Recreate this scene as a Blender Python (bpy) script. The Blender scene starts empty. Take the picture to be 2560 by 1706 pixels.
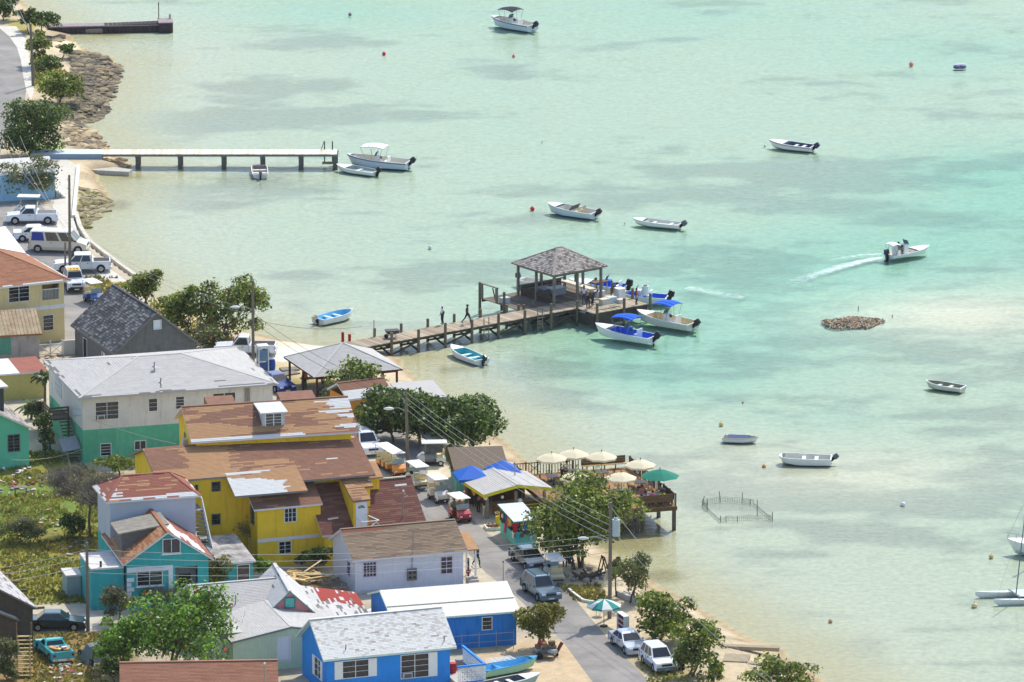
import bpy, math, random
import numpy as np
from mathutils import Vector, Matrix
R = math.radians
random.seed(7)
scene = bpy.context.scene
COL = scene.collection

# ------------------------------------------------------------------ camera, sky, sun, exposure
F_PX, PITCH, CAM_D = 18000.0, R(14.0), 643.0
CAM_H = CAM_D*math.sin(PITCH)
CAM_LOC = Vector((0, -CAM_D*math.cos(PITCH), CAM_H))
cam_data = bpy.data.cameras.new('camera')
cam_data.sensor_width = 36; cam_data.lens = 36*F_PX/2560
cam_data.clip_start = 5; cam_data.clip_end = 9000
cam = bpy.data.objects.new('camera', cam_data); COL.objects.link(cam)
cam.location = CAM_LOC; cam.rotation_euler = (math.pi/2-PITCH, 0, 0)
scene.camera = cam

SUN_EL, SUN_AZ = R(54), R(30)            # the sun stands behind the scene, to the right (azimuth from +y towards +x)
world = bpy.data.worlds.new('World'); scene.world = world; world.use_nodes = True
wn = world.node_tree.nodes; wl = world.node_tree.links
sky = wn.new('ShaderNodeTexSky'); sky.sky_type = 'NISHITA'; sky.sun_disc = False
sky.sun_elevation = SUN_EL; sky.sun_rotation = SUN_AZ; sky.dust_density = 1.2; sky.air_density = 1.0
bg = wn['Background']; bg.inputs['Strength'].default_value = 0.15
wl.new(sky.outputs[0], bg.inputs[0])
sun_data = bpy.data.lights.new('sun', 'SUN'); sun_data.energy = 2.5; sun_data.angle = R(0.55); sun_data.color = (1, .95, .86)
sun = bpy.data.objects.new('sun', sun_data); COL.objects.link(sun)
sd = Vector((math.sin(SUN_AZ)*math.cos(SUN_EL), math.cos(SUN_AZ)*math.cos(SUN_EL), math.sin(SUN_EL)))
sun.rotation_euler = (-sd).to_track_quat('-Z', 'Y').to_euler(); sun.location = (60, 90, 120)
vs = scene.view_settings
vs.view_transform = 'Standard'; vs.look = 'None'; vs.gamma = 1; vs.exposure = 0.7; vs.use_curve_mapping = False
cy = scene.cycles
cy.max_bounces = 6; cy.diffuse_bounces = 3; cy.glossy_bounces = 2; cy.transmission_bounces = 2
cy.transparent_max_bounces = 6; cy.caustics_reflective = False; cy.caustics_refractive = False
cy.use_denoising = True

# ------------------------------------------------------------------ from a photo pixel (2560 x 1706) to the place
def ray(px, py):
    xc, yc = (px-1280)/F_PX, -(py-853)/F_PX
    c, s = math.cos(PITCH), math.sin(PITCH)
    return Vector((xc, c+yc*s, -s+yc*c))
def P(px, py, z=0.0):
    d = ray(px, py); t = (z-CAM_H)/d.z
    return CAM_LOC + d*t
def on_plane(px, py, p0, n):
    d = ray(px, py); t = (p0-CAM_LOC).dot(n)/d.dot(n)
    return CAM_LOC + d*t
def ppm(p):                                # photo pixels per metre at a place
    q = Vector(p)-CAM_LOC
    return F_PX/(q.y*math.cos(PITCH)-q.z*math.sin(PITCH))
GZ = 1.0                                   # level of the built-up land; the sea is at 0

# ------------------------------------------------------------------ materials
def lin(c):
    if max(c) > 1: c = [x/255 for x in c]
    return tuple(x/12.92 if x <= .04045 else ((x+.055)/1.055)**2.4 for x in c)
MATS = {}
def mat(name, rgb, rough=.7, var=.12, scale=3.0, bump=0.0, bscale=20, metal=0, spec=.3, rgb2=None, stretch=(1,1,1), trans=0, streak=None, island=0, coat=0):
    """principled material: colour varied by noise (object coordinates), optional second colour, wear streaks and relief"""
    if name in MATS: return MATS[name]
    m = bpy.data.materials.new(name); m.use_nodes = True; MATS[name] = m
    nt = m.node_tree; N = nt.nodes; L = nt.links; b = N['Principled BSDF']
    c = lin(rgb)
    b.inputs['Roughness'].default_value = rough; b.inputs['Metallic'].default_value = metal
    b.inputs['Specular IOR Level'].default_value = spec
    if coat: b.inputs['Coat Weight'].default_value = coat; b.inputs['Coat Roughness'].default_value = .08
    tc = N.new('ShaderNodeTexCoord'); mp = N.new('ShaderNodeMapping'); mp.inputs['Scale'].default_value = stretch
    L.new(tc.outputs['Object'], mp.inputs[0])
    nz = N.new('ShaderNodeTexNoise'); nz.inputs['Scale'].default_value = scale; nz.inputs['Detail'].default_value = 5; nz.inputs['Roughness'].default_value = .65
    L.new(mp.outputs[0], nz.inputs['Vector'])
    rp = N.new('ShaderNodeValToRGB'); rp.color_ramp.elements[0].position = .3; rp.color_ramp.elements[1].position = .72
    c2 = lin(rgb2) if rgb2 else tuple(min(1, x*(1+var)) for x in c)
    c1 = tuple(x*(1-var) for x in c)
    rp.color_ramp.elements[0].color = (*c1, 1); rp.color_ramp.elements[1].color = (*c2, 1)
    L.new(nz.outputs['Fac'], rp.inputs[0]); out = rp.outputs[0]
    if island:
        g = N.new('ShaderNodeNewGeometry'); hs = N.new('ShaderNodeHueSaturation'); ma = N.new('ShaderNodeMapRange')
        ma.inputs[3].default_value = 1-island; ma.inputs[4].default_value = 1+island
        L.new(g.outputs['Random Per Island'], ma.inputs[0]); L.new(ma.outputs[0], hs.inputs['Value']); L.new(out, hs.inputs['Color']); out = hs.outputs[0]
    if streak:
        m2 = N.new('ShaderNodeMapping'); m2.inputs['Scale'].default_value = (2.2, 2.2, .35); L.new(tc.outputs['Object'], m2.inputs[0])
        n2 = N.new('ShaderNodeTexNoise'); n2.inputs['Scale'].default_value = 1.6; n2.inputs['Detail'].default_value = 6; L.new(m2.outputs[0], n2.inputs['Vector'])
        r2 = N.new('ShaderNodeValToRGB'); r2.color_ramp.elements[0].position = .52; r2.color_ramp.elements[1].position = .75
        r2.color_ramp.elements[0].color = (0,0,0,1); r2.color_ramp.elements[1].color = (.55,.55,.55,1); L.new(n2.outputs['Fac'], r2.inputs[0])
        mx = N.new('ShaderNodeMix'); mx.data_type = 'RGBA'; L.new(r2.outputs[0], mx.inputs['Factor']); L.new(out, mx.inputs[6]); mx.inputs[7].default_value = (*lin(streak), 1)
        out = mx.outputs[2]
    L.new(out, b.inputs['Base Color'])
    if bump:
        n3 = N.new('ShaderNodeTexNoise'); n3.inputs['Scale'].default_value = bscale; n3.inputs['Detail'].default_value = 4; L.new(mp.outputs[0], n3.inputs['Vector'])
        bp = N.new('ShaderNodeBump'); bp.inputs['Strength'].default_value = bump; bp.inputs['Distance'].default_value = .05
        L.new(n3.outputs['Fac'], bp.inputs['Height']); L.new(bp.outputs[0], b.inputs['Normal'])
    if trans:
        tr = N.new('ShaderNodeBsdfTranslucent'); L.new(out, tr.inputs[0]); ms = N.new('ShaderNodeMixShader'); ms.inputs[0].default_value = trans
        L.new(b.outputs[0], ms.inputs[1]); L.new(tr.outputs[0], ms.inputs[2]); L.new(ms.outputs[0], N['Material Output'].inputs[0])
    return m
def siding(name, rgb, axis='Z', pitch=.18, depth=.6, var=.08, streak=None, rough=.75):
    """painted or weathered boards: relief of overlapping boards along one axis"""
    m = mat(name, rgb, rough, var, 2.5, streak=streak)
    N = m.node_tree.nodes; L = m.node_tree.links
    if 'boards' in N: return m
    tc = [n for n in N if n.type == 'TEX_COORD'][0]; sx = N.new('ShaderNodeSeparateXYZ'); sx.name = 'boards'; L.new(tc.outputs['Object'], sx.inputs[0])
    src = sx.outputs['Z']
    if axis == 'XY':
        ad = N.new('ShaderNodeMath'); ad.operation = 'ADD'; L.new(sx.outputs['X'], ad.inputs[0]); L.new(sx.outputs['Y'], ad.inputs[1]); src = ad.outputs[0]
    md = N.new('ShaderNodeMath'); md.operation = 'PINGPONG' if axis == 'XY' else 'FRACT'
    mu = N.new('ShaderNodeMath'); mu.operation = 'MULTIPLY'; mu.inputs[1].default_value = 1/pitch; L.new(src, mu.inputs[0]); L.new(mu.outputs[0], md.inputs[0])
    if axis == 'XY':
        md.inputs[1].default_value = .5; pw = N.new('ShaderNodeMath'); pw.operation = 'LESS_THAN'; pw.inputs[1].default_value = .06; L.new(md.outputs[0], pw.inputs[0]); h = pw.outputs[0]
    else: h = md.outputs[0]
    bp = N.new('ShaderNodeBump'); bp.invert = True; bp.inputs['Strength'].default_value = depth; bp.inputs['Distance'].default_value = .03
    L.new(h, bp.inputs['Height']); L.new(bp.outputs[0], N['Principled BSDF'].inputs['Normal'])
    return m
def glass(name='window_glass', rgb=(28, 34, 40)):
    return mat(name, rgb, .08, .5, 1.3, spec=.6)

white_paint = lambda: mat('white_paint', (228, 228, 224), .55, .05, 2, streak=(190, 188, 178))
wood_grey = lambda: mat('weathered_wood', (128, 120, 108), .85, .3, 2.5, .4, 12, stretch=(1, 5, 5))
wood_dark = lambda: mat('dark_wet_wood', (74, 68, 60), .85, .35, 3, .4, 14)
metal_grey = lambda: mat('galvanised_metal', (150, 152, 152), .45, .12, 6, metal=.7)
black = lambda: mat('black_plastic', (24, 24, 27), .42, .2, 4)
rubber = lambda: mat('tyre_rubber', (26, 26, 27), .85, .2, 6)
concrete = lambda: mat('concrete', (186, 180, 168), .9, .12, 1.5, .3, 14, streak=(140, 132, 118))

# ------------------------------------------------------------------ mesh building
class MB:
    def __init__(s): s.v = []; s.f = []; s.m = []
    def quad(s, pts, m=0):
        n = len(s.v); s.v += [tuple(p) for p in pts]; s.f.append(tuple(range(n, n+len(pts)))); s.m.append(m); return s
    def box(s, x0, y0, z0, x1, y1, z1, m=0, taper=0, M=None):
        n = len(s.v); t = taper
        p = [(x0,y0,z0),(x1,y0,z0),(x1,y1,z0),(x0,y1,z0),(x0+t,y0+t,z1),(x1-t,y0+t,z1),(x1-t,y1-t,z1),(x0+t,y1-t,z1)]
        if M is not None: p = [tuple(M @ Vector(q)) for q in p]
        s.v += p
        s.f += [tuple(n+i for i in q) for q in ((3,2,1,0),(4,5,6,7),(0,1,5,4),(1,2,6,5),(2,3,7,6),(3,0,4,7))]; s.m += [m]*6; return s
    def cbox(s, c, sz, m=0, rz=0, rx=0, ry=0, taper=0):
        M = Matrix.Translation(c) @ Matrix.Rotation(rz,4,'Z') @ Matrix.Rotation(ry,4,'Y') @ Matrix.Rotation(rx,4,'X')
        return s.box(-sz[0]/2,-sz[1]/2,-sz[2]/2,sz[0]/2,sz[1]/2,sz[2]/2,m,taper,M)
    def beam(s, a, b, w, h, m=0):
        a, b = Vector(a), Vector(b); d = b-a; L = d.length
        q = d.to_track_quat('X', 'Z'); M = Matrix.Translation(a) @ q.to_matrix().to_4x4()
        return s.box(0,-w/2,-h/2,L,w/2,h/2,m,0,M)
    def cyl(s, a, b, r0, r1=None, n=8, m=0, caps=True):
        r1 = r0 if r1 is None else r1
        a, b = Vector(a), Vector(b); d = (b-a)
        q = d.to_track_quat('Z', 'Y') if d.length > 1e-6 else Vector((0,0,1)).to_track_quat('Z','Y')
        k = len(s.v); ux, uy = q @ Vector((1,0,0)), q @ Vector((0,1,0))
        for c, r in ((a,r0),(b,r1)):
            for i in range(n):
                t = 2*math.pi*i/n; s.v.append(tuple(c+ux*(r*math.cos(t))+uy*(r*math.sin(t))))
        for i in range(n):
            j = (i+1)%n; s.f.append((k+i,k+j,k+n+j,k+n+i)); s.m.append(m)
        if caps:
            s.f.append(tuple(k+i for i in reversed(range(n)))); s.m.append(m); s.f.append(tuple(k+n+i for i in range(n))); s.m.append(m)
        return s
    def tube(s, pts, r, n=5, m=0):
        pts = [Vector(p) for p in pts]; rr = r if isinstance(r,(list,tuple)) else [r]*len(pts); k = len(s.v)
        for i, p in enumerate(pts):
            d = (pts[min(i+1,len(pts)-1)]-pts[max(i-1,0)]).normalized()
            q = d.to_track_quat('Z','Y'); ux, uy = q @ Vector((1,0,0)), q @ Vector((0,1,0))
            for j in range(n):
                t = 2*math.pi*j/n; s.v.append(tuple(p+ux*(rr[i]*math.cos(t))+uy*(rr[i]*math.sin(t))))
        for i in range(len(pts)-1):
            for j in range(n):
                jj = (j+1)%n; s.f.append((k+i*n+j,k+i*n+jj,k+(i+1)*n+jj,k+(i+1)*n+j)); s.m.append(m)
        return s
    def prism(s, poly, a, b, axis='y', m=0):
        """poly of (p,q) extruded along an axis from a to b"""
        def pt(p, q, t): return {'y':(p,t,q),'x':(t,p,q),'z':(p,q,t)}[axis]
        n = len(poly); k = len(s.v)
        s.v += [pt(p,q,a) for p,q in poly]+[pt(p,q,b) for p,q in poly]
        s.f.append(tuple(range(k,k+n))); s.m.append(m); s.f.append(tuple(reversed(range(k+n,k+2*n)))); s.m.append(m)
        for i in range(n):
            j = (i+1)%n; s.f.append((k+j,k+i,k+n+i,k+n+j)); s.m.append(m)
        return s
    def sphere(s, c, r, nu=8, nv=6, m=0, sc=(1,1,1)):
        k = len(s.v); c = Vector(c)
        for i in range(nv+1):
            ph = math.pi*i/nv
            for j in range(nu):
                t = 2*math.pi*j/nu; s.v.append((c.x+r*sc[0]*math.sin(ph)*math.cos(t), c.y+r*sc[1]*math.sin(ph)*math.sin(t), c.z+r*sc[2]*math.cos(ph)))
        for i in range(nv):
            for j in range(nu):
                jj = (j+1)%nu; s.f.append((k+i*nu+j,k+(i+1)*nu+j,k+(i+1)*nu+jj,k+i*nu+jj)); s.m.append(m)
        return s
    def mesh(s, name, mats, smooth=False):
        me = bpy.data.meshes.new(name); me.from_pydata(s.v, [], s.f)
        for x in mats: me.materials.append(x)
        if len(mats) > 1: me.polygons.foreach_set('material_index', s.m)
        if smooth: me.polygons.foreach_set('use_smooth', [True]*len(me.polygons))
        me.update(); return me
    def build(s, name, mats, parent=None, smooth=False, bevel=0, kind=None, label=None):
        if not isinstance(mats, (list, tuple)): mats = [mats]
        return obj(name, s.mesh(name, mats, smooth), parent, bevel, kind, label)
def obj(name, me, parent=None, bevel=0, kind=None, label=None):
    o = bpy.data.objects.new(name, me); COL.objects.link(o)
    if parent is not None: o.parent = parent
    if bevel:
        b = o.modifiers.new('bevel','BEVEL'); b.width = bevel; b.segments = 2; b.limit_method = 'ANGLE'; b.angle_limit = R(35)
    if kind: o['kind'] = kind
    if label: o['label'] = label
    return o
def tag(o, label, cat, group=None):
    o['label'] = label; o['category'] = cat
    if group: o['group'] = group
    return o
def thing(name, label, cat, loc, rz=0, group=None):
    o = bpy.data.objects.new(name, None); o.empty_display_size = .3; COL.objects.link(o)
    o.location = loc; o.rotation_euler = (0,0,rz); return tag(o, label, cat, group)
def place(o, loc, rz=0): o.location = loc; o.rotation_euler = (0,0,rz); return o
def copy_tree(o, parent=None):
    c = o.copy(); COL.objects.link(c); c.parent = parent
    for ch in [x for x in bpy.data.objects if x.parent == o]: copy_tree(ch, c)
    return c
def inpoly(X, Y, poly):
    r = np.zeros(X.shape, bool); n = len(poly)
    for i in range(n):
        x1,y1 = poly[i]; x2,y2 = poly[(i+1)%n]
        if y1 == y2: continue
        c = ((y1 > Y) != (y2 > Y)) & (X < (x2-x1)*(Y-y1)/(y2-y1)+x1); r ^= c
    return r
def segdist(X, Y, pts):
    """distance to a polyline and the index of the nearest segment"""
    best = np.full(X.shape, 1e9); idx = np.zeros(X.shape, int)
    for i in range(len(pts)-1):
        ax,ay = pts[i]; bx,by = pts[i+1]; dx,dy = bx-ax,by-ay; l2 = dx*dx+dy*dy+1e-9
        t = np.clip(((X-ax)*dx+(Y-ay)*dy)/l2,0,1); d = np.hypot(X-ax-t*dx, Y-ay-t*dy)
        w = d < best; best[w] = d[w]; idx[w] = i
    return best, idx
def vnoise(X, Y, s, seed=0, octaves=4):
    """smooth value noise in -1..1"""
    rng = np.random.RandomState(seed); T = rng.rand(256,256); out = np.zeros(X.shape); a = 1; tot = 0
    for k in range(octaves):
        x = X/s*(2**k)+31.7*k+97; y = Y/s*(2**k)+17.3*k+61
        xi = np.floor(x).astype(int); yi = np.floor(y).astype(int); fx = x-xi; fy = y-yi
        fx = fx*fx*(3-2*fx); fy = fy*fy*(3-2*fy); g = lambda i,j: T[(xi+i)%256,(yi+j)%256]
        out += a*((g(0,0)*(1-fx)+g(1,0)*fx)*(1-fy)+(g(0,1)*(1-fx)+g(1,1)*fx)*fy); tot += a; a *= .5
    return out/tot*2-1
# ------------------------------------------------------------------ terrain: land, beach and sea bed in one sheet to the horizon
# water's edge in photo pixels (at sea level) with the width in metres over which the land rises from it
COAST = [(20,-40,6),(60,10,5),(120,55,4),(160,76,5),(176,90,6),(190,112,6),(222,126,3),(192,138,3),(275,140,3),(292,165,3),(280,205,3),(263,232,3),(266,262,3),
 (240,286,3),(196,300,4),(222,318,4),(250,340,4),(262,362,4),(300,392,3),(292,412,2),(322,428,1.5),(240,436,1.2),(246,456,5),(266,482,5),(262,505,4),(222,540,2),(197,566,.6),
 (206,596,.5),(224,626,.5),(258,654,.5),(316,697,.5),(352,722,.6),(400,750,3),(470,788,5),(560,815,6),(640,836,7),(700,850,7),(790,864,7),(880,872,6),(950,880,6),(996,896,6),
 (1012,924,6),(1052,958,6),(1105,992,6),(1180,1045,6),(1262,1106,5),(1318,1158,5),(1366,1222,5),(1412,1290,4),(1478,1352,4),(1556,1410,4),(1640,1462,5),(1752,1522,6),(1826,1570,6),(1880,1602,6),
 (1945,1616,5),(1975,1650,5),(2010,1672,5),(2070,1712,5),(2200,1790,5)]
coast = [P(a,b,0) for a,b,_ in COAST]; cpts = [(p.x,p.y) for p in coast]
land_poly = cpts + [(60,-400),(60,-3500),(-3500,-3500),(-3500,3500),(-160,3500),(-90,400)]
shore_line = [(-90,400)] + cpts + [(60,-400)]
shore_w = [6] + [w for _,_,w in COAST] + [5]
xs = np.concatenate([[-3400,-1500,-600,-250,-130],np.linspace(-80,74,309),[130,300,800,3400]])
ys = np.concatenate([[-3400,-900,-300],np.linspace(-140,195,560),[260,420,900,3400]])
X, Y = np.meshgrid(xs, ys)
inside = inpoly(X, Y, land_poly); dist, si = segdist(X, Y, shore_line)
dist = dist + .35*vnoise(X,Y,5,3)*(np.array(shore_w)[si] > 2)
W_ = np.array(shore_w)[si]
def ss(a, b, x): t = np.clip((x-a)/(b-a),0,1); return t*t*(3-2*t)
# photo pixel of every grid point, to lay out patches of sea bed and ground where the photograph shows them
def to_px(X, Y, z):
    qx, qy, qz = X-CAM_LOC.x, Y-CAM_LOC.y, z-CAM_LOC.z
    c, s = math.cos(PITCH), math.sin(PITCH); d = np.maximum(qy*c-qz*s, 1); u = qy*s+qz*c
    return 1280+F_PX*qx/d, 853-F_PX*u/d
def blob(X, Y, lst, z):
    out = np.zeros(X.shape)
    for (a,b,ra,rb,k) in lst:
        p = P(a,b,z); q = ppm(p); rx = ra/q; ry = rb/q/.245
        out = np.maximum(out, k*np.exp(-(((X-p.x)/rx)**2+((Y-p.y)/ry)**2)))
    return out
deep_line = [P(a,b,0) for a,b in ((3300,380),(2700,470),(2350,600),(2100,670),(1880,735),(1740,800),(1640,860),(1520,880))]
dl, _ = segdist(X, Y, [(p.x,p.y) for p in deep_line])
n1 = vnoise(X,Y,30,11,5); n2 = vnoise(X,Y,9,5,5); n3 = vnoise(X*.6,Y,3.2,8,4); n4 = vnoise(X,Y,70,21,3)
depth = .03 + .30*(1-np.exp(-dist/22)) + .10*n4*ss(6,30,dist) + .55*np.exp(-(dl/17)**2)*ss(2,22,dist)
depth += blob(X,Y,[(850,30,300,50,.22),(1750,40,500,60,.16),(2400,120,350,80,.2),(2450,420,260,70,.25),(1500,620,300,45,.14),(1180,880,0,0,0),(1650,960,240,60,.2),(2050,1040,250,50,.14)][0:5]+[(1650,960,240,60,.2),(2050,1040,250,50,.14)],0)*ss(4,20,dist)
depth -= blob(X,Y,[(2330,780,380,70,.38),(2150,1180,420,70,.16),(2130,803,110,30,.2),(1950,1120,200,40,.1)],0)
depth = .42*(np.maximum(depth, .05)+.02*n2)
zl = np.minimum(1, np.maximum(dist,0)/W_); Z = np.where(inside, GZ*zl**.8 + .03*n3*(W_>2)*(zl<1), -depth)
px, py = to_px(X, Y, np.where(inside,GZ,0))
# sea bed colours: pale sand, grey-green seagrass, brownish algae close to the shore with painted-in deck shade
weed = blob(X,Y,[(950,110,300,36,.8),(760,215,300,50,1),(900,290,380,36,1.1),(1250,170,260,40,.7),(1500,110,280,60,.75),(1750,190,420,70,.7),(2150,250,420,70,.5),(1300,270,260,36,.5),
 (1820,440,330,55,1.05),(1580,480,260,40,.9),(2020,520,230,28,.8),(1260,560,300,30,.6),(1150,700,240,36,.9),(720,690,200,34,.6),(1020,600,160,30,.45),(400,300,120,60,.4),(560,450,260,30,.5),
 (2060,905,290,24,.9),(2420,930,260,48,1.1),(2460,1080,160,46,.9),(1930,990,230,24,.75),(1340,1010,240,50,.55),(1480,1090,200,40,.5),(1780,1240,150,50,.75),(1860,1400,270,50,.6),(2300,1330,330,44,.55),
 (2200,1640,330,30,.6),(1700,1430,130,40,.6),(2480,1560,200,30,.4),(2090,1530,260,24,.45),(2500,260,250,60,.5)],0)
nw = vnoise(X*.5,Y,15,41,3); nv = vnoise(X*.5,Y,5,43,3); nq = vnoise(X*.7,Y,1.9,44,3)
weed = ss(.33,.80, .44+.55*(weed-.32) + .62*nw + .55*nv + .42*nq + .22*n1)*ss(1.5,12,dist)
algae_shade = blob(X,Y,[(1570,1340,130,50,1.1),(1660,1440,90,20,.8),(1700,1500,90,20,.7),(1130,930,70,26,.8),(1050,890,70,16,.7),(640,845,160,10,.5),(330,440,70,14,.8),(300,510,40,26,.9),(560,840,60,12,.5),(1420,760,170,26,.6),(860,860,140,12,.5),(270,85,80,8,.8)],0)  # some blobs paint in shade and reflection, as beside the restaurant deck
bank = blob(X,Y,[(2330,775,380,58,1),(2130,803,170,34,1),(2100,1190,380,60,.5)],0); weed = weed*(1-.7*bank)
algae_shade = ss(.35,.85,algae_shade*(1+.4*n3)+.25*n2)*.75
def mixc(a, b, t): return a*(1-t[...,None])+np.array(lin(b))*t[...,None]
C = np.zeros(X.shape+(3,)); C[:] = lin((184,185,158))
C = mixc(C, (174,166,122), ss(10,1,dist)*.85)
C = mixc(C, (222,214,184), np.clip(bank,0,1)*.7); C = mixc(C, (140,142,124), weed*.66); C = mixc(C, (136,126,78), algae_shade)
# land colours
sand = np.zeros(C.shape); sand[:] = lin((200,182,150)); sand = mixc(sand, (180,162,130), ss(-.1,.6,n2+.4*n3)); sand = mixc(sand, (150,126,92), ss(1.5,.2,dist)*.8)
sand = mixc(sand, (120,98,66), ss(.1,.5,n3)*ss(2.6,1.6,dist)*ss(.8,1.4,dist)*.8)
land = sand.copy()
def patch(poly, rgb, k=1.0, soft=.5, rgb2=None):
    global land
    w = [P(a,b,GZ) for a,b in poly]; w = [(p.x,p.y) for p in w]
    ins = inpoly(X,Y,w); d, _ = segdist(X,Y,w+[w[0]]); d = np.where(ins,d,-d)+.7*n3
    t = ss(-soft,soft,d)*k; land = mixc(land, rgb, t)
    if rgb2: land = mixc(land, rgb2, t*ss(.0,.5,n2+.5*n3))
patch([(-900,380),(150,400),(190,560),(420,755),(640,860),(800,960),(1000,1000),(1100,1080),(1330,1330),(1600,1760),(900,2300),(-900,2300)], (186,176,156), .85, 1.5, (168,154,128))
patch([(-300,1130),(150,1130),(240,1180),(330,1330),(250,1400),(235,1500),(130,1510),(-300,1520)], (118,126,54), 1, .8, (156,136,64))
patch([(-300,1215),(140,1215),(230,1290),(60,1340),(-300,1320)], (100,124,50), .8, 1.5, (136,138,76))
patch([(60,1380),(215,1400),(235,1500),(40,1500)], (146,142,62), .85, .8, (116,130,52))
patch([(60,1580),(330,1580),(330,1800),(-100,1800)], (140,116,72), 1, 1, (104,104,48))
patch([(215,1560),(290,1600),(300,1800),(200,1800)], (176,146,104), .7, 1.2)
patch([(75,140),(120,140),(150,170),(195,200),(150,250),(85,225)], (150,140,66), .95, .4, (126,128,54))
patch([(20,48),(95,56),(70,85),(15,66)], (160,150,84), .95, .4)
patch([(90,358),(160,362),(160,380),(85,378)], (120,150,60), .8, .4)
patch([(185,690),(290,695),(335,712),(255,735),(200,715)], (170,152,92), .9, .5, (150,138,80))
patch([(400,745),(500,790),(560,835),(470,850),(330,770)], (170,156,104), .8, .8)
patch([(650,880),(830,880),(820,960),(690,970)], (196,176,128), .8, 1, (150,138,80))
patch([(1395,1465),(1500,1462),(1520,1500),(1440,1505)], (172,152,98), .9, .6)
patch([(1590,1580),(1800,1580),(1800,1800),(1640,1800)], (176,164,136), .8, 1, (128,122,70))
patch([(1290,1590),(1420,1610),(1490,1706),(1500,1800),(1180,1800),(1200,1620)], (206,182,146), .95, .8, (192,170,136))
patch([(1040,1165),(1110,1160),(1125,1195),(1075,1215),(1030,1195)], (226,206,172), .95, .5)
patch([(690,830),(880,850),(960,880),(930,935),(1010,990),(900,970),(700,900)], (214,204,182), .8, 1)
patch([(130,85),(190,85),(215,120),(140,118)], (236,214,172), .9, .5)
rock = [(170,132),(275,138),(298,165),(285,205),(268,225),(270,262),(245,287),(195,300),(150,300),(140,250),(175,190)]
patch(rock, (116,106,94), 1, .6, (92,84,76)); patch([(160,305),(225,315),(255,338),(268,372),(180,378),(150,340)], (146,130,104), .95, .6, (120,104,82))
patch([(196,470),(240,466),(275,488),(250,525),(210,555),(190,545)], (146,134,108), .95, .5, (116,110,66))
wet = inside & (dist < 60)
C = np.where(inside[...,None], land, C)
rk = [(P(a,b,GZ).x,P(a,b,GZ).y) for a,b in rock]; rin = inpoly(X,Y,rk) & inside
Z = np.where(rin, np.minimum(Z,.75)+.22*np.abs(vnoise(X,Y,2.4,31,3))+.1*n3, Z)
ny, nx = X.shape
me = bpy.data.meshes.new('terrain')
V = np.stack([X,Y,Z],-1).reshape(-1,3); I = np.arange(nx*ny).reshape(ny,nx)
Fq = np.stack([I[:-1,:-1],I[:-1,1:],I[1:,1:],I[1:,:-1]],-1).reshape(-1,4)
me.from_pydata(V.tolist(), [], Fq.tolist())
ca = me.color_attributes.new('ground_colour','FLOAT_COLOR','POINT')
ca.data.foreach_set('color', np.concatenate([C.reshape(-1,3),np.ones((nx*ny,1))],1).astype(np.float32).ravel())
me.polygons.foreach_set('use_smooth',[True]*len(me.polygons))
gm = bpy.data.materials.new('ground_and_sea_bed'); gm.use_nodes = True; N = gm.node_tree.nodes; L = gm.node_tree.links; b = N['Principled BSDF']
at = N.new('ShaderNodeAttribute'); at.attribute_name = 'ground_colour'; tc = N.new('ShaderNodeTexCoord')
nz = N.new('ShaderNodeTexNoise'); nz.inputs['Scale'].default_value = 1.7; nz.inputs['Detail'].default_value = 8; nz.inputs['Roughness'].default_value = .72; L.new(tc.outputs['Object'], nz.inputs['Vector'])
mr = N.new('ShaderNodeMapRange'); mr.inputs[1].default_value = .3; mr.inputs[2].default_value = .7; mr.inputs[3].default_value = .78; mr.inputs[4].default_value = 1.16; L.new(nz.outputs['Fac'], mr.inputs[0])
mu = N.new('ShaderNodeMix'); mu.data_type = 'RGBA'; mu.blend_type = 'MULTIPLY'; mu.inputs['Factor'].default_value = 1; L.new(at.outputs['Color'], mu.inputs[6]); L.new(mr.outputs[0], mu.inputs[7]); L.new(mu.outputs[2], b.inputs['Base Color'])
bp = N.new('ShaderNodeBump'); bp.inputs['Strength'].default_value = .35; bp.inputs['Distance'].default_value = .08; n9 = N.new('ShaderNodeTexNoise'); n9.inputs['Scale'].default_value = 6; n9.inputs['Detail'].default_value = 6
L.new(tc.outputs['Object'], n9.inputs['Vector']); L.new(n9.outputs['Fac'], bp.inputs['Height']); L.new(bp.outputs[0], b.inputs['Normal'])
b.inputs['Roughness'].default_value = .92; b.inputs['Specular IOR Level'].default_value = .15
me.materials.append(gm); terrain = obj('ground', me, kind='structure')
def ground_z(p):
    i = np.clip(np.searchsorted(ys,p.y),1,ny-1); j = np.clip(np.searchsorted(xs,p.x),1,nx-1); return float(Z[i,j])
def G(px_, py_):
    """the point of the land seen at a photo pixel"""
    p = P(px_,py_,GZ); z = ground_z(p)
    for _ in range(3): p = P(px_,py_,max(z,-.4)); z = ground_z(p)
    p.z = z; return p

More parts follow.
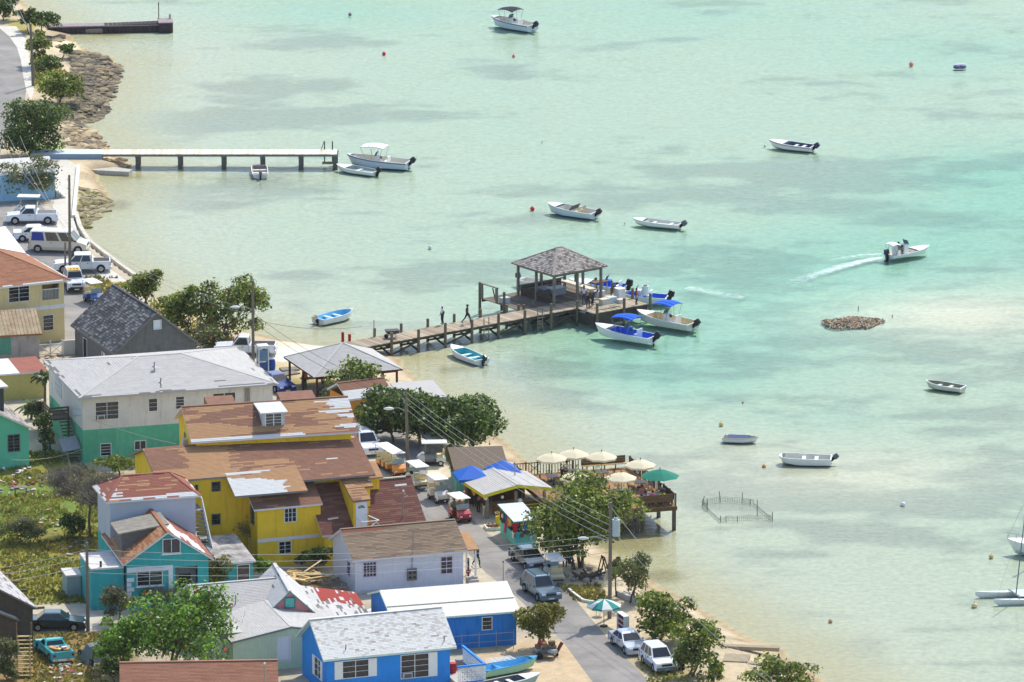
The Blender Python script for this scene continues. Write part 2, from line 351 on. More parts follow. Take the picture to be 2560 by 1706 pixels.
# ------------------------------------------------------------------ sea water: rippled surface over a clear absorbing body
wm = bpy.data.materials.new('sea_water'); wm.use_nodes = True; N = wm.node_tree.nodes; L = wm.node_tree.links; N.remove(N['Principled BSDF'])
tc = N.new('ShaderNodeTexCoord')
def ripple(sc, stretch, rot, det=3):
    mp = N.new('ShaderNodeMapping'); mp.inputs['Scale'].default_value = stretch; mp.inputs['Rotation'].default_value = (0,0,rot); L.new(tc.outputs['Object'], mp.inputs[0])
    n = N.new('ShaderNodeTexNoise'); n.inputs['Scale'].default_value = sc; n.inputs['Detail'].default_value = det; n.inputs['Roughness'].default_value = .6; L.new(mp.outputs[0], n.inputs['Vector']); return n
ra = ripple(1.15,(.55,1.25,1),R(14)); rb = ripple(3.4,(.8,1,1),R(-24),2); rc = ripple(.16,(1,1,1),0,2)
a1 = N.new('ShaderNodeMath'); a1.operation = 'MULTIPLY_ADD'; a1.inputs[1].default_value = .4; L.new(rb.outputs['Fac'], a1.inputs[0]); L.new(ra.outputs['Fac'], a1.inputs[2])
bp = N.new('ShaderNodeBump'); bp.inputs['Distance'].default_value = .1; L.new(a1.outputs[0], bp.inputs['Height'])
mr = N.new('ShaderNodeMapRange'); mr.inputs[1].default_value = .35; mr.inputs[2].default_value = .65; mr.inputs[3].default_value = .3; mr.inputs[4].default_value = .75; L.new(rc.outputs['Fac'], mr.inputs[0]); L.new(mr.outputs[0], bp.inputs['Strength'])
fr = N.new('ShaderNodeFresnel'); fr.inputs['IOR'].default_value = 1.33; L.new(bp.outputs[0], fr.inputs['Normal'])
fm = N.new('ShaderNodeMath'); fm.operation = 'MULTIPLY'; fm.inputs[1].default_value = .6; L.new(fr.outputs[0], fm.inputs[0])
gl = N.new('ShaderNodeBsdfGlossy'); gl.inputs['Roughness'].default_value = .1; L.new(bp.outputs[0], gl.inputs['Normal'])
tr = N.new('ShaderNodeBsdfTransparent'); mx = N.new('ShaderNodeMixShader'); L.new(fm.outputs[0], mx.inputs[0]); L.new(tr.outputs[0], mx.inputs[1]); L.new(gl.outputs[0], mx.inputs[2])
L.new(mx.outputs[0], N['Material Output'].inputs['Surface'])
va = N.new('ShaderNodeVolumeAbsorption'); va.inputs['Color'].default_value = (.2,.93,.895,1); va.inputs['Density'].default_value = .47; L.new(va.outputs[0], N['Material Output'].inputs['Volume'])
water = MB().box(-3300,-3300,-9,3300,3300,0).build('sea_water', wm, kind='structure')

# ------------------------------------------------------------------ roads, promenade, ramp
asphalt = mat('asphalt', (136,132,126), .9, .2, .35, .4, 30, rgb2=(158,153,146),streak=(150,142,128))
def sheet(name, poly, m, z=GZ, h=.004, ground=True, kind='structure', thick=None):
    w = [P(a,b,z) for a,b in poly]; o = MB()
    if thick: o.prism([(p.x,p.y) for p in w], z-thick, z+h, 'z')
    else: o.quad([(p.x,p.y,z+h) for p in w])
    o = o.build(name, m, kind=kind)
    me = o.data
    import bmesh
    bm = bmesh.new(); bm.from_mesh(me); bmesh.ops.recalc_face_normals(bm, faces=bm.faces); bmesh.ops.triangulate(bm, faces=[f for f in bm.faces if len(f.verts) > 4])
    for f in bm.faces:
        if not thick and f.normal.z < 0: f.normal_flip()
    bm.to_mesh(me); bm.free(); return o
sheet('road', [(1700,1790),(1560,1790),(1482,1706),(1406,1603),(1340,1540),(1288,1490),(1214,1432),(1176,1390),(1146,1340),(1060,1322),(1030,1262),(992,1190),(950,1130),(915,1085),(890,1040),(955,1036),(1010,1085),(1050,1118),(1062,1160),
  (1070,1190),(1105,1208),(1135,1232),(1172,1290),(1215,1330),(1252,1362),(1300,1385),(1352,1412),(1392,1440),(1420,1477),(1462,1528),(1501,1575),(1560,1640),(1625,1706)], asphalt)
sheet('road', [(-160,505),(90,500),(128,540),(150,580),(168,625),(205,662),(262,698),(215,716),(250,748),(246,800),(238,850),(120,870),(100,720),(-160,660)], asphalt)
sheet('road', [(-200,60),(0,72),(22,90),(42,118),(52,150),(58,190),(66,225),(60,262),(30,320),(6,360),(-6,420),(-10,500),(-200,510)], asphalt)
sheet('road', [(60,1548),(235,1535),(270,1545),(250,1578),(60,1582)], mat('light_track', (192,184,168), .95, .1, 1))
paving = mat('promenade_concrete', (204,198,184), .9, .1, .8, .3, 12, streak=(172,164,148))
sheet('pavement', [(-5,66),(40,66),(62,95),(70,130),(80,170),(86,222),(78,252),(66,228),(58,190),(52,150),(42,118),(22,90),(0,72)], paving, h=.006)
sheet('pavement', [(100,396),(158,392),(198,418),(192,470),(184,548),(196,585),(212,618),(248,652),(318,704),(276,706),(262,698),(205,662),(168,625),(150,580),(128,540),(140,470),(112,420)], paving, h=.008)
sheet('pavement', [(672,868),(880,866),(938,876),(926,905),(820,900),(700,905),(640,900)], mat('pale_concrete', (218,210,192), .9, .08, 1, .3, 12), h=.01)
sheet('slipway', [(118,388),(196,404),(330,424),(322,430),(200,424),(112,404)], concrete(), z=.42, thick=.5)
# ------------------------------------------------------------------ houses
def shingles(roof, poly, mats, choose, course=.17, strip=.95, n_obj=300, thick=.022, seed=1, gap=.004, broken=0):
    """strips of shingle laid in courses over one roof slope (poly: local points, first edge = eave); the most conspicuous are parts, the rest one 'stuff' part"""
    rng = random.Random(seed); p0, p1 = Vector(poly[0]), Vector(poly[1]); u = (p1-p0).normalized()
    nrm = Vector((0,0,0)); c = sum((Vector(p) for p in poly), Vector())/len(poly)
    nrm = (p1-p0).cross(c-p0).normalized()
    if nrm.z < 0: nrm = -nrm
    v = nrm.cross(u).normalized()
    if v.dot(c-p0) < 0: v = -v
    q = [((Vector(p)-p0).dot(u), (Vector(p)-p0).dot(v)) for p in poly]
    vmax = max(b for a,b in q); W = (p1-p0).length
    def span(vv):
        xs_ = []
        for i in range(len(q)):
            (a,b),(a2,b2) = q[i],q[(i+1)%len(q)]
            if (b <= vv < b2) or (b2 <= vv < b): xs_.append(a+(a2-a)*(vv-b)/(b2-b))
        return (min(xs_),max(xs_)) if len(xs_) >= 2 else None
    rows = int(vmax/course); full = []; rest = MB()
    M = Matrix(((u.x,v.x,nrm.x,0),(u.y,v.y,nrm.y,0),(u.z,v.z,nrm.z,0),(0,0,0,1))); M.translation = p0
    def strip_mesh(mb, x0, x1, y, m, T=None, dz=0.0):
        t0, t1 = thick+dz, .006+dz; y1 = y+course*1.06
        P8 = [(x0,y,.002),(x1,y,.002),(x1,y,t0),(x0,y,t0),(x1,y1,t1),(x0,y1,t1),(x1,y1,0),(x0,y1,0)]
        if T is not None: P8 = [tuple(T @ Vector(p)) for p in P8]
        k = len(mb.v); mb.v += P8
        mb.f += [(k,k+1,k+2,k+3),(k+3,k+2,k+4,k+5),(k+1,k+6,k+4,k+2),(k,k+3,k+5,k+7)]; mb.m += [m]*4
    for r in range(rows):
        y = r*course; s = span(y+course*.5)
        if not s: continue
        x = s[0]-rng.random()*strip
        while x < s[1]:
            a, b_ = max(x,s[0])+gap, min(x+strip,s[1])-gap
            if b_-a > .06 and not (broken and rng.random() < broken):
                m, hi = choose(((a+b_)/2)/max(W,.1), y/max(vmax,.1), rng)
                if m is not None:
                    if b_-a > strip-.03: full.append((hi+rng.random()*.5, a, y, m))
                    else: strip_mesh(rest, a, b_, y, m, M)
            x += strip
    full.sort(key=lambda t: -t[0]); base = {}
    for k, (h, a, y, m) in enumerate(full):
        if k < n_obj:
            if m not in base:
                mb = MB(); strip_mesh(mb, 0, strip-2*gap, 0, 0, None); base[m] = mb.mesh('shingle',[mats[m]])
            o = bpy.data.objects.new('shingle', base[m]); COL.objects.link(o); o.parent = roof
            T = M @ Matrix.Translation((a,y,rng.uniform(0,.004))); o.matrix_local = T
        else: strip_mesh(rest, a, a+strip-2*gap, y, m, M, rng.uniform(0,.004))
    if rest.v: rest.build('shingle_courses', mats, roof, kind='stuff')

class House:
    def __init__(s, name, label, FL, FR, ze, D, oh=.35, ground=GZ, cat='house', ang=None, W=None, group=None):
        a = P(*FL, ze); b = P(*FR, ze); d = b-a
        s.ang = math.atan2(d.y,d.x) if ang is None else R(ang)
        s.W = (d.length if ang is None else d.x/math.cos(s.ang)) if W is None else W
        s.D, s.oh, s.ze, s.g = D, oh, ze-ground, ground
        s.o = thing(name, label, cat, (a.x,a.y,ground), s.ang, group)
        s.M = Matrix.Translation((a.x,a.y,ground)) @ Matrix.Rotation(s.ang,4,'Z'); s.Mi = s.M.inverted(); s.R3 = s.M.to_3x3()
        s.wins = {'front':[],'left':[],'right':[],'back':[]}
        s.x0, s.x1, s.y0, s.y1 = oh, s.W-oh, oh, D-oh
    def front(s, px, py, y=None):
        p = s.Mi @ on_plane(px,py,s.M @ Vector((0,s.y0 if y is None else y,0)), s.R3 @ Vector((0,-1,0))); return p.x, p.z
    def side(s, px, py, x):
        p = s.Mi @ on_plane(px,py,s.M @ Vector((x,0,0)), s.R3 @ Vector((1,0,0))); return p.y, p.z
    def loc(s, px, py, z):                       # local x, y of a pixel at a local height
        p = s.Mi @ P(px,py,z+s.g); return p.x, p.y
    def win(s, side, r, style=(2,4), frame=None, px=True, ac=False, shutter=None, pane=None, sill=False):
        """r: pixel rectangle on that wall (or local metres)"""
        if px:
            if side == 'front': a = s.front(r[0],r[1]); b = s.front(r[2],r[3]); h0,h1 = sorted((a[0],b[0])); z0,z1 = sorted((a[1],b[1]))
            else:
                xx = s.x0 if side == 'left' else s.x1; a = s.side(r[0],r[1],xx); b = s.side(r[2],r[3],xx); h0,h1 = sorted((a[0],b[0])); z0,z1 = sorted((a[1],b[1]))
        else: h0,z0,h1,z1 = r
        if side == 'front' and px: h0 = max(h0, s.x0+.05); h1 = min(h1, s.x1-.05)
        z0 = max(z0,.05); s.wins[side].append((h0,z0,h1,z1)); 
        s.make_window(side,h0,z0,h1,z1,style,frame or white_paint(),ac,shutter,pane,sill)
    def basis(s, side):
        return {'front':(Vector((0,s.y0,0)),Vector((1,0,0)),Vector((0,-1,0))),'back':(Vector((0,s.y1,0)),Vector((1,0,0)),Vector((0,1,0))),
                'left':(Vector((s.x0,0,0)),Vector((0,1,0)),Vector((-1,0,0))),'right':(Vector((s.x1,0,0)),Vector((0,1,0)),Vector((1,0,0)))}[side]
    def make_window(s, side, h0, z0, h1, z1, style, frame, ac, shutter, pane, sill):
        o, u, n = s.basis(side)
        if z1 > s.ze+.05 and side in ('front','left'): o = o+n*.1      # in a gable: the whole window stands proud of the boards
        def B(mb,a0,c0,a1,c1,d0,d1,m=0):     # box on the wall: h, z ranges and depth along the outward normal
            p = [o+u*a+n*d+Vector((0,0,c)) for a in (a0,a1) for d in (d0,d1) for c in (c0,c1)]
            k = len(mb.v); mb.v += [tuple(q) for q in p]
            mb.f += [tuple(k+i for i in q) for q in ((0,1,3,2),(4,6,7,5),(0,4,5,1),(2,3,7,6),(0,2,6,4),(1,5,7,3))]; mb.m += [m]*6
        fw = .055; f = MB()
        B(f,h0-fw,z0-fw,h1+fw,z0,-.05,.035); B(f,h0-fw,z1,h1+fw,z1+fw,-.05,.035); B(f,h0-fw,z0,h0,z1,-.05,.035); B(f,h1,z0,h1+fw,z1,-.05,.035)
        nc, nr = style
        for i in range(1,nc): x = h0+(h1-h0)*i/nc; B(f,x-.022,z0,x+.022,z1,-.06,.01)
        for j in range(1,nr): z = z0+(z1-z0)*j/nr; B(f,h0,z-.011,h1,z+.011,-.055,.0)
        if sill: B(f,h0-.15,z0-fw-.08,h1+.15,z0-fw,-.03,.12)
        wo = f.build('window', frame, s.o)
        pm = pane or glass()
        for i in range(nc):
            for j in range(nr):
                g = MB(); B(g,h0+(h1-h0)*i/nc,z0+(z1-z0)*j/nr,h0+(h1-h0)*(i+1)/nc,z0+(z1-z0)*(j+1)/nr,-.085,-.07); g.build('pane', pm, wo)
        if ac:
            g = MB(); w = (h1-h0)*.32; B(g,h0+.1,z0+.03,h0+.1+w,z0+.03+w*.62,-.1,.28); B(g,h0+.15,z0+.08,h0+.05+w,z0-.02+w*.62,.281,.285,1); g.build('air_conditioner', [mat('ac_casing',(214,210,198),.6,.06), mat('ac_grille',(92,92,90),.7,.2)], s.o)
        if shutter:
            sw = (h1-h0)*.3
            for a in (['l','r'] if shutter == 'both' else [shutter]):
                g = MB(); x = h0-fw-sw if a == 'l' else h1+fw; B(g,x,z0-.05,x+sw,z1+.05,.004,.05)
                for j in range(8): z = z0+(z1-z0)*(j+.2)/8; B(g,x+.06,z,x+sw-.06,z+(z1-z0)*.075,.05,.066)
                g.build('shutter', mat('shutter_white',(236,236,232),.5,.04), s.o)
    def walls(s, m, gable=None, rise=0, split=None, m2=None, sides=('front','left','right','back'), base=0, top=None, name='wall'):
        mb = MB(); top = s.ze if top is None else top
        if gable: top_over = rise/(s.D/2)*s.oh if gable == 'x' else rise/(s.W/2)*s.oh
        for sd in sides:
            o,u,n = s.basis(sd); a,b = (s.x0,s.x1) if sd in ('front','back') else (s.y0,s.y1); ops = s.wins[sd]
            tp = top+(top_over if gable and ((gable == 'x') == (sd in ('front','back'))) else 0)
            hx = sorted({a,b,*[min(max(t,a),b) for w in ops for t in (w[0],w[2])]}); hz = sorted({base,tp,*([split] if split else []),*[min(max(t,base),tp) for w in ops for t in (w[1],w[3])]})
            for i in range(len(hx)-1):
                for j in range(len(hz)-1):
                    cx,cz = (hx[i]+hx[i+1])/2,(hz[j]+hz[j+1])/2
                    if any(w[0]<cx<w[2] and w[1]<cz<w[3] for w in ops): continue
                    mb.quad([o+u*x+Vector((0,0,z)) for x,z in ((hx[i],hz[j]),(hx[i+1],hz[j]),(hx[i+1],hz[j+1]),(hx[i],hz[j+1]))], 1 if (split and cz < split) else 0)
            for w in ops:
                c = [(w[0],w[1]),(w[2],w[1]),(w[2],w[3]),(w[0],w[3])]
                for i in range(4):
                    (x,z),(x2,z2) = c[i],c[(i+1)%4]
                    mb.quad([o+u*x+Vector((0,0,z)),o+u*x2+Vector((0,0,z2)),o+u*x2+Vector((0,0,z2))-n*.14,o+u*x+Vector((0,0,z))-n*.14], 1 if (split and z < split) else 0)
            if gable and ((gable == 'x') == (sd in ('left','right'))):
                mid = (a+b)/2; k = top+.001
                mb.quad([o+u*a+Vector((0,0,tp)), o+u*b+Vector((0,0,tp)), o+u*b+Vector((0,0,tp+top_over-.03)), o+u*mid+Vector((0,0,tp+rise-.03)), o+u*a+Vector((0,0,tp+top_over-.03))], 0)
        return mb.build(name, [m]+([m2] if m2 else []), s.o)
    def slab(s, polys, m, fascia, thick=.14, name='roof', rake=.16):
        """roof deck: slopes with thickness; edges in fascia colour"""
        mb = MB()
        for pl in polys:
            pl = [Vector(p) for p in pl]; mb.quad(pl,0); mb.quad([p-Vector((0,0,thick)) for p in reversed(pl)],1)
        cnt = {}
        for pl in polys:
            for i in range(len(pl)):
                a,b = tuple(round(t,3) for t in pl[i]),tuple(round(t,3) for t in pl[(i+1)%len(pl)]); cnt.setdefault(frozenset((a,b)),[]).append((a,b))
        for k,e in cnt.items():
            if len(e) == 1 and len(k) == 2:
                a,b = Vector(e[0][0]),Vector(e[0][1]); d = Vector((0,0,thick)); mb.quad([b,a,a-d,b-d],1)
        return mb.build(name, [m,fascia], s.o)
    def gable_roof(s, axis, rise, m, fascia, sh=None, thick=.14):
        W,D,z = s.W,s.D,s.ze
        if axis == 'x': A = [(0,0,z),(W,0,z),(W,D/2,z+rise),(0,D/2,z+rise)]; B = [(W,D,z),(0,D,z),(0,D/2,z+rise),(W,D/2,z+rise)]
        else: A = [(0,D,z),(0,0,z),(W/2,0,z+rise),(W/2,D,z+rise)]; B = [(W,0,z),(W,D,z),(W/2,D,z+rise),(W/2,0,z+rise)]
        r = s.slab([A,B], m, fascia, thick); s.roof = r
        if sh:
            lim = sh.get('n_obj',300); kw = {k:v for k,v in sh.items() if k != 'n_obj'}
            if axis == 'x': shingles(r,A,n_obj=lim,seed=3,**kw); shingles(r,B,n_obj=0,seed=4,**kw)
            else: shingles(r,A,n_obj=lim//2,seed=3,**kw); shingles(r,B,n_obj=lim//2,seed=4,**kw)
            cap = MB(); rp = ((0,D/2,z+rise),(W,D/2,z+rise)) if axis == 'x' else ((W/2,0,z+rise),(W/2,D,z+rise))
            cap.beam(Vector(rp[0])+Vector((0,0,.015)),Vector(rp[1])+Vector((0,0,.015)),.26,.035); cap.build('ridge_cap', sh['mats'][0], r)
        return r
    def hip_roof(s, rise, m, fascia, sh=None, thick=.14, half=None):
        W,D,z = s.W,s.D,s.ze; h = (W-D)/2 if half is None else half; h = max(h,.02); c = W/2
        a,b = (c-h,D/2,z+rise),(c+h,D/2,z+rise)
        S = [[(0,0,z),(W,0,z),b,a],[(W,D,z),(0,D,z),a,b],[(0,D,z),(0,0,z),a],[(W,0,z),(W,D,z),b]]
        r = s.slab(S, m, fascia, thick); s.roof = r
        if sh:
            lim = sh.get('n_obj',300); kw = {k:v for k,v in sh.items() if k != 'n_obj'}
            for i,p in enumerate(S): shingles(r,p,n_obj=(lim//2,0,lim//4,lim//4)[i],seed=i+2,**kw)
            cap = MB()
            for e in ((a,b),(a,(0,0,z)),(b,(W,0,z)),(a,(0,D,z)),(b,(W,D,z))): cap.beam(Vector(e[0])+Vector((0,0,.012)),Vector(e[1])+Vector((0,0,.012)),.24,.035)
            cap.build('ridge_cap', sh['mats'][0], r)
        return r
    def part(s, mb, name, mats, parent=None, **k): return mb.build(name, mats, parent or s.o, **k)

sh_mat = lambda n,c,v=.14: mat('shingle_'+n, c, .92, v, 1.4, .5, 40, island=.05)
BROWN, TAN, PALE, RUST, DKBROWN = sh_mat('brown',(140,102,82)), sh_mat('tan',(176,136,98)), sh_mat('pale',(206,206,202),.06), sh_mat('rust',(150,94,78)), sh_mat('dark_brown',(104,72,60))
GREYS = sh_mat('grey',(184,181,175),.04); GREYS2 = sh_mat('grey_light',(189,186,180),.04); GREYD = sh_mat('grey_dark',(120,118,112),.15)
def worn(density, seed, white=None, tone=.5):
    """weathering of a shingled slope: streaky fields of tan on brown, and places where the pale layer shows (white: list of (u,v,ru,rv))"""
    rg = random.Random(seed); fld = [(rg.random(), rg.random(), rg.uniform(.06,.22), rg.uniform(.04,.16)) for _ in range(int(density))]
    def ch(u, v, rng):
        j = rng.uniform(-.02,.02)
        if white:
            for (a,b,ra,rb) in white:
                if ((u-a)/ra)**2+((v-b)/rb)**2 < 1+rng.uniform(-.35,.35): return 2, 1.2
        for (a,b,ra,rb) in fld:
            if ((u+j-a)/ra)**2+((v-b)/rb)**2 < 1+rng.uniform(-.5,.4): return 1, 1
        if rng.random() < .035: return 1, 1.4
        return 0, 0
    return ch
plain = lambda p=.12: (lambda u,v,rng: (1,.5) if rng.random() < p else (0,0))
def jal(c=(214,214,210)): return mat('window_frame_%d'%c[0], c, .5, .06)

# --- cream two-storey house at the left edge
h = House('cream_house','cream two-storey house with orange-brown hip roof at left edge of the street',(-250,745),(178,700),6.6,11,oh=.5)
for r,st in (((22,717,73,751),(2,4)),((108,790,133,824),(1,4))): h.win('front',r,st)
cream = mat('cream_render',(222,204,148),.85,.06,1.2,.15,30,streak=(200,184,136))
a = h.front(105,713); b = h.front(148,747); h.wins['front'].append((a[0],b[1],b[0],a[1]))
h.walls(cream); OR = [sh_mat('orange_brown',(160,112,84)), sh_mat('orange_brown_dark',(148,102,76)), PALE]
def ch(u,v,rng): return (2,1.2) if v < .05 and (u < .55 or rng.random() < .5) else ((1,.5) if rng.random() < .2 else (0,0))
h.hip_roof(2.35, OR[0], white_paint(), dict(mats=OR,choose=ch,n_obj=240))
mb = MB(); zb = h.front(60,773)[1]; mb.box(h.x0,h.y0-.03,zb-.25,h.x1+.02,h.y0-.004,zb+.1); h.part(mb,'white_band',white_paint())
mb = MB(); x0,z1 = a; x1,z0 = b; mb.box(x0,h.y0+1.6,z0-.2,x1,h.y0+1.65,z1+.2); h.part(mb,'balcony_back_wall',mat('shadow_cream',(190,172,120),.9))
mb = MB(); mb.beam((x0,h.y0+.05,z0+.95),(x1,h.y0+.05,z0+.95),.07,.07)
for k in range(12): x = x0+(x1-x0)*(k+.5)/12; mb.cyl((x,h.y0+.05,z0),(x,h.y0+.05,z0+.95),.02,n=5)
h.part(mb,'balcony_railing',white_paint())
# white roofed house behind it
h = House('white_roofed_house','house with bright white gable roof behind the cream house',(-260,690),(70,640),4.4,8)
h.walls(mat('pale_wall',(220,214,200),.9,.05)); h.gable_roof('x',2.0,mat('white_roof_paint',(232,230,224),.6,.05),white_paint())
# --- low building with rusty sheet roof in front
h = House('rusty_roofed_shed','low grey-rendered building with rust-stained sheet roof and green shutter',(-120,846),(105,834),3.5,6.5,oh=.25)
shw = mat('stained_render',(166,156,150),.9,.16,.9,.2,20,streak=(110,104,98))
h.walls(shw); rm = mat('rusty_sheet',(164,140,108),.8,.22,1.1,.25,10,rgb2=(186,168,136),streak=(150,92,58)); h.gable_roof('x',1.5,rm,mat('rust_edge',(150,96,60),.8))
for k in range(24): mb = MB(); x = .2+k*(h.W-.4)/23; mb.beam((x,.02,h.ze+.02),(x,h.D/2,h.ze+1.52),.05,.045); h.part(mb,'roof_rib',rm,h.roof)
x0,z1 = h.front(-2,845); x1,z0 = h.front(28,886); mb = MB()
for k in range(7): mb.box(x0+(x1-x0)*k/7+.01,h.y0-.05,z0,x0+(x1-x0)*(k+1)/7-.01,h.y0-.003,z1)
h.part(mb,'shutter',mat('green_shutter',(84,150,128),.7,.12),label='faded green board shutter')
# --- grey timber house with shake roof
h = House('grey_timber_house','weathered grey timber house with steep dark shake roof and blank white attic window',(285,884),(502,862),3.7,11.2,oh=.3)
h.win('front',(384,802,401,821),(1,1),pane=mat('white_board',(226,228,230),.7,.04))
gw = siding('grey_clapboard',(112,110,106),pitch=.15,streak=(84,80,76),var=.16); SK = [sh_mat('shake_dark',(76,76,78),.25),sh_mat('shake_grey',(104,104,104),.25),sh_mat('shake_light',(134,133,130),.2)]
h.win('left',(h.D-3.4,.1,h.D-2.5,2.1),(1,1),px=False,pane=black()); h.win('left',(3.2,.9,3.9,1.9),(1,1),px=False,pane=mat('white_board',(226,228,230)))
h.walls(gw,'y',3.3); h.gable_roof('y',3.3,SK[0],mat('grey_fascia',(128,126,122),.8,.15),dict(mats=SK,choose=lambda u,v,r:(r.choice((0,0,0,1,1,2)),.3),course=.24,strip=.34,thick=.04,gap=.02))
# --- big white and green house with the hip roof
h = House('white_green_house','large two-storey house, white above and green below, pale grey hip roof',(197,996),(696,960),6.7,13.4,oh=.4)
for r,st,ac in (((239,1008,296,1046),(2,4),1),((372,998,393,1027),(1,3),0),((440,993,460,1021),(1,4),0),((533,985,588,1010),(2,2),0),((252,1111,277,1138),(1,4),0),((337,1104,364,1122),(2,1),0)): h.win('front',r,st,ac=ac)
zs = h.front(400,1062)[1]; wall_w = mat('old_white_render',(216,210,200),.85,.09,.8,.15,25,streak=(176,168,154)); wall_g = mat('faded_green_render',(92,176,138),.85,.14,.9,.15,25,streak=(128,186,160))
h.walls(wall_w,split=zs,m2=wall_g)
h.hip_roof(1.5,GREYS,mat('fascia_grey',(176,178,180),.6,.1),dict(mats=[GREYS,GREYS2,GREYD],choose=lambda u,v,r:(2,1.5) if (r.random()<.004 or (v<.03 and r.random()<.35)) else ((1,.4) if r.random()<.3 else (0,0)),course=.2,strip=1.0))
for a,z in (((386,915),1.3),((402,955),.8)):
    x,y = h.loc(a[0],a[1],h.ze+z); mb = MB(); mb.cyl((x,y,h.ze+z-.5),(x,y,h.ze+z+.35),.06); mb.cyl((x,y,h.ze+z-.1),(x,y,h.ze+z+.02),.22,.07); h.part(mb,'vent_pipe',metal_grey())
for k in range(3): mb = MB(); x,_ = h.front(613+k*5,990); mb.cyl((x,h.y0-.07,.2),(x,h.y0-.07,h.ze-.2),.05); h.part(mb,'drain_pipe',metal_grey())
mb = MB()
for i in range(6):
    for j in range(2): y = 1.2+i*.5-.0; z = 4.6-i*.12+j*-.55; mb.cbox((h.x0-.02,y,z),(.06,.33,.33),rx=R(45))
h.part(mb,'ornamental_block',mat('white_block',(206,210,214),.8),kind='stuff')
mb = MB()
for i in range(5):
    for j in range(4): mb.box(h.x0-.06,8.2+i*.5,3.6+j*.5,h.x0-.01,8.55+i*.5,3.95+j*.5)
h.part(mb,'ornamental_block',mat('white_block',(206,210,214),.8),kind='stuff')
# outside timber stair on the shaded side
st = thing('timber_stair','derelict timber outside stair on shaded side of white and green house','stair',h.M @ Vector((h.x0-.05,0,0)),h.ang)
wd = mat('old_timber',(104,92,76),.9,.3,3); mb = MB(); mb.box(-1.9,4.6,2.7,-.05,7.2,2.85); mb.build('landing',wd,st)
for x,y in ((-1.8,4.7),(-.2,4.7),(-1.8,7.1)): MB().box(x-.07,y-.07,0,x+.07,y+.07,3.8).build('post',wd,st)
for x0,y0,x1,y1 in ((-1.8,4.7,-.2,4.7),(-1.8,4.7,-1.8,7.1)):
    for z in (3.2,3.5,3.75): MB().beam((x0,y0,z),(x1,y1,z),.05,.16).build('rail',wd,st)
for k in range(13): MB().box(-1.0,4.6-k*.29-.3,2.55-k*.21,-.1,4.6-k*.29,2.6-k*.21).build('tread',wd,st)
for x in (-1.03,-.08): MB().beam((x,4.6,2.6),(x,.8,-.05),.06,.28).build('stringer',mat('white_stringer',(150,146,138),.85,.15),st)
MB().cbox((-.9,1.3,1.5),(1.5,1.6,.05),rx=R(28),ry=R(-8)).build('canopy_sheet',mat('old_sheet',(140,146,150),.6,.2),st)

# --- the yellow house: four roofs stepping down towards the street
YEL = mat('yellow_render',(238,198,48),.8,.1,.8,.15,25,streak=(196,150,44)); fasW = mat('fascia_white',(214,212,214),.6,.06)
BR = [BROWN,TAN,PALE]
y1 = House('yellow_rear_house','tall yellow house wing with patched brown roof and white dormer, rear of the group',(478,1106),(897,1079),10.0,7.6,oh=.5)
y1.win('left',(4.4,7.2,5.1,8.6),(1,1),px=False)
y1.walls(YEL,'x',1.95)
y1.gable_roof('x',1.95,BROWN,fasW,dict(mats=BR,choose=worn(22,5,[(.97,.8,.13,.14),(.83,.88,.08,.03),(.99,.45,.12,.06),(.98,.17,.1,.05),(.1,.02,.3,.045),(.62,.02,.08,.05),(.46,.02,.05,.06),(.9,.58,.1,.03)])))
mb = MB(); mb.box(y1.x0-.35,3.9,7.6,y1.x0-.02,4.5,8.2); y1.part(mb,'air_conditioner',mat('ac_casing',(214,210,198)))
# dormer facing the viewer
def dormer(hs, xa, xb, y, zb, zt, depth, mwall, mroof, win=True, name='dormer'):
    mb = MB(); mb.prism([(y,zb),(y,zt),(y+depth,zt+.12),(y+depth,zb)],xa,xb,'x'); d = hs.part(mb,name,mwall)
    MB().prism([(y-.3,zt-.05),(y-.3,zt+.06),(y+depth+.1,zt+.24),(y+depth+.1,zt+.13)],xa-.2,xb+.2,'x').build('dormer_roof',mroof,d)
    if win:
        f = MB(); n = 2; w = (xb-xa-.5)/n; za,zc = zb+.15,zt-.12
        f.box(xa+.2,y-.05,za-.06,xb-.2,y-.005,za); f.box(xa+.2,y-.05,zc,xb-.2,y-.005,zc+.06)
        for k in range(n+1): f.box(xa+.22+k*w-.035+.03,y-.05,za,xa+.22+k*w+.035+.03,y-.005,zc)
        for j in range(1,4): f.box(xa+.25,y-.045,za+(zc-za)*j/4-.015,xb-.25,y-.03,za+(zc-za)*j/4+.015)
        f.build('window_frame',white_paint(),d); MB().box(xa+.25,y-.03,za,xb-.25,y-.003,zc).build('pane',glass(),d)
    return d
xa,_ = y1.front(656,1060,1.2); xb,_ = y1.front(712,1060,1.2)
dormer(y1,xa,xb,1.2,y1.ze+.45,y1.ze+1.7,2.7,mat('dormer_wall',(190,196,198),.8,.1),PALE)
for a,b in ((520,590),(702,790)):
    x0,_ = y1.front(a,1010,4.4); x1,_ = y1.front(b,1000,4.4); MB().prism([(4.1,y1.ze+1.75),(5.9,y1.ze+2.1),(6.0,y1.ze+2.0),(6.0,y1.ze+.9)],x0,x1,'x').build('rear_dormer',BROWN,y1.o)

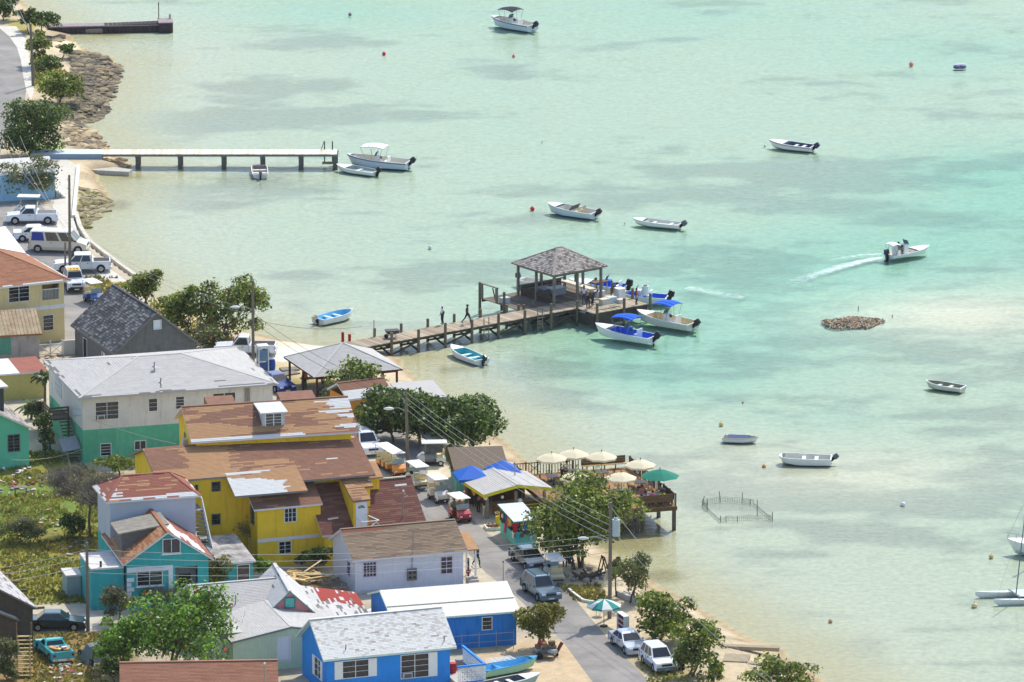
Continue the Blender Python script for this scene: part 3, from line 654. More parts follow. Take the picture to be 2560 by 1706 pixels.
y2 = House('yellow_main_house','long yellow two-storey house with broad weathered brown shingle roof',(393,1206),(927,1162),8.0,8.9,oh=.45)
y2.win('front',(530,1207,550,1227),(1,2),mat('grey_frame',(120,124,120),.6)); y2.win('front',(530,1287,550,1310),(1,2),mat('grey_frame',(120,124,120),.6)); y2.win('front',(488,1214,494,1226),(1,2),mat('grey_frame',(120,124,120),.6))
y2.walls(YEL,'x',1.62)
rise = 1.62; W,D,z = y2.W,y2.D,y2.ze; k = rise/(D/2); xe,_ = y2.loc(560,1187,z); ext = 2.6
xp,_ = y2.loc(745,1200,z-.8); e2 = 1.3
S1 = [(0,0,z),(xe,0,z),(xe,D/2,z+rise),(0,D/2,z+rise)]; S2 = [(xe,-ext,z-ext*k),(xp,-ext,z-ext*k),(xp,D/2,z+rise),(xe,D/2,z+rise)]; S4 = [(xp,-e2,z-e2*k),(W,-e2,z-e2*k),(W,D/2,z+rise),(xp,D/2,z+rise)]; S3 = [(W,D,z),(0,D,z),(0,D/2,z+rise),(W,D/2,z+rise)]
y2.roof = y2.slab([S1,S2,S4,S3],BROWN,mat('fascia_slate',(126,124,120),.7))
def chl(u,v,r):
    if r.random()<.03: return 1,1.4
    if v < .33+.25*u+r.uniform(-.05,.05) and u > -.1: return (1,.8) if (v < .3 or u > .5) else (0,0)
    if .55 < u+r.uniform(-.07,.07) and v < .9: return 1,.9
    return 0,0
def chr_(u,v,r):
    j = r.uniform(-.025,.025)
    if u+j < .36-.12*max(0,v-.1) and v < .33-.28*(u+j): return 2,.8
    if u+j < .27 and v < .42 and v > .37: return 2,1
    if u+j < .5 and v < .43+.1*u+j and not(v>.36 and u<.2): return 1,.9
    if .18 < u+j < .47 and .52 < v < .60: return 1,1.1
    if u < .10+j and v > .35: return 1,.8
    if u > .55 and r.random() < .012: return 2,1.3
    return (1,1.4) if r.random() < .025 else (0,0)
shingles(y2.roof,S1,BR,chl,n_obj=100,seed=8); fr = (xp-xe)/(W-xe); shingles(y2.roof,S2,BR,lambda u,v,r: chr_(u*fr,v,r),n_obj=120,seed=9); shingles(y2.roof,S4,BR,lambda u,v,r: chr_(fr+u*(1-fr),.16+v*.84,r),n_obj=80,seed=19); shingles(y2.roof,S3,BR,plain(),n_obj=0,seed=10)
mb = MB(); x,y = y2.loc(624,1180,z-.3); mb.cyl((x,y,z-1),(x,y,z+.25),.16,n=10); y2.part(mb,'chimney_pipe',mat('rusty_pipe',(140,88,52),.8,.2))
mb = MB(); x,y = y2.loc(705,1193,z-.6); mb.cyl((x,y,z-1.2),(x,y,z-.45),.13,n=10); y2.part(mb,'roof_vent',black())
# small lean-to at its right end
mb = MB(); x0 = W-.45; mb.box(x0,-.5,0,x0+1.0,1.2,z-1.0-.05); y2.part(mb,'side_porch',YEL)
MB().prism([(-.7,z-1.0),(-.7,z-.88),(1.3,z-.1),(1.3,z-.22)],x0-.15,x0+1.25,'x').build('porch_roof',TAN,y2.o)

y3 = House('yellow_front_wing','yellow two-storey front wing with brown gable roof and small grid window',(635,1275),(807,1259),5.9,4.7,oh=.4)
y3.win('front',(712,1273,740,1303),(3,3)); y3.win('front',(698,1356,727,1382),(2,3)); y3.win('left',(1.2,3.3,2.2,4.7),(1,4),px=False,frame=mat('grey_frame',(120,124,120)))
y3.win('left',(2.9,.1,3.7,2.0),(1,1),px=False,pane=mat('dark_door',(60,56,50)))
y3.x1 += .35; y3.walls(YEL,'x',1.2); y3.gable_roof('x',1.2,BROWN,fasW,dict(mats=BR,choose=worn(6,12),n_obj=160))
zb = y3.front(740,1344)[1]; mb = MB(); mb.box(y3.x0,y3.y0-.06,zb-.14,y3.x1+3,y3.y0-.003,zb+.14); y3.part(mb,'white_band',fasW)
# low wing with steep dark roof, and the stair-head box on it
y5 = House('yellow_low_wing','low yellow wing with steep dark red-brown roof beside the street',(806,1340),(1069,1313),3.6,7.6,oh=.3)
y5.walls(YEL,'x',3.1); DK = [sh_mat('dark_red_brown',(116,76,66)),sh_mat('dark_red_brown_worn',(132,94,76)),PALE]
y5.gable_roof('x',3.1,DK[0],fasW,dict(mats=DK,choose=lambda u,v,r:(1,.4) if r.random()<.35 else ((2,2) if r.random()<.004 else (0,0)),course=.2,strip=1.0))
sx = thing('stair_head','yellow stair head with tan sloping roof and white arched-pane door','stair head',y5.M @ Vector((0,0,0)),y5.ang)
x0,_ = y5.front(884,1300,.35); x1,_ = y5.front(934,1300,.35); xm,_ = y5.front(921,1300,.35)
_,zd = y5.front(900,1315,.35); _,zt = y5.front(900,1252,.35)
MB().prism([(.35,zd-.2),(.35,zt),(5.2,zt+2.0),(5.2,zd-.2)],x0,xm,'x').build('wall',YEL,sx)
MB().prism([(1.8,zd+.3),(1.8,zt+.62),(5.2,zt+1.95),(5.2,zd+.3)],xm+.004,x1+.25,'x').build('side_wall',YEL,sx)
rf = MB(); rf.prism([(.1,zt-.02),(.1,zt+.1),(2.0,zt+.88),(2.0,zt+.76)],x0-.15,xm+.12,'x'); rf.prism([(1.6,zt+.6),(1.6,zt+.72),(5.4,zt+2.25),(5.4,zt+2.1)],x0-.15,x1+.45,'x'); rf = rf.build('roof',BROWN,sx)
k2 = .78/1.9; tp = [(x0-.15,.1,zt+.1),(xm+.12,.1,zt+.1),(xm+.12,1.6,zt+.1+1.5*k2),(x0-.15,1.6,zt+.1+1.5*k2)]; tq = [(x0-.15,1.6,zt+.725),(x1+.45,1.6,zt+.725),(x1+.45,5.4,zt+2.255),(x0-.15,5.4,zt+2.255)]
shingles(rf,tp,[TAN,BROWN,PALE],plain(.3),n_obj=20,seed=4); shingles(rf,tq,[TAN,BROWN,PALE],lambda u,v,r:(2,2) if (u>.75 and .15<v<.35 and r.random()<.5) else ((1,.5) if r.random()<.35 else (0,0)),n_obj=60,seed=5)
a,zb = y5.front(889,1308,.35); b,_ = y5.front(917,1300,.35); zc = zt-.12
d = MB().box(a,.28,zd-.05,b,.346,zc).build('door',mat('white_door',(222,226,232),.4,.04),sx)
fan = MB(); cx = (a+b)/2
for k in range(5):
    t0,t1 = math.pi*k/5+.08, math.pi*(k+1)/5-.08; fan.quad([(cx+.06*math.cos(t0),.275,zc-.5+.06*math.sin(t0)),(cx+.3*math.cos(t0),.275,zc-.5+.26*math.sin(t0)),(cx+.3*math.cos(t1),.275,zc-.5+.26*math.sin(t1)),(cx+.06*math.cos(t1),.275,zc-.5+.06*math.sin(t1))])
fan.build('fan_light',mat('fan_glass',(88,54,40),.3),d); MB().sphere((b-.1,.24,zd+.9),.04).build('handle',metal_grey(),d)
MB().box(xm+.1,1.72,zd+1.25,xm+.5,1.79,zd+1.75).build('window',white_paint(),sx); MB().box(xm+.16,1.705,zd+1.32,xm+.44,1.716,zd+1.68).build('pane',glass(),sx)
mb = MB(); zr = zd+.25
for p,q in (((a-.0,.2,zr+.5),(a+.2,-.7,zr+.35)),((a+.2,-.7,zr+.35),(b+.7,-.55,zr+.3)),((b+.7,-.55,zr+.3),(b+.1,.2,zr+.55)),((a+.5,-.7,zr-.4),(b+.6,-.55,zr+.3)),((b,-.6,zr-.4),(a+.2,-.7,zr+.3)),((b+.9,-.5,zr-.3),(b+.4,-.5,zr+.3))): mb.beam(p,q,.08,.05)
mb.build('landing_rail',white_paint(),sx)
for (a,b,zz) in (((820,1301),(845,1297),0),((938,1201),(1014,1194),0)):
    p = on_plane(a[0],a[1],y5.M @ Vector((0,0,y5.ze)),y5.R3 @ Vector((0,-3.1,3.8)).normalized()); q = on_plane(b[0],b[1],y5.M @ Vector((0,0,y5.ze)),y5.R3 @ Vector((0,-3.1,3.8)).normalized()); up = Vector((0,0,.08))
    tag(MB().beam(p+up,q+up,.14,.1).build('plank',mat('pale_plank',(220,210,186),.8)), 'pale plank lying on dark red-brown roof '+('left of' if zz == 0 and a[0] < 900 else 'right of')+' the stair head','plank')
tp = on_plane(1007,1293,y5.M @ Vector((0,0,y5.ze)),y5.R3 @ Vector((0,-3.1,3.8)).normalized())
t = thing('aerial_mast','slim metal mast with cables standing on dark red-brown roof','mast',tp); MB().cyl((0,0,-.1),(.05,0,2.1),.04).build('pole',metal_grey(),t); MB().sphere((.05,0,2.15),.09).build('cap',white_paint(),t); MB().tube([(.05,0,2.1),(.2,0,1.9),(.15,0,1.6),(.4,.1,1.75)],.02).build('cable',mat('pale_cable',(200,200,196),.6),t)

# --- grey-blue and teal house with hip-roofed block behind a gabled front
TEAL = mat('teal_render',(54,164,164),.8,.12,.9,.15,25,streak=(84,178,172)); LAV = mat('lavender_render',(176,184,196),.85,.05,1,.12,25)
tb = House('teal_rear_block','lavender-grey two-storey block with red-brown hip roof behind the teal gabled house',(266,1256),(502,1239),8.0,5.2,oh=.35)
tb.walls(LAV,split=3.5,m2=TEAL); tb.hip_roof(1.35,RUST,fasW,dict(mats=[RUST,TAN,PALE],choose=lambda u,v,r:(2,1) if (u<.14 and v>-.1 and r.random()<.85) or (v<.12 and .2<u and r.random()<.6) or u>.93 else ((1,.5) if r.random()<.15 else (0,0)),n_obj=200),half=1.9)
h = House('teal_gabled_house','teal house with tan gable roof, white-edged front gable and flaking white right slope',(308,1413),(536,1386),4.7,9.0,oh=.35,ang=14)
for r,st in (((343,1423,405,1461),(2,4)),((407,1349,449,1380),(2,1))): h.win('front',r,st,sill=True)
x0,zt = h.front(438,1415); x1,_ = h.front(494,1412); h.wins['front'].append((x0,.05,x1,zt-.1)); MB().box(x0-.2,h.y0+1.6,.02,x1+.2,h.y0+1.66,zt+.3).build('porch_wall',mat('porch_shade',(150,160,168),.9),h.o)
MB().box(x0+.6,h.y0+1.52,.05,x0+1.5,h.y0+1.595,2.1).build('door',mat('dark_door',(60,56,50)),h.o)
h.walls(TEAL,'y',2.4)
h.gable_roof('y',2.4,TAN,fasW,dict(mats=[sh_mat('tan_red',(158,104,70)),TAN,PALE,RUST],choose=lambda u,v,r:(r.choice((0,1)),.3),n_obj=200))
# the right slope is flaked: red with white patches on top of the tan courses
rp = [(h.W,0,h.ze+.03),(h.W,h.D,h.ze+.03),(h.W/2,h.D,h.ze+2.43),(h.W/2,0,h.ze+2.43)]
fl = worn(0,3,[(.35,.8,.4,.14),(.25,.45,.13,.3),(.1,.3,.1,.16),(.6,.85,.4,.12)]); shingles(h.roof,rp,[RUST,TAN,PALE],fl,n_obj=60,seed=12)
q = mat('white_quoin',(216,222,226),.7,.04); mb = MB()
for k in range(6): w = .55 if k%2 else .34; mb.box(h.x0-.02,h.y0-.04,.3+k*.38,h.x0+w,h.y0-.003,.62+k*.38)
h.part(mb,'quoin',q,kind='stuff'); x0,_ = h.front(330,1415); x1,_ = h.front(432,1415); mb = MB(); mb.box(h.x0,h.y0-.035,h.ze-.75,x1,h.y0-.002,h.ze-.35); mb.box(x1-.35,h.y0-.036,.2,x1,h.y0-.0025,h.ze-.35); h.part(mb,'white_trim',q)
# grey weathered dormer on its left slope
mb = MB(); zz = h.ze; mb.prism([(.4,zz+.35),(.4,zz+1.75),(3.6,zz+2.2),(3.6,zz+1.2)],2.6,5.6,'y'); d = h.part(mb,'dormer',mat('dormer_grey',(112,108,104),.9,.15))
for k in range(4): MB().prism([(.1,zz+1.72),(.1,zz+1.84),(4.1,zz+2.4),(4.1,zz+2.28)],2.35+k*.9,3.23+k*.9,'y').build('roof_sheet',mat('weathered_sheet',(140,134,122),.9,.25,2,.3,10),d)
# lean-to on the right, flat-roofed teal annexe on the left, white outside stair
h2 = House('teal_lean_to','low teal lean-to with mottled grey sheet roof and white-framed screen door',(548,1410),(640,1402),3.3,6.0,oh=.2)
h2.win('front',(594,1414,623,1460),(1,2),pane=mat('screen',(96,84,78),.8,.2)); h2.walls(TEAL,sides=('front','left','right'))
h2.slab([[(0,0,h2.ze),(h2.W,0,h2.ze),(h2.W,6,h2.ze+.6),(0,6,h2.ze+.6)]],mat('mottled_sheet',(124,116,108),.9,.3,1.2,.3,9,rgb2=(196,192,186)),fasW)
t = thing('teal_annexe','small teal flat-roofed annexe at left end of teal gabled house','annexe',h.M @ Vector((-2.35,.8,0)),h.ang)
MB().box(0,0,0,2.55,4.6,3.2).build('wall',TEAL,t); MB().box(-.05,-.05,3.203,2.55,4.65,3.35).build('flat_roof',mat('annexe_roof',(206,202,196),.8,.08),t); MB().cyl((.8,.3,3.3),(.8,.3,3.8),.09).build('vent_pipe',black(),t)
t = thing('water_tank_shed','pale flat-topped tank stand behind teal annexe, low','shed',h.M @ Vector((-3.5,5.0,0)),h.ang); MB().box(0,0,0,1.1,2.0,1.6).build('wall',mat('tank_wall',(150,170,172),.8,.1),t); MB().box(-.1,-.1,1.603,1.2,2.1,1.75).build('lid',mat('annexe_roof',(206,202,196)),t)
t = thing('white_stair','white-railed outside stair between lavender block and yellow house','stair',tb.M @ Vector((tb.W-.2,.4,.9)),tb.ang)
for k in range(15): MB().box(.1,3.2-k*.3-.32,3.9-k*.26,1.1,3.2-k*.3,3.96-k*.26).build('tread',mat('stair_tread',(150,148,144),.85,.1),t)
MB().box(.05,3.2,3.85,1.15,5.0,3.95).build('landing',mat('stair_tread',(150,148,144)),t)
for x in (.04,1.12):
    MB().beam((x,3.2,3.9),(x,-1.3,.0),.08,.3).build('stringer',white_paint(),t); MB().beam((x,3.2,4.85),(x,-1.3,.95),.06,.08).build('handrail',white_paint(),t)
    if x > 1: MB().beam((x,5.0,4.85),(x,3.2,4.85),.06,.08).build('handrail',white_paint(),t); MB().quad([(x,3.2,4.8),(x,-1.3,.9),(x,-1.3,.15),(x,3.2,4.05)]).quad([(x+.03,3.2,4.05),(x+.03,-1.3,.15),(x+.03,-1.3,.9),(x+.03,3.2,4.8)]).build('side_board',white_paint(),t)
    for k in range(6): y = 3.2-k*.9; z = 3.9-k*.78; MB().cyl((x,y,z),(x,y,z+.95),.035,n=6).build('baluster',white_paint(),t)
# --- white boarded house by the street
h = House('white_boarded_house','white vertically boarded house with brown shingle roof beside the street',(881,1402),(1170,1377),3.85,6.7,oh=.3)
lil = mat('lilac_frame',(204,192,212),.6,.05)
for r,st in (((909,1408,940,1440),(4,5)),((1103,1394,1130,1432),(2,4))): h.win('front',r,st,lil)
h.win('left',(1.6,1.1,2.4,2.2),(1,3),lil,px=False)
bw = siding('white_boards',(214,214,222),axis='XY',pitch=.2,depth=.8,var=.04,streak=(196,196,206)); h.walls(bw,'x',1.65)
LB = [sh_mat('olive_brown',(138,118,96)),sh_mat('olive_brown_dark',(120,102,84)),sh_mat('olive_brown_light',(150,130,106)),sh_mat('red_brown',(138,84,68))]
h.gable_roof('x',1.65,LB[0],fasW,dict(mats=LB,choose=lambda u,v,r:(3,1) if (v>.86-.3*max(0,u-.3) and u<.42 and v>.72) else ((1,.7) if abs(v-.72)<.02 else (r.choice((0,0,0,0,1,2)),.2))))
x,z = h.front(1029,1436); m1 = mat('meter_grey',(112,112,112),.6,.15); MB().box(x-.38,h.y0-.22,z-.45,x+.38,h.y0-.003,z+.45).build('meter_box',m1,h.o)
for i in range(2):
    for j in range(2): MB().cyl((x-.17+.34*i,h.y0-.27,z-.2+.38*j),(x-.17+.34*i,h.y0-.221,z-.2+.38*j),.12,n=10).build('meter',mat('meter_glass',(60,50,44),.2),h.o)
MB().cyl((x,h.y0-.1,z+.45),(x+.15,h.y0-.1,z+3.6),.035).build('service_mast',metal_grey(),h.o)
mb = MB()
for k in range(26):
    x0 = h.x0+k*.1; mb.beam((x0,h.y0-.03,.0),(x0+.3,h.y0-.03,.3),.015,.025); mb.beam((x0+.3,h.y0-.05,.0),(x0,h.y0-.05,.3),.015,.025)
h.part(mb,'lattice',white_paint(),kind='stuff')
t = thing('street_porch','small porch with tan roof and white post at street end of white boarded house','porch',h.M @ Vector((h.W-.3,.5,0)),h.ang)
MB().prism([(-.3,2.75),(-.3,2.85),(2.6,3.5),(2.6,3.4)],0,1.3,'x').build('roof',TAN,t)
for y in (-.1,2.3): MB().box(1.0,y,0,1.12,y+.12,2.9).build('post',white_paint(),t)
for z in (.5,.9): MB().beam((1.06,-.05,z),(1.06,2.3,z),.05,.07).build('rail',white_paint(),t)
for k in range(4): MB().box(.2,-1.4+k*.3,.0,1.1,-1.1+k*.3,.17*(k+1)).build('step',concrete(),t)

# --- blue house with white sheet-metal roof
BLUE = mat('blue_render',(40,124,198),.75,.1,.8,.12,25,streak=(28,92,160))
h = House('blue_metal_roofed_house','blue house with white corrugated metal roof beside the road',(980,1552),(1301,1528),3.7,7.8,oh=.25)
h.win('front',(1206,1545,1229,1573),(1,3)); h.walls(BLUE,'x',1.3)
wmet = mat('white_metal',(226,222,208),.5,.06,.7,.1,8,streak=(196,190,176)); h.gable_roof('x',1.3,wmet,mat('pale_fascia',(200,220,206),.6))
n = 52
for k in range(n): x = .1+k*(h.W-.2)/(n-1); MB().beam((x,.03,h.ze+.015),(x,h.D/2,h.ze+1.315),.06,.03).build('roof_rib',wmet,h.roof)
MB().beam((.05,h.D*.22,h.ze+.61),(h.W-.05,h.D*.22,h.ze+.61),.1,.05).build('roof_lap',mat('lap_grey',(176,172,160),.6),h.roof)
t = thing('rail_fence','thin white pipe fence along the foot of blue metal-roofed house','fence',h.M @ Vector((2.5,-.9,0)),h.ang)
for k in range(6): MB().cyl((k*1.35,0,0),(k*1.35,0,1.5),.025,n=6).build('post',metal_grey(),t)
for z in (.75,1.35): MB().cyl((0,0,z),(6.75,0,z),.02,n=6).build('rail',metal_grey(),t)
t = thing('upturned_dinghy','upturned white dinghy at the end of blue metal-roofed house','dinghy',G(938,1540),R(20))
mb = MB(); mb.sphere((0,0,0),1,12,8,sc=(1.35,.65,.62)); mb.build('hull',mat('gelcoat_white',(232,232,228),.35,.04),t,smooth=True)

# --- bright blue house with white shingles at the bottom
BB = mat('bright_blue_render',(40,138,222),.7,.09,.8,.1,25,streak=(74,156,222))
h = House('bright_blue_house','bright blue house with mottled white shingle roof and white shutters, bottom centre',(808,1651),(1142,1618),3.95,6.8,oh=.4)
wf = mat('shutter_white',(236,236,232),.5,.04)
h.win('front',(857,1655,921,1690),(2,3),wf,shutter='both'); h.win('front',(1003,1640,1071,1690),(2,4),wf,shutter='r',ac=True)
h.win('left',(1.9,.9,3.3,2.3),(2,3),wf,px=False,shutter='both'); h.walls(BB,'x',2.2)
WS = [sh_mat('white_shingle',(222,220,212),.05),sh_mat('white_shingle_worn',(202,196,186),.1),sh_mat('white_shingle_dark',(174,164,152),.15)]
h.gable_roof('x',2.2,WS[0],mat('pale_fascia',(200,220,206)),dict(mats=WS,choose=lambda u,v,r:((2,1) if r.random()<.10 else (1,.8)) if r.random()<(.30 if v>.3 else .12) else (0,0),course=.15,strip=.31))
for px_,py_ in ((864,1625),(1110,1605)):
    p = h.Mi @ on_plane(px_,py_,h.M @ Vector((0,0,h.ze)),h.R3 @ Vector((0,-2.2,3.4)).normalized()); MB().cyl((p.x,p.y,p.z-.05),(p.x+.03,p.y,p.z+.42),.035,n=6).build('vent_pipe',black(),h.o)
t = thing('blue_terrace','blue terrace with white pierced-block parapet at right end of bright blue house','terrace',h.M @ Vector((h.x1+.01,-1.4,0)),h.ang)
MB().box(0,0,0,2.2,5.2,.5).build('floor',concrete(),t)
for a in ((0,0,2.2,.12),(2.08,.13,2.2,5.2)): MB().box(a[0],a[1],.5,a[2],a[3],.62).build('base',BB,t); MB().box(a[0]-.03,a[1]-.03,1.75,a[2]+.03,a[3]+.03,1.88).build('cap',BB,t)
def block(mb,o,u,w):
    for p,q in (((0,0),(w,0)),((w,0),(w,w)),((w,w),(0,w)),((0,w),(0,0)),((0,0),(w,w)),((w,0),(0,w)),((w/2,0),(w/2,w)),((0,w/2),(w,w/2))):
        a = Vector(o)+Vector(u)*p[0]+Vector((0,0,p[1])); b = Vector(o)+Vector(u)*q[0]+Vector((0,0,q[1])); mb.beam(a,b,.05,.035)
bm0 = MB(); block(bm0,(0,0,0),(1,0,0),.35); bmesh0 = bm0.mesh('pierced_block',[wf]); bm1 = MB(); block(bm1,(0,0,0),(0,1,0),.35); bmesh1 = bm1.mesh('pierced_block',[wf])
for i in range(6):
    for j in range(3): o = obj('pierced_block',bmesh0,t); o.location = (.03+i*.36,.06,.65+j*.365)
for i in range(13):
    for j in range(3): o = obj('pierced_block',bmesh1,t); o.location = (2.14,.15+i*.385,.65+j*.365)
for k,(c,l) in enumerate((((190,30,24),'red plastic drum on blue terrace'),((150,150,140),'grey drum on blue terrace'))):
    p = h.M @ Vector((h.x1+.6+.8*k,1.6+.8*k,.5)); tag(MB().cyl((0,0,0),(0,0,.75),.28,.3,12).build('drum',mat('drum_%d'%c[0],c,.5)),l,'drum').location = p
t = thing('blue_cool_box','blue box bin beside left wall of bright blue house','bin',h.M @ Vector((-1.2,-.3,0)),h.ang); MB().box(0,0,0,1.2,1.0,.95).build('body',BB,t); MB().box(-.04,-.04,.953,1.24,1.04,1.05).build('lid',mat('blue_lid',(36,120,206),.6),t)

# --- brown roof along the bottom edge
h = House('brown_roofed_house','house with plain reddish-brown shingle roof at the bottom edge',(300,1790),(700,1772),4.2,9.5,oh=.3,ang=3.2)
h.walls(mat('pale_wall',(220,214,200),.9,.05),'x',2.6); h.gable_roof('x',2.6,sh_mat('plain_brown',(158,112,88)),fasW,dict(mats=[sh_mat('plain_brown',(158,112,88)),sh_mat('plain_brown_dark',(150,104,82))],choose=plain(.3),course=.14,strip=1.0))
t = thing('aerial_mast','thin metal mast at right end of the plain brown roof','mast',h.M @ Vector((h.W-1,2.2,4.3))); MB().cyl((0,0,-.8),(0,0,2.0),.04).build('pole',metal_grey(),t); MB().sphere((0,0,2.0),.08).build('cap',white_paint(),t)

# --- grey roofs and the pink gable in the middle
GR = dict(mats=[GREYS2,GREYS,GREYD],choose=lambda u,v,r:(2,2) if r.random()<.003 else ((1,.3) if r.random()<.35 else (0,0)),course=.18,strip=.5)
h = House('grey_roofed_house','low house with broad pale grey shingle roof left of the pink gable',(498,1548),(722,1528),3.6,7.2,oh=.25)
h.walls(mat('pale_green_wall',(176,196,170),.85,.08)); h.gable_roof('x',1.65,GREYS2,fasW,GR)
MB().cyl((3.2,1.2,h.ze+.2),(3.2,1.2,h.ze+1.3),.05).build('vent_pipe',metal_grey(),h.o)
t = thing('flat_roofed_porch','flat grey-edged porch roof in front of the broad grey roof','porch',P(532,1578,4.0),R(14)); t.location.z = GZ
MB().box(0,0,2.55,3.3,3.6,2.75).build('roof',GREYS2,t); MB().box(-.03,-.05,2.2,3.33,-.003,2.72).build('fascia',mat('slate_fascia',(112,120,124),.7,.12),t); MB().box(3.303,0,2.2,3.36,3.6,2.72).build('side_fascia',mat('slate_fascia',(112,120,124)),t)
for x in (.1,3.1): MB().box(x,.1,0,x+.12,.22,2.55).build('post',white_paint(),t)
PINK = mat('pink_render',(214,138,136),.8,.07,1.2,.1,25)
h = House('pink_gabled_house','pink house with swept grey roof patched in red behind the bright blue house',(660,1542),(792,1528),3.7,7.9,oh=.25,ang=10.5)
h.win('front',(713,1496,736,1518),(1,1),mat('teal_frame',(60,130,124),.6),pane=mat('teal_pane',(96,190,180),.3,.15)); h.walls(PINK,'y',1.9)
GP = dict(mats=[sh_mat('mottled_grey',(196,194,190),.12),GREYD,sh_mat('brick_red',(156,64,54))],choose=lambda u,v,r:(r.choice((0,0,0,1)) if r.random()<.15 else 0,.3),n_obj=160)
h.gable_roof('y',1.9,GP['mats'][0],mat('teal_edge',(96,140,136),.7),GP)
Ap = [(h.W-.02,0,h.ze+.02),(h.W+4.3,0,h.ze-.75),(h.W+4.3,h.D,h.ze-.75),(h.W-.02,h.D,h.ze+.02)]
pr = h.slab([Ap],GP['mats'][0],mat('teal_edge',(96,140,136)),name='porch_roof'); shingles(pr,[Ap[1],Ap[2],Ap[3],Ap[0]],GP['mats'],lambda u,v,r:(2,1) if (u>.5 and v<.75 and r.random()<.93) else ((1,.3) if r.random()<.2 else (0,0)),n_obj=100,seed=5)
MB().box(h.W-.3,h.y0+.001,0,h.W+3.9,h.y0+.15,h.ze-.7).build('porch_wall',PINK,h.o)
h = House('pale_green_house','pale green house with low pale roof and white door beside bright blue house',(578,1606),(880,1580),3.5,7.4,oh=.2)
h.win('front',(694,1594,725,1650),(1,1),pane=mat('white_door',(222,226,232))); h.walls(siding('pale_green_boards',(186,206,178),axis='XY',pitch=.25),'y',.8); h.gable_roof('y',.8,GREYS2,mat('slate_fascia',(112,120,124)),GR)
t = thing('white_garden_steps','white timber steps with rails below door of pale green house','steps',P(690,1672,GZ),R(14))
for k in range(3): MB().box(0,k*.3,0,1.1,k*.3+.3,.18*(k+1)).build('step',white_paint(),t)
for x in (0,1.1):
    for z in (.6,1.0): MB().beam((x,-.1,z-.3),(x,1.0,z+.3),.05,.08).build('rail',white_paint(),t)

# --- left edge: mint house, flat roof with junk, unfinished house
h = House('mint_house','mint green house with grey shingled gable roof at left edge',(-210,1098),(83,1072),4.3,8.5,oh=.3)
MINT = mat('mint_render',(98,190,158),.8,.07,1.1,.1,25,streak=(120,200,172)); h.win('front',(20,1089,49,1127),(2,5),mat('blue_grey_frame',(110,120,140),.6)); h.walls(MINT,'y',2.7)
GM = dict(mats=[sh_mat('pinkish_grey',(168,158,152),.15),GREYD],choose=plain(.3),n_obj=120); h.gable_roof('y',2.7,GM['mats'][0],fasW,GM)
MB().prism([(h.W*.55,h.ze+1.3),(h.W*.55,h.ze+3.2),(h.W*.82,h.ze+3.1),(h.W*.82,h.ze+.9)],2.4,5.6,'y').build('dormer',mat('dormer_dark',(70,74,72),.9,.2),h.o)
MB().prism([(h.W*.5,h.ze+3.22),(h.W*.5,h.ze+3.36),(h.W*.85,h.ze+3.26),(h.W*.85,h.ze+3.12)],2.0,6.0,'y').build('dormer_roof',mat('annexe_roof',(206,202,196)),h.o)
h = House('flat_roofed_store','low building with white and brown flat roof behind palm at left edge',(-100,944),(120,928),3.4,4.6,oh=.2)
h.walls(mat('ochre_wall',(186,170,104),.85,.1)); W,D,z = h.W,h.D,h.ze
h.slab([[(0,0,z),(W*.68,0,z),(W*.68,D,z+.2),(0,D,z+.2)]],mat('patched_white',(212,208,200),.8,.12),fasW); h.slab([[(W*.68+.01,0,z+.01),(W,0,z+.01),(W,D,z+.21),(W*.68+.01,D,z+.21)]],RUST,fasW,name='roof_patch')
h = House('unfinished_house','grey-roofed house with protruding timber rafters at left edge beside dark sedan',(-190,1548),(93,1526),4.1,11.5,oh=.3,ang=19)
h.walls(siding('dark_boards',(84,72,58),pitch=.25,var=.2),'y',2.7); GU = dict(mats=[sh_mat('flecked_grey',(186,182,180),.1),GREYD],choose=plain(.15),n_obj=120,course=.2); h.gable_roof('y',2.7,GU['mats'][0],wood_grey(),GU)
for k in range(5): MB().beam((h.W-.6,.8+k*2.5,h.ze-.2),(h.W+.75,.8+k*2.5,h.ze-.22),.1,.18).build('rafter',mat('raw_timber',(128,108,76),.85,.15),h.o)
h = House('unfinished_annexe','lower grey-roofed annexe of the unfinished house, bottom left corner',(-190,1572),(47,1553),3.5,3.4,oh=.2,ang=19)
h.walls(siding('dark_boards',(84,72,58),pitch=.25,var=.2),'y',1.8); h.gable_roof('y',1.8,GU['mats'][0],wood_grey(),dict(GU,n_obj=60))
t = thing('timber_steps','bare timber flight of eleven open steps, bottom left','steps',P(62,1697,GZ),R(4)); rt = mat('raw_timber_pale',(188,166,112),.85,.12)
for k in range(11): MB().box(-.6,k*.3,.2+k*.215,.6,k*.3+.27,.25+k*.215).build('tread',rt,t)
for x in (-.5,.45): MB().beam((x,-.1,.05),(x,3.2,2.45),.06,.22).build('stringer',mat('raw_timber',(128,108,76)),t)
for x in (-.55,.55): MB().box(x-.05,3.2,0,x+.05,3.3,3.4).build('post',mat('raw_timber',(128,108,76)),t)
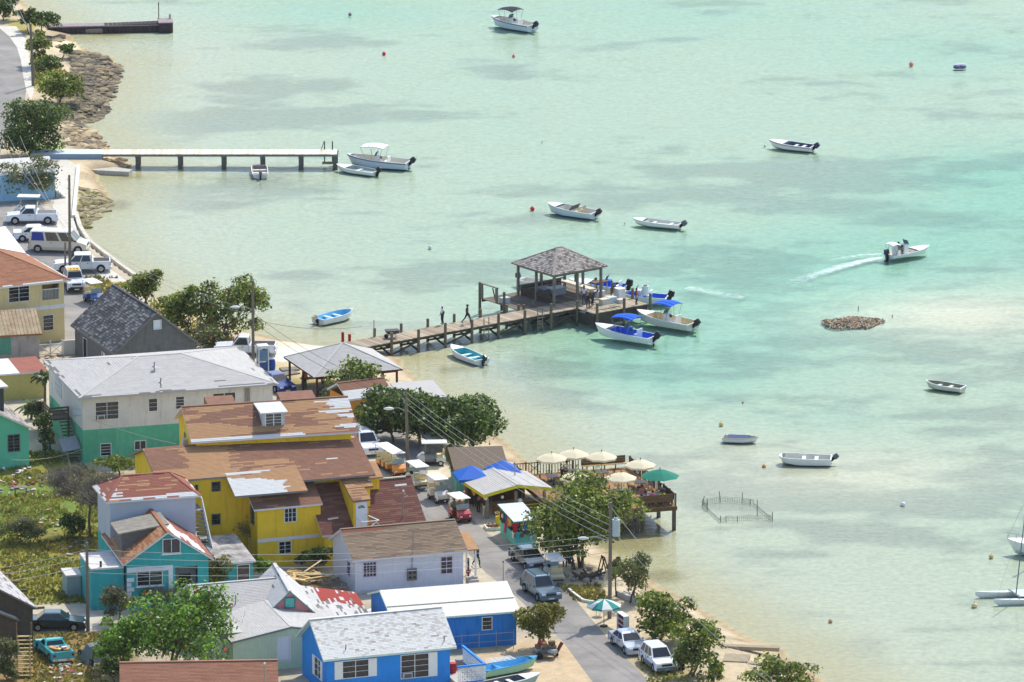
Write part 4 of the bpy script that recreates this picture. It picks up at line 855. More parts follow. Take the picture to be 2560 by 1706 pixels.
# light blue house behind the trees, upper left
h = House('light_blue_house','light blue house with white steps behind trees at the seawall',(0,437),(140,428),3.7,5.5,oh=.1)
h.walls(mat('light_blue_render',(150,190,214),.8,.06)); h.gable_roof('x',.9,mat('patched_white',(212,208,200)),white_paint())
t = thing('white_steps','white concrete steps beside light blue house','steps',P(141,497,GZ),R(10))
for k in range(4): MB().box(0,.0,0,.9-.2*k,1.6,.2*(k+1)).build('step',mat('white_concrete',(222,218,206),.85,.06),t)
t = thing('white_wall_fence','low white wall with crossed-bar railing between rusty shed and timber house','fence',P(98,892,GZ),R(14)); MB().box(2.2,.1,0,5.2,.28,1.3).build('wall',mat('pale_wall',(220,214,200)),t)
for z in (.15,1.0): MB().beam((0,.2,z),(2.1,.2,z),.06,.08).build('rail',white_paint(),t)
for k in range(2): MB().beam((.05+k*1.05,.2,.18),(1.0+k*1.05,.2,.97),.04,.05).build('cross_bar',white_paint(),t); MB().beam((1.0+k*1.05,.2,.18),(.05+k*1.05,.2,.97),.04,.05).build('cross_bar',white_paint(),t)
for k in range(3): MB().box(k*1.05-.05,.14,0,k*1.05+.05,.26,1.35).build('post',white_paint(),t)

# --- open shelters and stalls
def posts(hs, pts, m, r=.09, top=None):
    for x,y in pts: MB().box(x-r,y-r,0,x+r,y+r,(hs.ze if top is None else top)-.1).build('post',m,hs.o)
redwood = mat('red_brown_post',(96,46,36),.8,.15)
h = House('beach_shelter','open beach shelter with pale grey pyramid roof on red-brown posts at foot of pier','shelter' and (785,944),(1007,923),3.3,7.8,oh=.4,ground=.9,cat='shelter')
h.hip_roof(1.8,GREYS,redwood,dict(mats=[GREYS,GREYS2,GREYD],choose=lambda u,v,r:(1,.3) if r.random()<.3 else (0,0),course=.18,strip=.6),half=.02)
W,D = h.W,h.D; posts(h,[(.4,.4),(W/3,.4),(2*W/3,.4),(W-.4,.4),(.4,D/2),(W-.4,D/2),(.4,D-.4),(W/2,D-.4),(W-.4,D-.4)],redwood,.08)
for a,b in (((.4,.4),(W-.4,.4)),((.4,D-.4),(W-.4,D-.4)),((.4,.4),(.4,D-.4)),((W-.4,.4),(W-.4,D-.4))): MB().beam((*a,h.ze-.22),(*b,h.ze-.22),.1,.2).build('beam',redwood,h.o)
for k,(x,y,w) in enumerate(((1,5.8,2.2),(1.2,2.2,2),(4.6,4.8,2))):
    t = thing('bench_table',('plank table deep under the beach shelter','low plank bench at left under the beach shelter','slatted pale bench in middle of the beach shelter')[k],'table',h.M @ Vector((x,y,0)),h.ang)
    for j in range(4): MB().box(0,j*.2,.68,w,j*.2+.17,.73).build('slat',wood_grey(),t)
    for xx in (.15,w-.25): MB().box(xx,.05,0,xx+.1,.7,.68).build('leg',wood_dark(),t)
h = House('orange_gable_stall','orange stall with brown gable roof half hidden behind sea-grape trees',(868,1000),(985,986),2.9,4.2,cat='stall',oh=.2); h.walls(mat('orange_boards',(214,140,50),.8,.1)); h.gable_roof('x',1.0,TAN,fasW,dict(mats=[BROWN,PALE],choose=lambda u,v,r:(1,1) if v<.5 else (0,0),n_obj=60))
h = House('picnic_shelter','grey flat picnic shelter roof behind the big dark tree',(1010,1000),(1118,992),3.2,4.4,cat='shelter',oh=.15); h.slab([[(0,0,h.ze),(h.W,0,h.ze),(h.W,h.D,h.ze+.4),(0,h.D,h.ze+.4)]],GREYS,fasW); posts(h,[(.2,.2),(h.W-.2,.2),(.2,h.D-.2),(h.W-.2,h.D-.2)],redwood)
h = House('long_table_shelter','low white table shelter under right side of big dark tree',(1070,1100),(1190,1090),2.3,3.2,cat='shelter',oh=.1); h.slab([[(0,0,h.ze),(h.W,0,h.ze),(h.W,h.D,h.ze+.1),(0,h.D,h.ze+.1)]],mat('annexe_roof',(206,202,196)),wood_grey(),thick=.12); posts(h,[(.2,.2),(h.W-.2,.2),(.2,h.D-.2),(h.W-.2,h.D-.2)],wood_grey())
# thatched hut
h = House('thatched_hut','mint-walled hut with brown thatch roof beside the beach',(1134,1174),(1272,1171),2.95,5.2,oh=.25,cat='hut',ang=6)
TH = mat('thatch',(112,98,82),.95,.25,3,.6,24,stretch=(4,1,1)); h.wins['front'].append((1.2,.9,3.6,1.9)); h.walls(MINT)
r = h.slab([[(0,0,h.ze),(h.W,0,h.ze),(h.W,h.D,h.ze+.5),(0,h.D,h.ze+.5)]],TH,mat('thatch_edge',(150,134,84),.95,.3,6),thick=.22)
mb = MB(); rg = random.Random(2)
for k in range(420):
    if k%2: y = rg.uniform(0,h.D); x = rg.uniform(-.05,.08); z = h.ze+.5*y/h.D; d = (rg.uniform(-.35,-.1),rg.uniform(-.1,.1),-rg.uniform(.15,.5))
    else: x = rg.uniform(0,h.W); y = rg.uniform(-.06,.05); z = h.ze; d = (rg.uniform(-.1,.1),rg.uniform(-.25,-.05),-rg.uniform(.1,.4))
    w = .03; mb.quad([(x-w,y-w,z),(x+w,y+w,z),(x+d[0]+.01,y+d[1]+.01,z+d[2]),(x+d[0]-.01,y+d[1]-.01,z+d[2])])
mb.build('thatch_fringe',mat('thatch_edge',(150,134,84)),r,kind='stuff')
# bar with grey roof and yellow fascia
h = House('street_bar','open street bar with pale grey roof, yellow fascia and timber posts',(1209,1238),(1381,1220),3.15,5.6,oh=.35,cat='bar')
yf = mat('yellow_fascia',(206,196,30),.6,.06); h.gable_roof('y',.55,GREYS,yf,dict(mats=[GREYS,GREYS2],choose=plain(.3),n_obj=120,course=.2),thick=.26)
posts(h,[(.5,.5),(h.W/2,.5),(h.W-.5,.5),(.5,h.D-.5),(h.W-.5,h.D-.5)],wood_grey(),.11)
MB().box(.6,h.D-.5,0,h.W-.5,h.D-.38,1.85).build('back_wall',mat('bar_back',(96,66,42),.8,.2),h.o)
MB().box(1.4,1.1,0,h.W-.4,1.6,.95).build('counter',mat('bar_counter',(120,78,44),.8,.2),h.o); MB().box(1.3,1.0,.953,h.W-.3,1.75,1.02).build('counter_top',wood_grey(),h.o)
for z in (.35,.62): MB().box(2.2,.95,z,h.W-.5,1.0,z+.1).build('yellow_rail',yf,h.o)
MB().cyl((h.W*.68,3.4,h.ze+.4),(h.W*.68,3.4,h.ze+1.5),.05).build('flue',metal_grey(),h.o)
for k,(a,b_,r_) in enumerate(((1214,1246,.17),(1256,1243,.13),(1300,1252,.2))):
    p = h.Mi @ on_plane(a,b_,h.M @ Vector((0,.3,0)),h.R3 @ Vector((0,-1,0))); t = thing('globe_lamp',('white globe lamp at left corner of street bar','small white globe lamp in middle of street bar','large white globe lamp at right of street bar')[k],'lamp',h.M @ Vector((p.x,.3,p.z)))
    MB().sphere((0,0,0),r_,12,8).build('globe',mat('globe_white',(226,224,216),.3,.03),t,smooth=True); MB().cyl((0,0,r_),(0,0,max(.3,h.ze-p.z-.1)),.012,n=5).build('cord',black(),t)
# straw market stall with goods
h = House('market_stall','mint market stall with pale roof hung with goods, under the big street tree',(1284,1305),(1348,1300),3.1,4.6,oh=.2,cat='stall')
h.slab([[(0,0,h.ze),(h.W,0,h.ze),(h.W,h.D,h.ze+.25),(0,h.D,h.ze+.25)]],mat('stall_roof',(196,202,204),.6,.06),mat('teal_edge',(96,140,136)),thick=.12); STALL = mat('stall_mint',(104,196,188),.7,.08)
h.walls(STALL,sides=('right','back')); MB().box(h.x0,h.y0,0,h.x1,h.y0+.1,.95).build('counter_front',STALL,h.o); MB().box(h.x0-.004,h.y0,0,h.x0+.1,h.y1,.95).build('counter_side',STALL,h.o); MB().box(h.x0-.1,h.y0-.15,.953,h.x1,h.y0+.7,1.0).build('counter_top',wood_grey(),h.o)
posts(h,[(.25,.25),(h.W-.25,.25),(.25,h.D-.25)],STALL,.06)
rg = random.Random(9); items = [('red','dress',(190,36,40)),('white','shirt',(226,224,220)),('turquoise','shirt',(60,170,180)),('straw','bag',(176,140,90)),('brown','bag',(110,80,56)),('yellow','shirt',(214,184,50)),('blue','towel',(50,90,170)),('orange','towel',(214,110,50)),('green','shirt',(70,130,70)),('purple','wrap',(120,70,140)),('pale blue','wrap',(150,190,214)),('pink','dress',(210,110,140)),('dark straw','hat',(140,104,66)),('cream','hat',(220,206,170)),('black','shirt',(40,40,44)),('maroon','wrap',(110,40,46))]
for k,(cn,kn,c) in enumerate(items):
    left = k%2; x,y,z = (h.x0-.12,.4+.5*(k//2),1.95) if left else (.15+.28*(k//2),h.y0-.14,1.95)
    z -= rg.choice((0,.75)) if k%3 else 0; hh = .75 if kn in ('dress','towel','wrap') else .55; w = .34
    o = MB()
    if kn in ('bag','hat'): o.sphere((0,0,-hh/2),.2,8,6,sc=(1,.6,1)); o.tube([(-.1,0,-.2),(0,0,0),(.1,0,-.2)],.02,4)
    else:
        n_ = 6
        for i in range(n_): a0,a1 = -w/2+w*i/n_,-w/2+w*(i+1)/n_; d0,d1 = .03*(i%2),.03*((i+1)%2); o.quad([(a0*1.15,d0-.02,-hh),(a1*1.15,d1-.02,-hh),(a1,d1*.3-.02,0),(a0,d0*.3-.02,0)]); o.quad([(a0,d0*.3+.02,0),(a1,d1*.3+.02,0),(a1*1.15,d1+.03,-hh),(a0*1.15,d0+.03,-hh)])
        if kn in ('shirt','dress'): o.box(-w/2-.12,-.02,-.2,-w/2,.02,0); o.box(w/2,-.02,-.2,w/2+.12,.02,0)
    o = tag(o.build('hanging_'+kn,mat('cloth_'+cn.replace(' ','_'),c,.9,.12)),'%s %s hung on the %s of the market stall'%(cn,kn,'left side' if left else 'front'),kn,'goods hung on the market stall'); place(o,h.M @ Vector((x,y,z)),h.ang+(math.pi/2 if left else 0))
# blue canopies
for k,(a,b_,w) in enumerate(((1147,1201,2.6),(1229,1187,2.5))):
    p = P(a,b_,3.35); t = thing('blue_canopy',('left bright blue pop-up canopy between thatched hut and street bar','right bright blue pop-up canopy between thatched hut and street bar')[k],'canopy',(p.x,p.y,GZ),R(12)); bc = mat('canopy_blue',(28,110,214),.6,.05,trans=.25); mb = MB(); z = 2.35; c = (w/2,w/2,z+.85); cr = [(0,0,z),(w,0,z),(w,w,z),(0,w,z)]
    for i in range(4): A,B = cr[i],cr[(i+1)%4]; mb.quad([A,B,c]); mb.quad([(A[0],A[1],z-.25),(B[0],B[1],z-.25),B,A])
    mb.build('cover',bc,t)
    for A in cr: MB().cyl((A[0],A[1],0),(A[0],A[1],z),.025,n=6).build('leg',metal_grey(),t)
# ------------------------------------------------------------------ the timber pier with its pavilion
PIER_A = R(37.35); pier_o = P(925,866,1.3); pier_o.z = 0; PM = Matrix.Translation(pier_o) @ Matrix.Rotation(PIER_A,4,'Z'); PZ = 1.3
pier = thing('timber_pier','long weathered timber pier with plank deck and dark piles','pier',pier_o,PIER_A)
plank_m = [mat('pier_plank_%d'%k,c,.9,.18,2.5,.4,16,stretch=(6,.7,1)) for k,c in enumerate(((172,156,132),(158,142,118),(184,168,144),(146,132,112)))]
def planks(parent, u0, u1, v0, v1, z, pitch=.165, along='v', mats=plank_m, th=.05, seed=0):
    rg = random.Random(seed); n = int((u1-u0)/pitch); L = v1-v0; ms = [MB().box(0,0,-th,pitch-.014,L,0).mesh('plank',[m]) if along == 'v' else MB().box(0,0,-th,L,pitch-.014,0).mesh('plank',[m]) for m in mats]
    for k in range(n):
        o = obj('plank',rg.choice(ms),parent); a = u0+k*pitch; o.location = (a,v0+rg.uniform(-.03,.03),z+rg.uniform(-.004,.008)) if along == 'v' else (v0+rg.uniform(-.03,.03),a,z+rg.uniform(-.004,.008))
planks(pier,-1.2,23.2,0,2.5,PZ,seed=1); planks(pier,23.2,29.4,-2.5,2.5,PZ,seed=2); planks(pier,18.6,29.4,2.53,8.3,PZ-.01,seed=3,mats=[mat('shaded_plank_%d'%k,c,.9,.2,2.5,.4,16) for k,c in enumerate(((112,100,86),(96,86,74),(124,112,96)))])  # pavilion planks coloured darker to paint in the roof's shade
wg = wood_grey(); wdk = wood_dark(); pile_m = mat('pier_pile',(112,102,84),.9,.25,4,.4,14)
for v in (.12,1.25,2.38): MB().beam((-1.2,v,PZ-.17),(29.3,v,PZ-.17),.1,.22).build('stringer',wdk,pier)
for v in (-2.4,-1.2): MB().beam((23.2,v,PZ-.17),(29.3,v,PZ-.17),.1,.22).build('stringer',wdk,pier)
for v in (2.7,5.4,8.2): MB().beam((18.6,v,PZ-.19),(29.3,v,PZ-.19),.1,.22).build('stringer',wdk,pier)
def pile(u,v,top=.85,r=.14,bot=-.9): MB().cyl((u,v,bot),(u+.02,v,PZ+top),r,r*.95,10).build('pile',pile_m,pier)
for k in range(8): pile(2.3+k*2.97,-.08,.75 if k%2 else .9)
for k in range(6): pile(2.4+k*2.95,2.62,.75)
for u,v in ((23.4,-2.6),(26.5,-2.6),(29.5,-2.6),(29.5,0)): pile(u,v,.95)
for u,v,t in ((18.5,8.4,1.5),(18.45,4.7,1.3),(20.2,2.7,.6),(18.6,2.75,.5),(19.2,2.75,.4),(21.0,8.4,-.05),(25,8.4,-.05),(29.5,8.4,.7),(29.5,5.4,.9),(29.5,2.9,.9)): pile(u,v,t)
for k in range(8):
    u = 2.3+k*2.97
    for a,b in (((u,-.08,.9),(u,2.6,.1)),((u,2.6,.9),(u,-.08,.1))): MB().beam(a,b,.07,.18).build('cross_brace',wdk,pier)
    if k < 7 and k%2 == 0: MB().beam((u,.0,.15),(u+2.97,.0,.95),.07,.16).build('cross_brace',wdk,pier)
    MB().beam((u-.15,-.1,PZ-.36),(u-.15,2.65,PZ-.36),.12,.2).build('cap_beam',wdk,pier)
MB().box(23.3,-2.42,.1,29.3,-2.36,PZ-.3).build('fascia',wdk,pier); MB().box(23.22,-2.4,.1,23.28,-.1,PZ-.3).build('fascia',wdk,pier)
for u in (12.5,18.55):
    for d in (0,.55): MB().cyl((u+d,-.16,-.4),(u+d,-.16,PZ+.75),.045,n=6).build('ladder_rail',wg,pier)
    for k in range(5): MB().beam((u,-.16,-.1+k*.3),(u+.55,-.16,-.1+k*.3),.06,.06).build('ladder_rung',wg,pier)
# pavilion standing on the pier head
pv = thing('pier_pavilion','open square pavilion with silvery shake roof on the pier head','pavilion',PM @ Vector((21.6,1.5,PZ)),PIER_A)
for x,y in ((.45,.45),(3.1,.45),(5.8,.45),(.45,3.1),(.45,5.8),(3.1,5.8),(5.8,5.8),(5.8,3.1)): MB().box(x-.1,y-.1,0,x+.1,y+.1,2.85).build('post',wg,pv)
for a,b in (((.45,.45),(5.8,.45)),((.45,5.8),(5.8,5.8)),((.45,.45),(.45,5.8)),((5.8,.45),(5.8,5.8))): MB().beam((*a,2.78),(*b,2.78),.12,.22).build('beam',wg,pv)
class _S: pass
s_ = House.__new__(House); s_.o = pv; s_.W = 6.25; s_.D = 6.25; s_.ze = 3.0
PS = [sh_mat('silver_shake',(150,142,134),.22),sh_mat('silver_shake_light',(178,170,160),.15),sh_mat('silver_shake_dark',(112,104,98),.22)]
s_.hip_roof(1.6,PS[0],wg,dict(mats=PS,choose=lambda u,v,r:(r.choice((0,0,1,1,2)),.3),course=.2,strip=.26,thick=.04,gap=.012,n_obj=300),thick=.1,half=.25)
for y,z in ((5.7,.45),(5.7,.9)): MB().beam((.5,y,z),(5.7,y,z),.08,.12).build('bench_rail',wg,pv)
dkb = mat('dark_board',(72,62,54),.9,.25,3)  # dark colour adds to the shade under the pavilion roof
for k in range(4): MB().box(.42,.9,.1+k*.2,.47,5.4,.28+k*.2).build('side_board',dkb,pv); MB().box(.9,5.78,.1+k*.2,5.4,5.83,.28+k*.2).build('side_board',dkb,pv)
MB().box(.7,2.2,.6,1.6,4.6,.68).build('cleaning_bench',dkb,pv); MB().box(1.9,3.9,.55,3.2,5.3,.63).build('cleaning_bench',mat('slab_grey',(120,126,132),.6,.15),pv)
for x,y in ((.8,2.3),(1.5,2.3),(.8,4.5),(1.5,4.5),(2.0,4.0),(3.1,4.0)): MB().box(x-.05,y-.05,0,x+.05,y+.05,.6).build('bench_leg',dkb,pv)
for a in ((4.9,.9,5.6,5.2),): MB().box(a[0],a[1],.75,a[2],a[3],.82).build('work_bench',mat('pale_plank',(220,210,186)),pv)
def crate(label, u, v, w, d, h, c, rz=0, z=PZ, name='ice_chest', cat='ice chest', lid=True):
    t = thing(name,label,cat,PM @ Vector((u,v,z)),PIER_A+rz); m = mat('chest_%d_%d_%d'%c,c,.5,.08); MB().box(0,0,0,w,d,h*.8,taper=.02).build('body',m,t)
    if lid: MB().box(-.02,-.02,h*.8+.003,w+.02,d+.02,h).build('lid',m,t)
    return t
crate('large grey fish tub under the pier pavilion',24.2,5.0,1.6,1.0,.65,(150,160,168)); crate('white ice chest at right edge under pier pavilion',27.2,2.2,.9,.6,.5,(206,210,216))
crate('grey-white tub with orange boards at far left platform of the pier',18.9,5.4,.8,.6,.5,(190,196,202))
crate('cream round-cornered ice chest on sunny apron of pier',25.6,-.6,.85,.6,.55,(206,200,180)); crate('pale blue ice chest beside the men on pier',26.6,-.4,.8,.6,.55,(196,210,216)); crate('tall white cooler at outer edge of pier apron',28.1,.2,.8,.8,1.0,(222,222,218)); crate('low white crate among nets on pier apron',27.3,-.9,.7,.5,.35,(214,206,186))
t = thing('cleaning_table','fish-cleaning table with draped top right of the pier pavilion','table',PM @ Vector((28.0,3.6,PZ)),PIER_A); MB().box(0,0,.85,1.6,.8,.93).build('top',mat('stained_table',(110,84,66),.8,.2),t)
for x,y in ((.08,.08),(1.45,.08),(.08,.7),(1.45,.7)): MB().box(x,y,0,x+.07,y+.07,.85).build('leg',mat('table_leg_pale',(186,184,180),.7),t)
t = thing('plank_gate','timber gate frame with top bar at far left corner of pier','gate frame',PM @ Vector((18.6,6.0,PZ)),PIER_A)
for y in (0,2.2): MB().box(-.1,y-.1,0,.1,y+.1,1.35).build('post',wg,t)
MB().beam((0,-.2,1.42),(0,2.5,1.42),.2,.08).build('top_bar',wg,t); MB().beam((0,.1,.1),(0,.6,1.3),.06,.12).build('brace',mat('red_timber',(120,70,50),.85,.15),t)
mb = MB(); rg = random.Random(4)
for k in range(60):
    pts = [(rg.uniform(0,2.6),rg.uniform(0,1.0),rg.uniform(0,.12)) for _ in range(4)]; mb.tube(pts,.018,4)
tag(mb.build('fishing_net',mat('net_pale',(206,196,168),.9,.15)),'heap of pale fishing net spread on pier apron','net'); place(bpy.data.objects['fishing_net'],PM @ Vector((24.2,-1.9,PZ+.01)),PIER_A)
t = thing('wheelbarrow','dark wheelbarrow standing on shore end of pier','wheelbarrow',PM @ Vector((3.4,1.3,PZ)),R(15)); mb = MB(); mb.box(-.5,-.32,.42,.5,.32,.72,taper=-.1); mb.build('tray',mat('barrow_grey',(74,76,76),.7,.2),t)
MB().cyl((-.55,-.06,.18),(-.55,.06,.18),.19,n=14).build('wheel',rubber(),t)
for y in (-.25,.25): MB().tube([(-.55,y*.3,.2),(.2,y,.4),(.85,y,.5)],.025).build('handle',wg,t); MB().tube([(.25,y,.4),(.35,y,0)],.022).build('leg',metal_grey(),t)

# ------------------------------------------------------------------ white pier and far jetty, upper left
wp = thing('white_pier','pale plank pier on square concrete piles, upper left','pier',P(255,386,1.5)-Vector((0,0,1.5)),0)
wpm = [mat('pale_plank_%d'%k,c,.85,.1,3,.3,16) for k,c in enumerate(((226,216,196),(212,200,176),(234,226,210)))]
planks(wp,0,23.4,0,2.2,1.5,pitch=.2,mats=wpm,seed=7)
for v in (.1,1.1,2.1): MB().beam((0,v,1.34),(23.3,v,1.34),.12,.2).build('stringer',mat('grey_beam',(120,120,118),.85,.12),wp)
for pxx in (344,450,559,656,752,838):
    q = P(pxx,386,1.5); x = q.x-wp.location.x
    for v in (.25,1.95): MB().box(x-.22,v-.22,-.9,x+.22,v+.22,1.2).build('pile',mat('pile_concrete',(98,96,90),.9,.2,2,.3,10),wp)
    MB().box(x-.25,-.0,1.1,x+.25,2.2,1.24).build('cap_beam',mat('pile_concrete',(98,96,90)),wp)
for pxx in (810,830): x = P(pxx,386,1.5).x-wp.location.x; MB().cyl((x,2.1,.2),(x,2.1,2.35),.06,n=7).build('mooring_post',wood_dark(),wp)
x = P(802,386,1.5).x-wp.location.x; MB().beam((x,2.0,1.55),(x+.25,2.1,2.3),.05,.05).build('brace',wood_dark(),wp)
x = P(820,386,1.5).x-wp.location.x; MB().box(x-.6,.1,.45,x+.6,.9,.55).build('landing_step',mat('rust_plank',(170,140,110),.8),wp)
rp = thing('pier_ramp','blue-grey concrete ramp leading onto the white pier','ramp',wp.location.copy(),0)
MB().prism([(-7.0,.55),(0,.2),(0,1.5),(-7,1.5)],0,2.2,'y').build('ramp_body',mat('blue_grey_concrete',(136,152,168),.8,.08,1,.2,12),rp); MB().box(-7,.02,1.503,0,2.2,1.52).build('ramp_top',mat('pale_top',(196,206,212),.8,.06),rp)
fj = thing('stone_jetty','dark stone jetty with square end block, top left','jetty',P(120,80,0),0); dj = mat('dark_jetty_stone',(70,58,60),.95,.3,1.5,.6,6)
e = P(402,80,0)-P(120,86,0); fj.location = P(120,86,0); fj.rotation_euler.z = math.atan2(e.y,e.x); e = Vector((e.length,0,0)); n = 26
for k in range(n):
    a = e*(k/n); b_ = e*((k+1)/n); top = .95+.25*k/n; jb = MB(); jb.box(a.x,0,-.8,b_.x-.02,1.5,top-.25); jb.build('block',dj,fj,bevel=.04)
MB().box(0,-.03,.7,e.x,1.53,.82).build('cap',mat('jetty_cap',(150,136,138),.9,.15),fj)
MB().box(e.x-.2,-.4,-.8,e.x+1.3,2.0,1.0).build('end_block',dj,fj,bevel=.05); MB().box(e.x-.25,-.45,1.003,e.x+1.35,2.05,1.1).build('end_cap',mat('jetty_cap',(150,136,138)),fj)
MB().cyl((e.x-.1,1.8,1.0),(e.x-.1,1.8,2.9),.05,n=6).build('rod',wood_dark(),fj); MB().cyl((e.x+1.1,1.7,1.0),(e.x+1.1,1.7,1.6),.12,n=8).build('bollard',concrete(),fj)
tag(MB().box(0,0,0,5,1.6,.5).build('fallen_slab',mat('slab_stone',(150,134,122),.9,.2),bevel=.1),'flat stone slab lying below root of the far jetty','slab').location = P(140,84,0)

# ------------------------------------------------------------------ restaurant deck over the water
dk = thing('restaurant_deck','timber restaurant deck on piles above the beach','deck',P(1693,1266,2.0)-Vector((0,0,2.0)),R(16.5)); DM = Matrix.Translation(dk.location) @ Matrix.Rotation(R(16.5),4,'Z'); DZ = 2.0; DW, DD = 9.9, 12.9
dpm = [mat('deck_plank_%d'%k,c,.85,.15,3,.3,16) for k,c in enumerate(((150,112,72),(164,126,84),(134,98,62)))]
planks(dk,-DW,0,0,DD,DZ,pitch=.165,mats=dpm,seed=5); db = mat('deck_beam',(106,80,54),.85,.2,3,.3,12)
for v in (.05,4.3,8.6,DD-.05): MB().beam((-DW,v,DZ-.2),(0,v,DZ-.2),.12,.28).build('beam',db,dk)
for u in (-DW+.05,-.05): MB().beam((u,.1,DZ-.2),(u,DD-.1,DZ-.2),.12,.28).build('beam',db,dk)
for u in (-.2,-3.3,-6.5):
    for v in (.2,4.3,8.6,12.6): MB().box(u-.13,v-.13,-1,u+.13,v+.13,DZ-.34).build('pile',mat('deck_pile',(96,86,72),.9,.2),dk)
def rail(a, b, n, x=None, solid=False, h=.95):
    a, b = Vector((*a,DZ)), Vector((*b,DZ)); up = Vector((0,0,1))
    MB().beam(a+up*h,b+up*h,.08,.07).build('rail',db,dk)
    for k in range(n+1): p = a+(b-a)*k/n; MB().beam(p,p+up*(h+.02 if k%4 else h+.12),(.05 if k%4 else .1),(.05 if k%4 else .1)).build('baluster',db,dk)
    for (i,j) in x or []: p,q = a+(b-a)*i/n,a+(b-a)*j/n; MB().beam(p+up*.08,q+up*(h-.05),.04,.05).build('cross_brace',db,dk); MB().beam(p+up*(h-.05),q+up*.08,.04,.05).build('cross_brace',db,dk)
rail((-DW,DD),(-4.4,DD),22,x=((5,9),(15,19))); rail((-DW,DD),(-DW,9.5),14); rail((-.1,DD-.6),(-.1,4.6),24); rail((-.1,3.2),(-.1,.1),8)
def wbench(a, b, back=.75, side=1):
    a, b = Vector((*a,DZ)), Vector((*b,DZ)); d = (b-a).normalized(); n = Vector((-d.y,d.x,0))*side; up = Vector((0,0,1))
    for k in range(3): MB().beam(a+n*(.12+.15*k)+up*.45,b+n*(.12+.15*k)+up*.45,.13,.05).build('bench_slat',mat('bench_slat',(196,160,92),.8,.1),dk)
    for k in range(3): MB().beam(a+up*(.55+.2*k),b+up*(.55+.2*k),.05,.18).build('bench_back',db,dk)
    m = 4
    for k in range(m+1): p = a+(b-a)*k/m; MB().beam(p+n*.4,p+n*.4+up*.44,.08,.08).build('bench_leg',db,dk)
wbench((-4.2,DD-.1),(-.4,DD-.1),side=-1); wbench((-.15,DD-.4),(-.15,10),side=1); wbench((-4.2,.1),(-.3,.1),side=1); wbench((-.15,.5),(-.15,3.4),side=1)
rail((-DW,.05),(-4.3,.05),14)
black_m = mat('bistro_black',(30,34,34),.5,.15); table_m = mat('table_top_grey',(134,122,116),.5,.1)
def bistro_chair(loc, rz, label):
    t = thing('bistro_chair',label,'chair',loc,rz,'black chairs on the deck'); MB().cyl((0,0,.43),(0,0,.47),.22,n=14).build('seat',black_m,t)
    for a in (45,135,225,315): MB().cyl((.17*math.cos(R(a)),.17*math.sin(R(a)),.43),(.22*math.cos(R(a)),.22*math.sin(R(a)),0),.018,n=5).build('leg',black_m,t)
    MB().tube([(-.21,.15,.45),(-.23,.2,.7),(-.15,.23,.88),(0,.25,.93),(.15,.23,.88),(.23,.2,.7),(.21,.15,.45)],.02).build('back_hoop',black_m,t)
    for x in (-.1,0,.1): MB().cyl((x,.2,.47),(x,.24,.9),.012,n=5).build('back_rod',black_m,t)
cream_m = mat('umbrella_cream',(250,240,206),.8,.03,trans=.35)
def umbrella(name, label, loc, r, m, h=2.35, panels=8, m2=None, tilt=0, flat=False):
    t = thing(name,label,'umbrella',loc,R(11),None); MB().cyl((0,0,0),(0,0,h+.1),.03,n=7).build('pole',mat('umbrella_pole',(120,94,60),.6),t); MB().cyl((0,0,0),(0,0,.09),.3,n=14).build('base',black_m,t)
    zr = h-r*.38
    for k in range(panels):
        a0,a1 = 2*math.pi*k/panels,2*math.pi*(k+1)/panels; p0,p1 = (r*math.cos(a0),r*math.sin(a0),zr),(r*math.cos(a1),r*math.sin(a1),zr); am = (a0+a1)/2; mid = (r*.93*math.cos(am),r*.93*math.sin(am),zr+.03); i0,i1 = (r*.5*math.cos(a0),r*.5*math.sin(a0),zr+r*.24),(r*.5*math.cos(a1),r*.5*math.sin(a1),zr+r*.24)
        o = MB(); o.quad([(0,0,h),i0,i1]); o.quad([i0,p0,mid,i1]); o.quad([mid,p1,i1])
        if not flat: o.quad([(p0[0],p0[1],zr-.14),(mid[0],mid[1],zr-.12),mid,p0]); o.quad([(mid[0],mid[1],zr-.12),(p1[0],p1[1],zr-.14),p1,mid])
        o.build('canopy_panel',(m2 if m2 and k%2 else m),t)
        MB().cyl((0,0,h-.02),(p0[0]*.98,p0[1]*.98,zr-.02),.012,n=4).build('rib',mat('umbrella_pole',(120,94,60)),t)
    MB().sphere((0,0,h+.1),.05,6,4).build('finial',black_m,t); return t
tabs = [((1381,1190),(1379,1148),'leftmost, by the beach rail'),((1436,1176),(1434,1138),'second from left, at the sea rail'),((1504,1180),(1504,1144),'third, before the sea bench'),((1600,1205),(1601,1164),'at right rail near the sea'),((1440,1215),(1438,1196),'front left, behind the big tree'),((1552,1222),(1553,1196),'front middle, above the big tree')]
for k,(tp,up_,ds) in enumerate(tabs):
    p = P(tp[0],tp[1],DZ+.74); p.z = DZ+.008; t = thing('square_table','grey square table on restaurant deck, '+ds,'table',p,R(16.5)); MB().box(-.5,-.5,.7,.5,.5,.75).build('top',table_m,t); MB().cyl((.2,.2,0),(.2,.2,.7),.05).build('column',black_m,t); MB().box(-.1,-.1,0,.5,.5,.04).build('foot',black_m,t)
    for a in range(4):
        an = R(16.5+90*a); q = p+Vector((math.cos(an)*.85,math.sin(an)*.85,0)); bistro_chair(q,an-math.pi/2,'black chair on '+('right side','sea side','beach side','viewer side')[a]+' of table '+ds)
    q = P(up_[0],up_[1],DZ+1.85); q.z = DZ+.008; umbrella('cream_umbrella','cream fringed umbrella on restaurant deck, '+ds,q,1.28,cream_m)
q = P(1650,1193,DZ+1.8); q.z = DZ+.008; umbrella('green_umbrella','large green umbrella at right corner of restaurant deck',q,1.6,mat('umbrella_green',(36,136,112),.8,.06,trans=.25),2.45,flat=True)
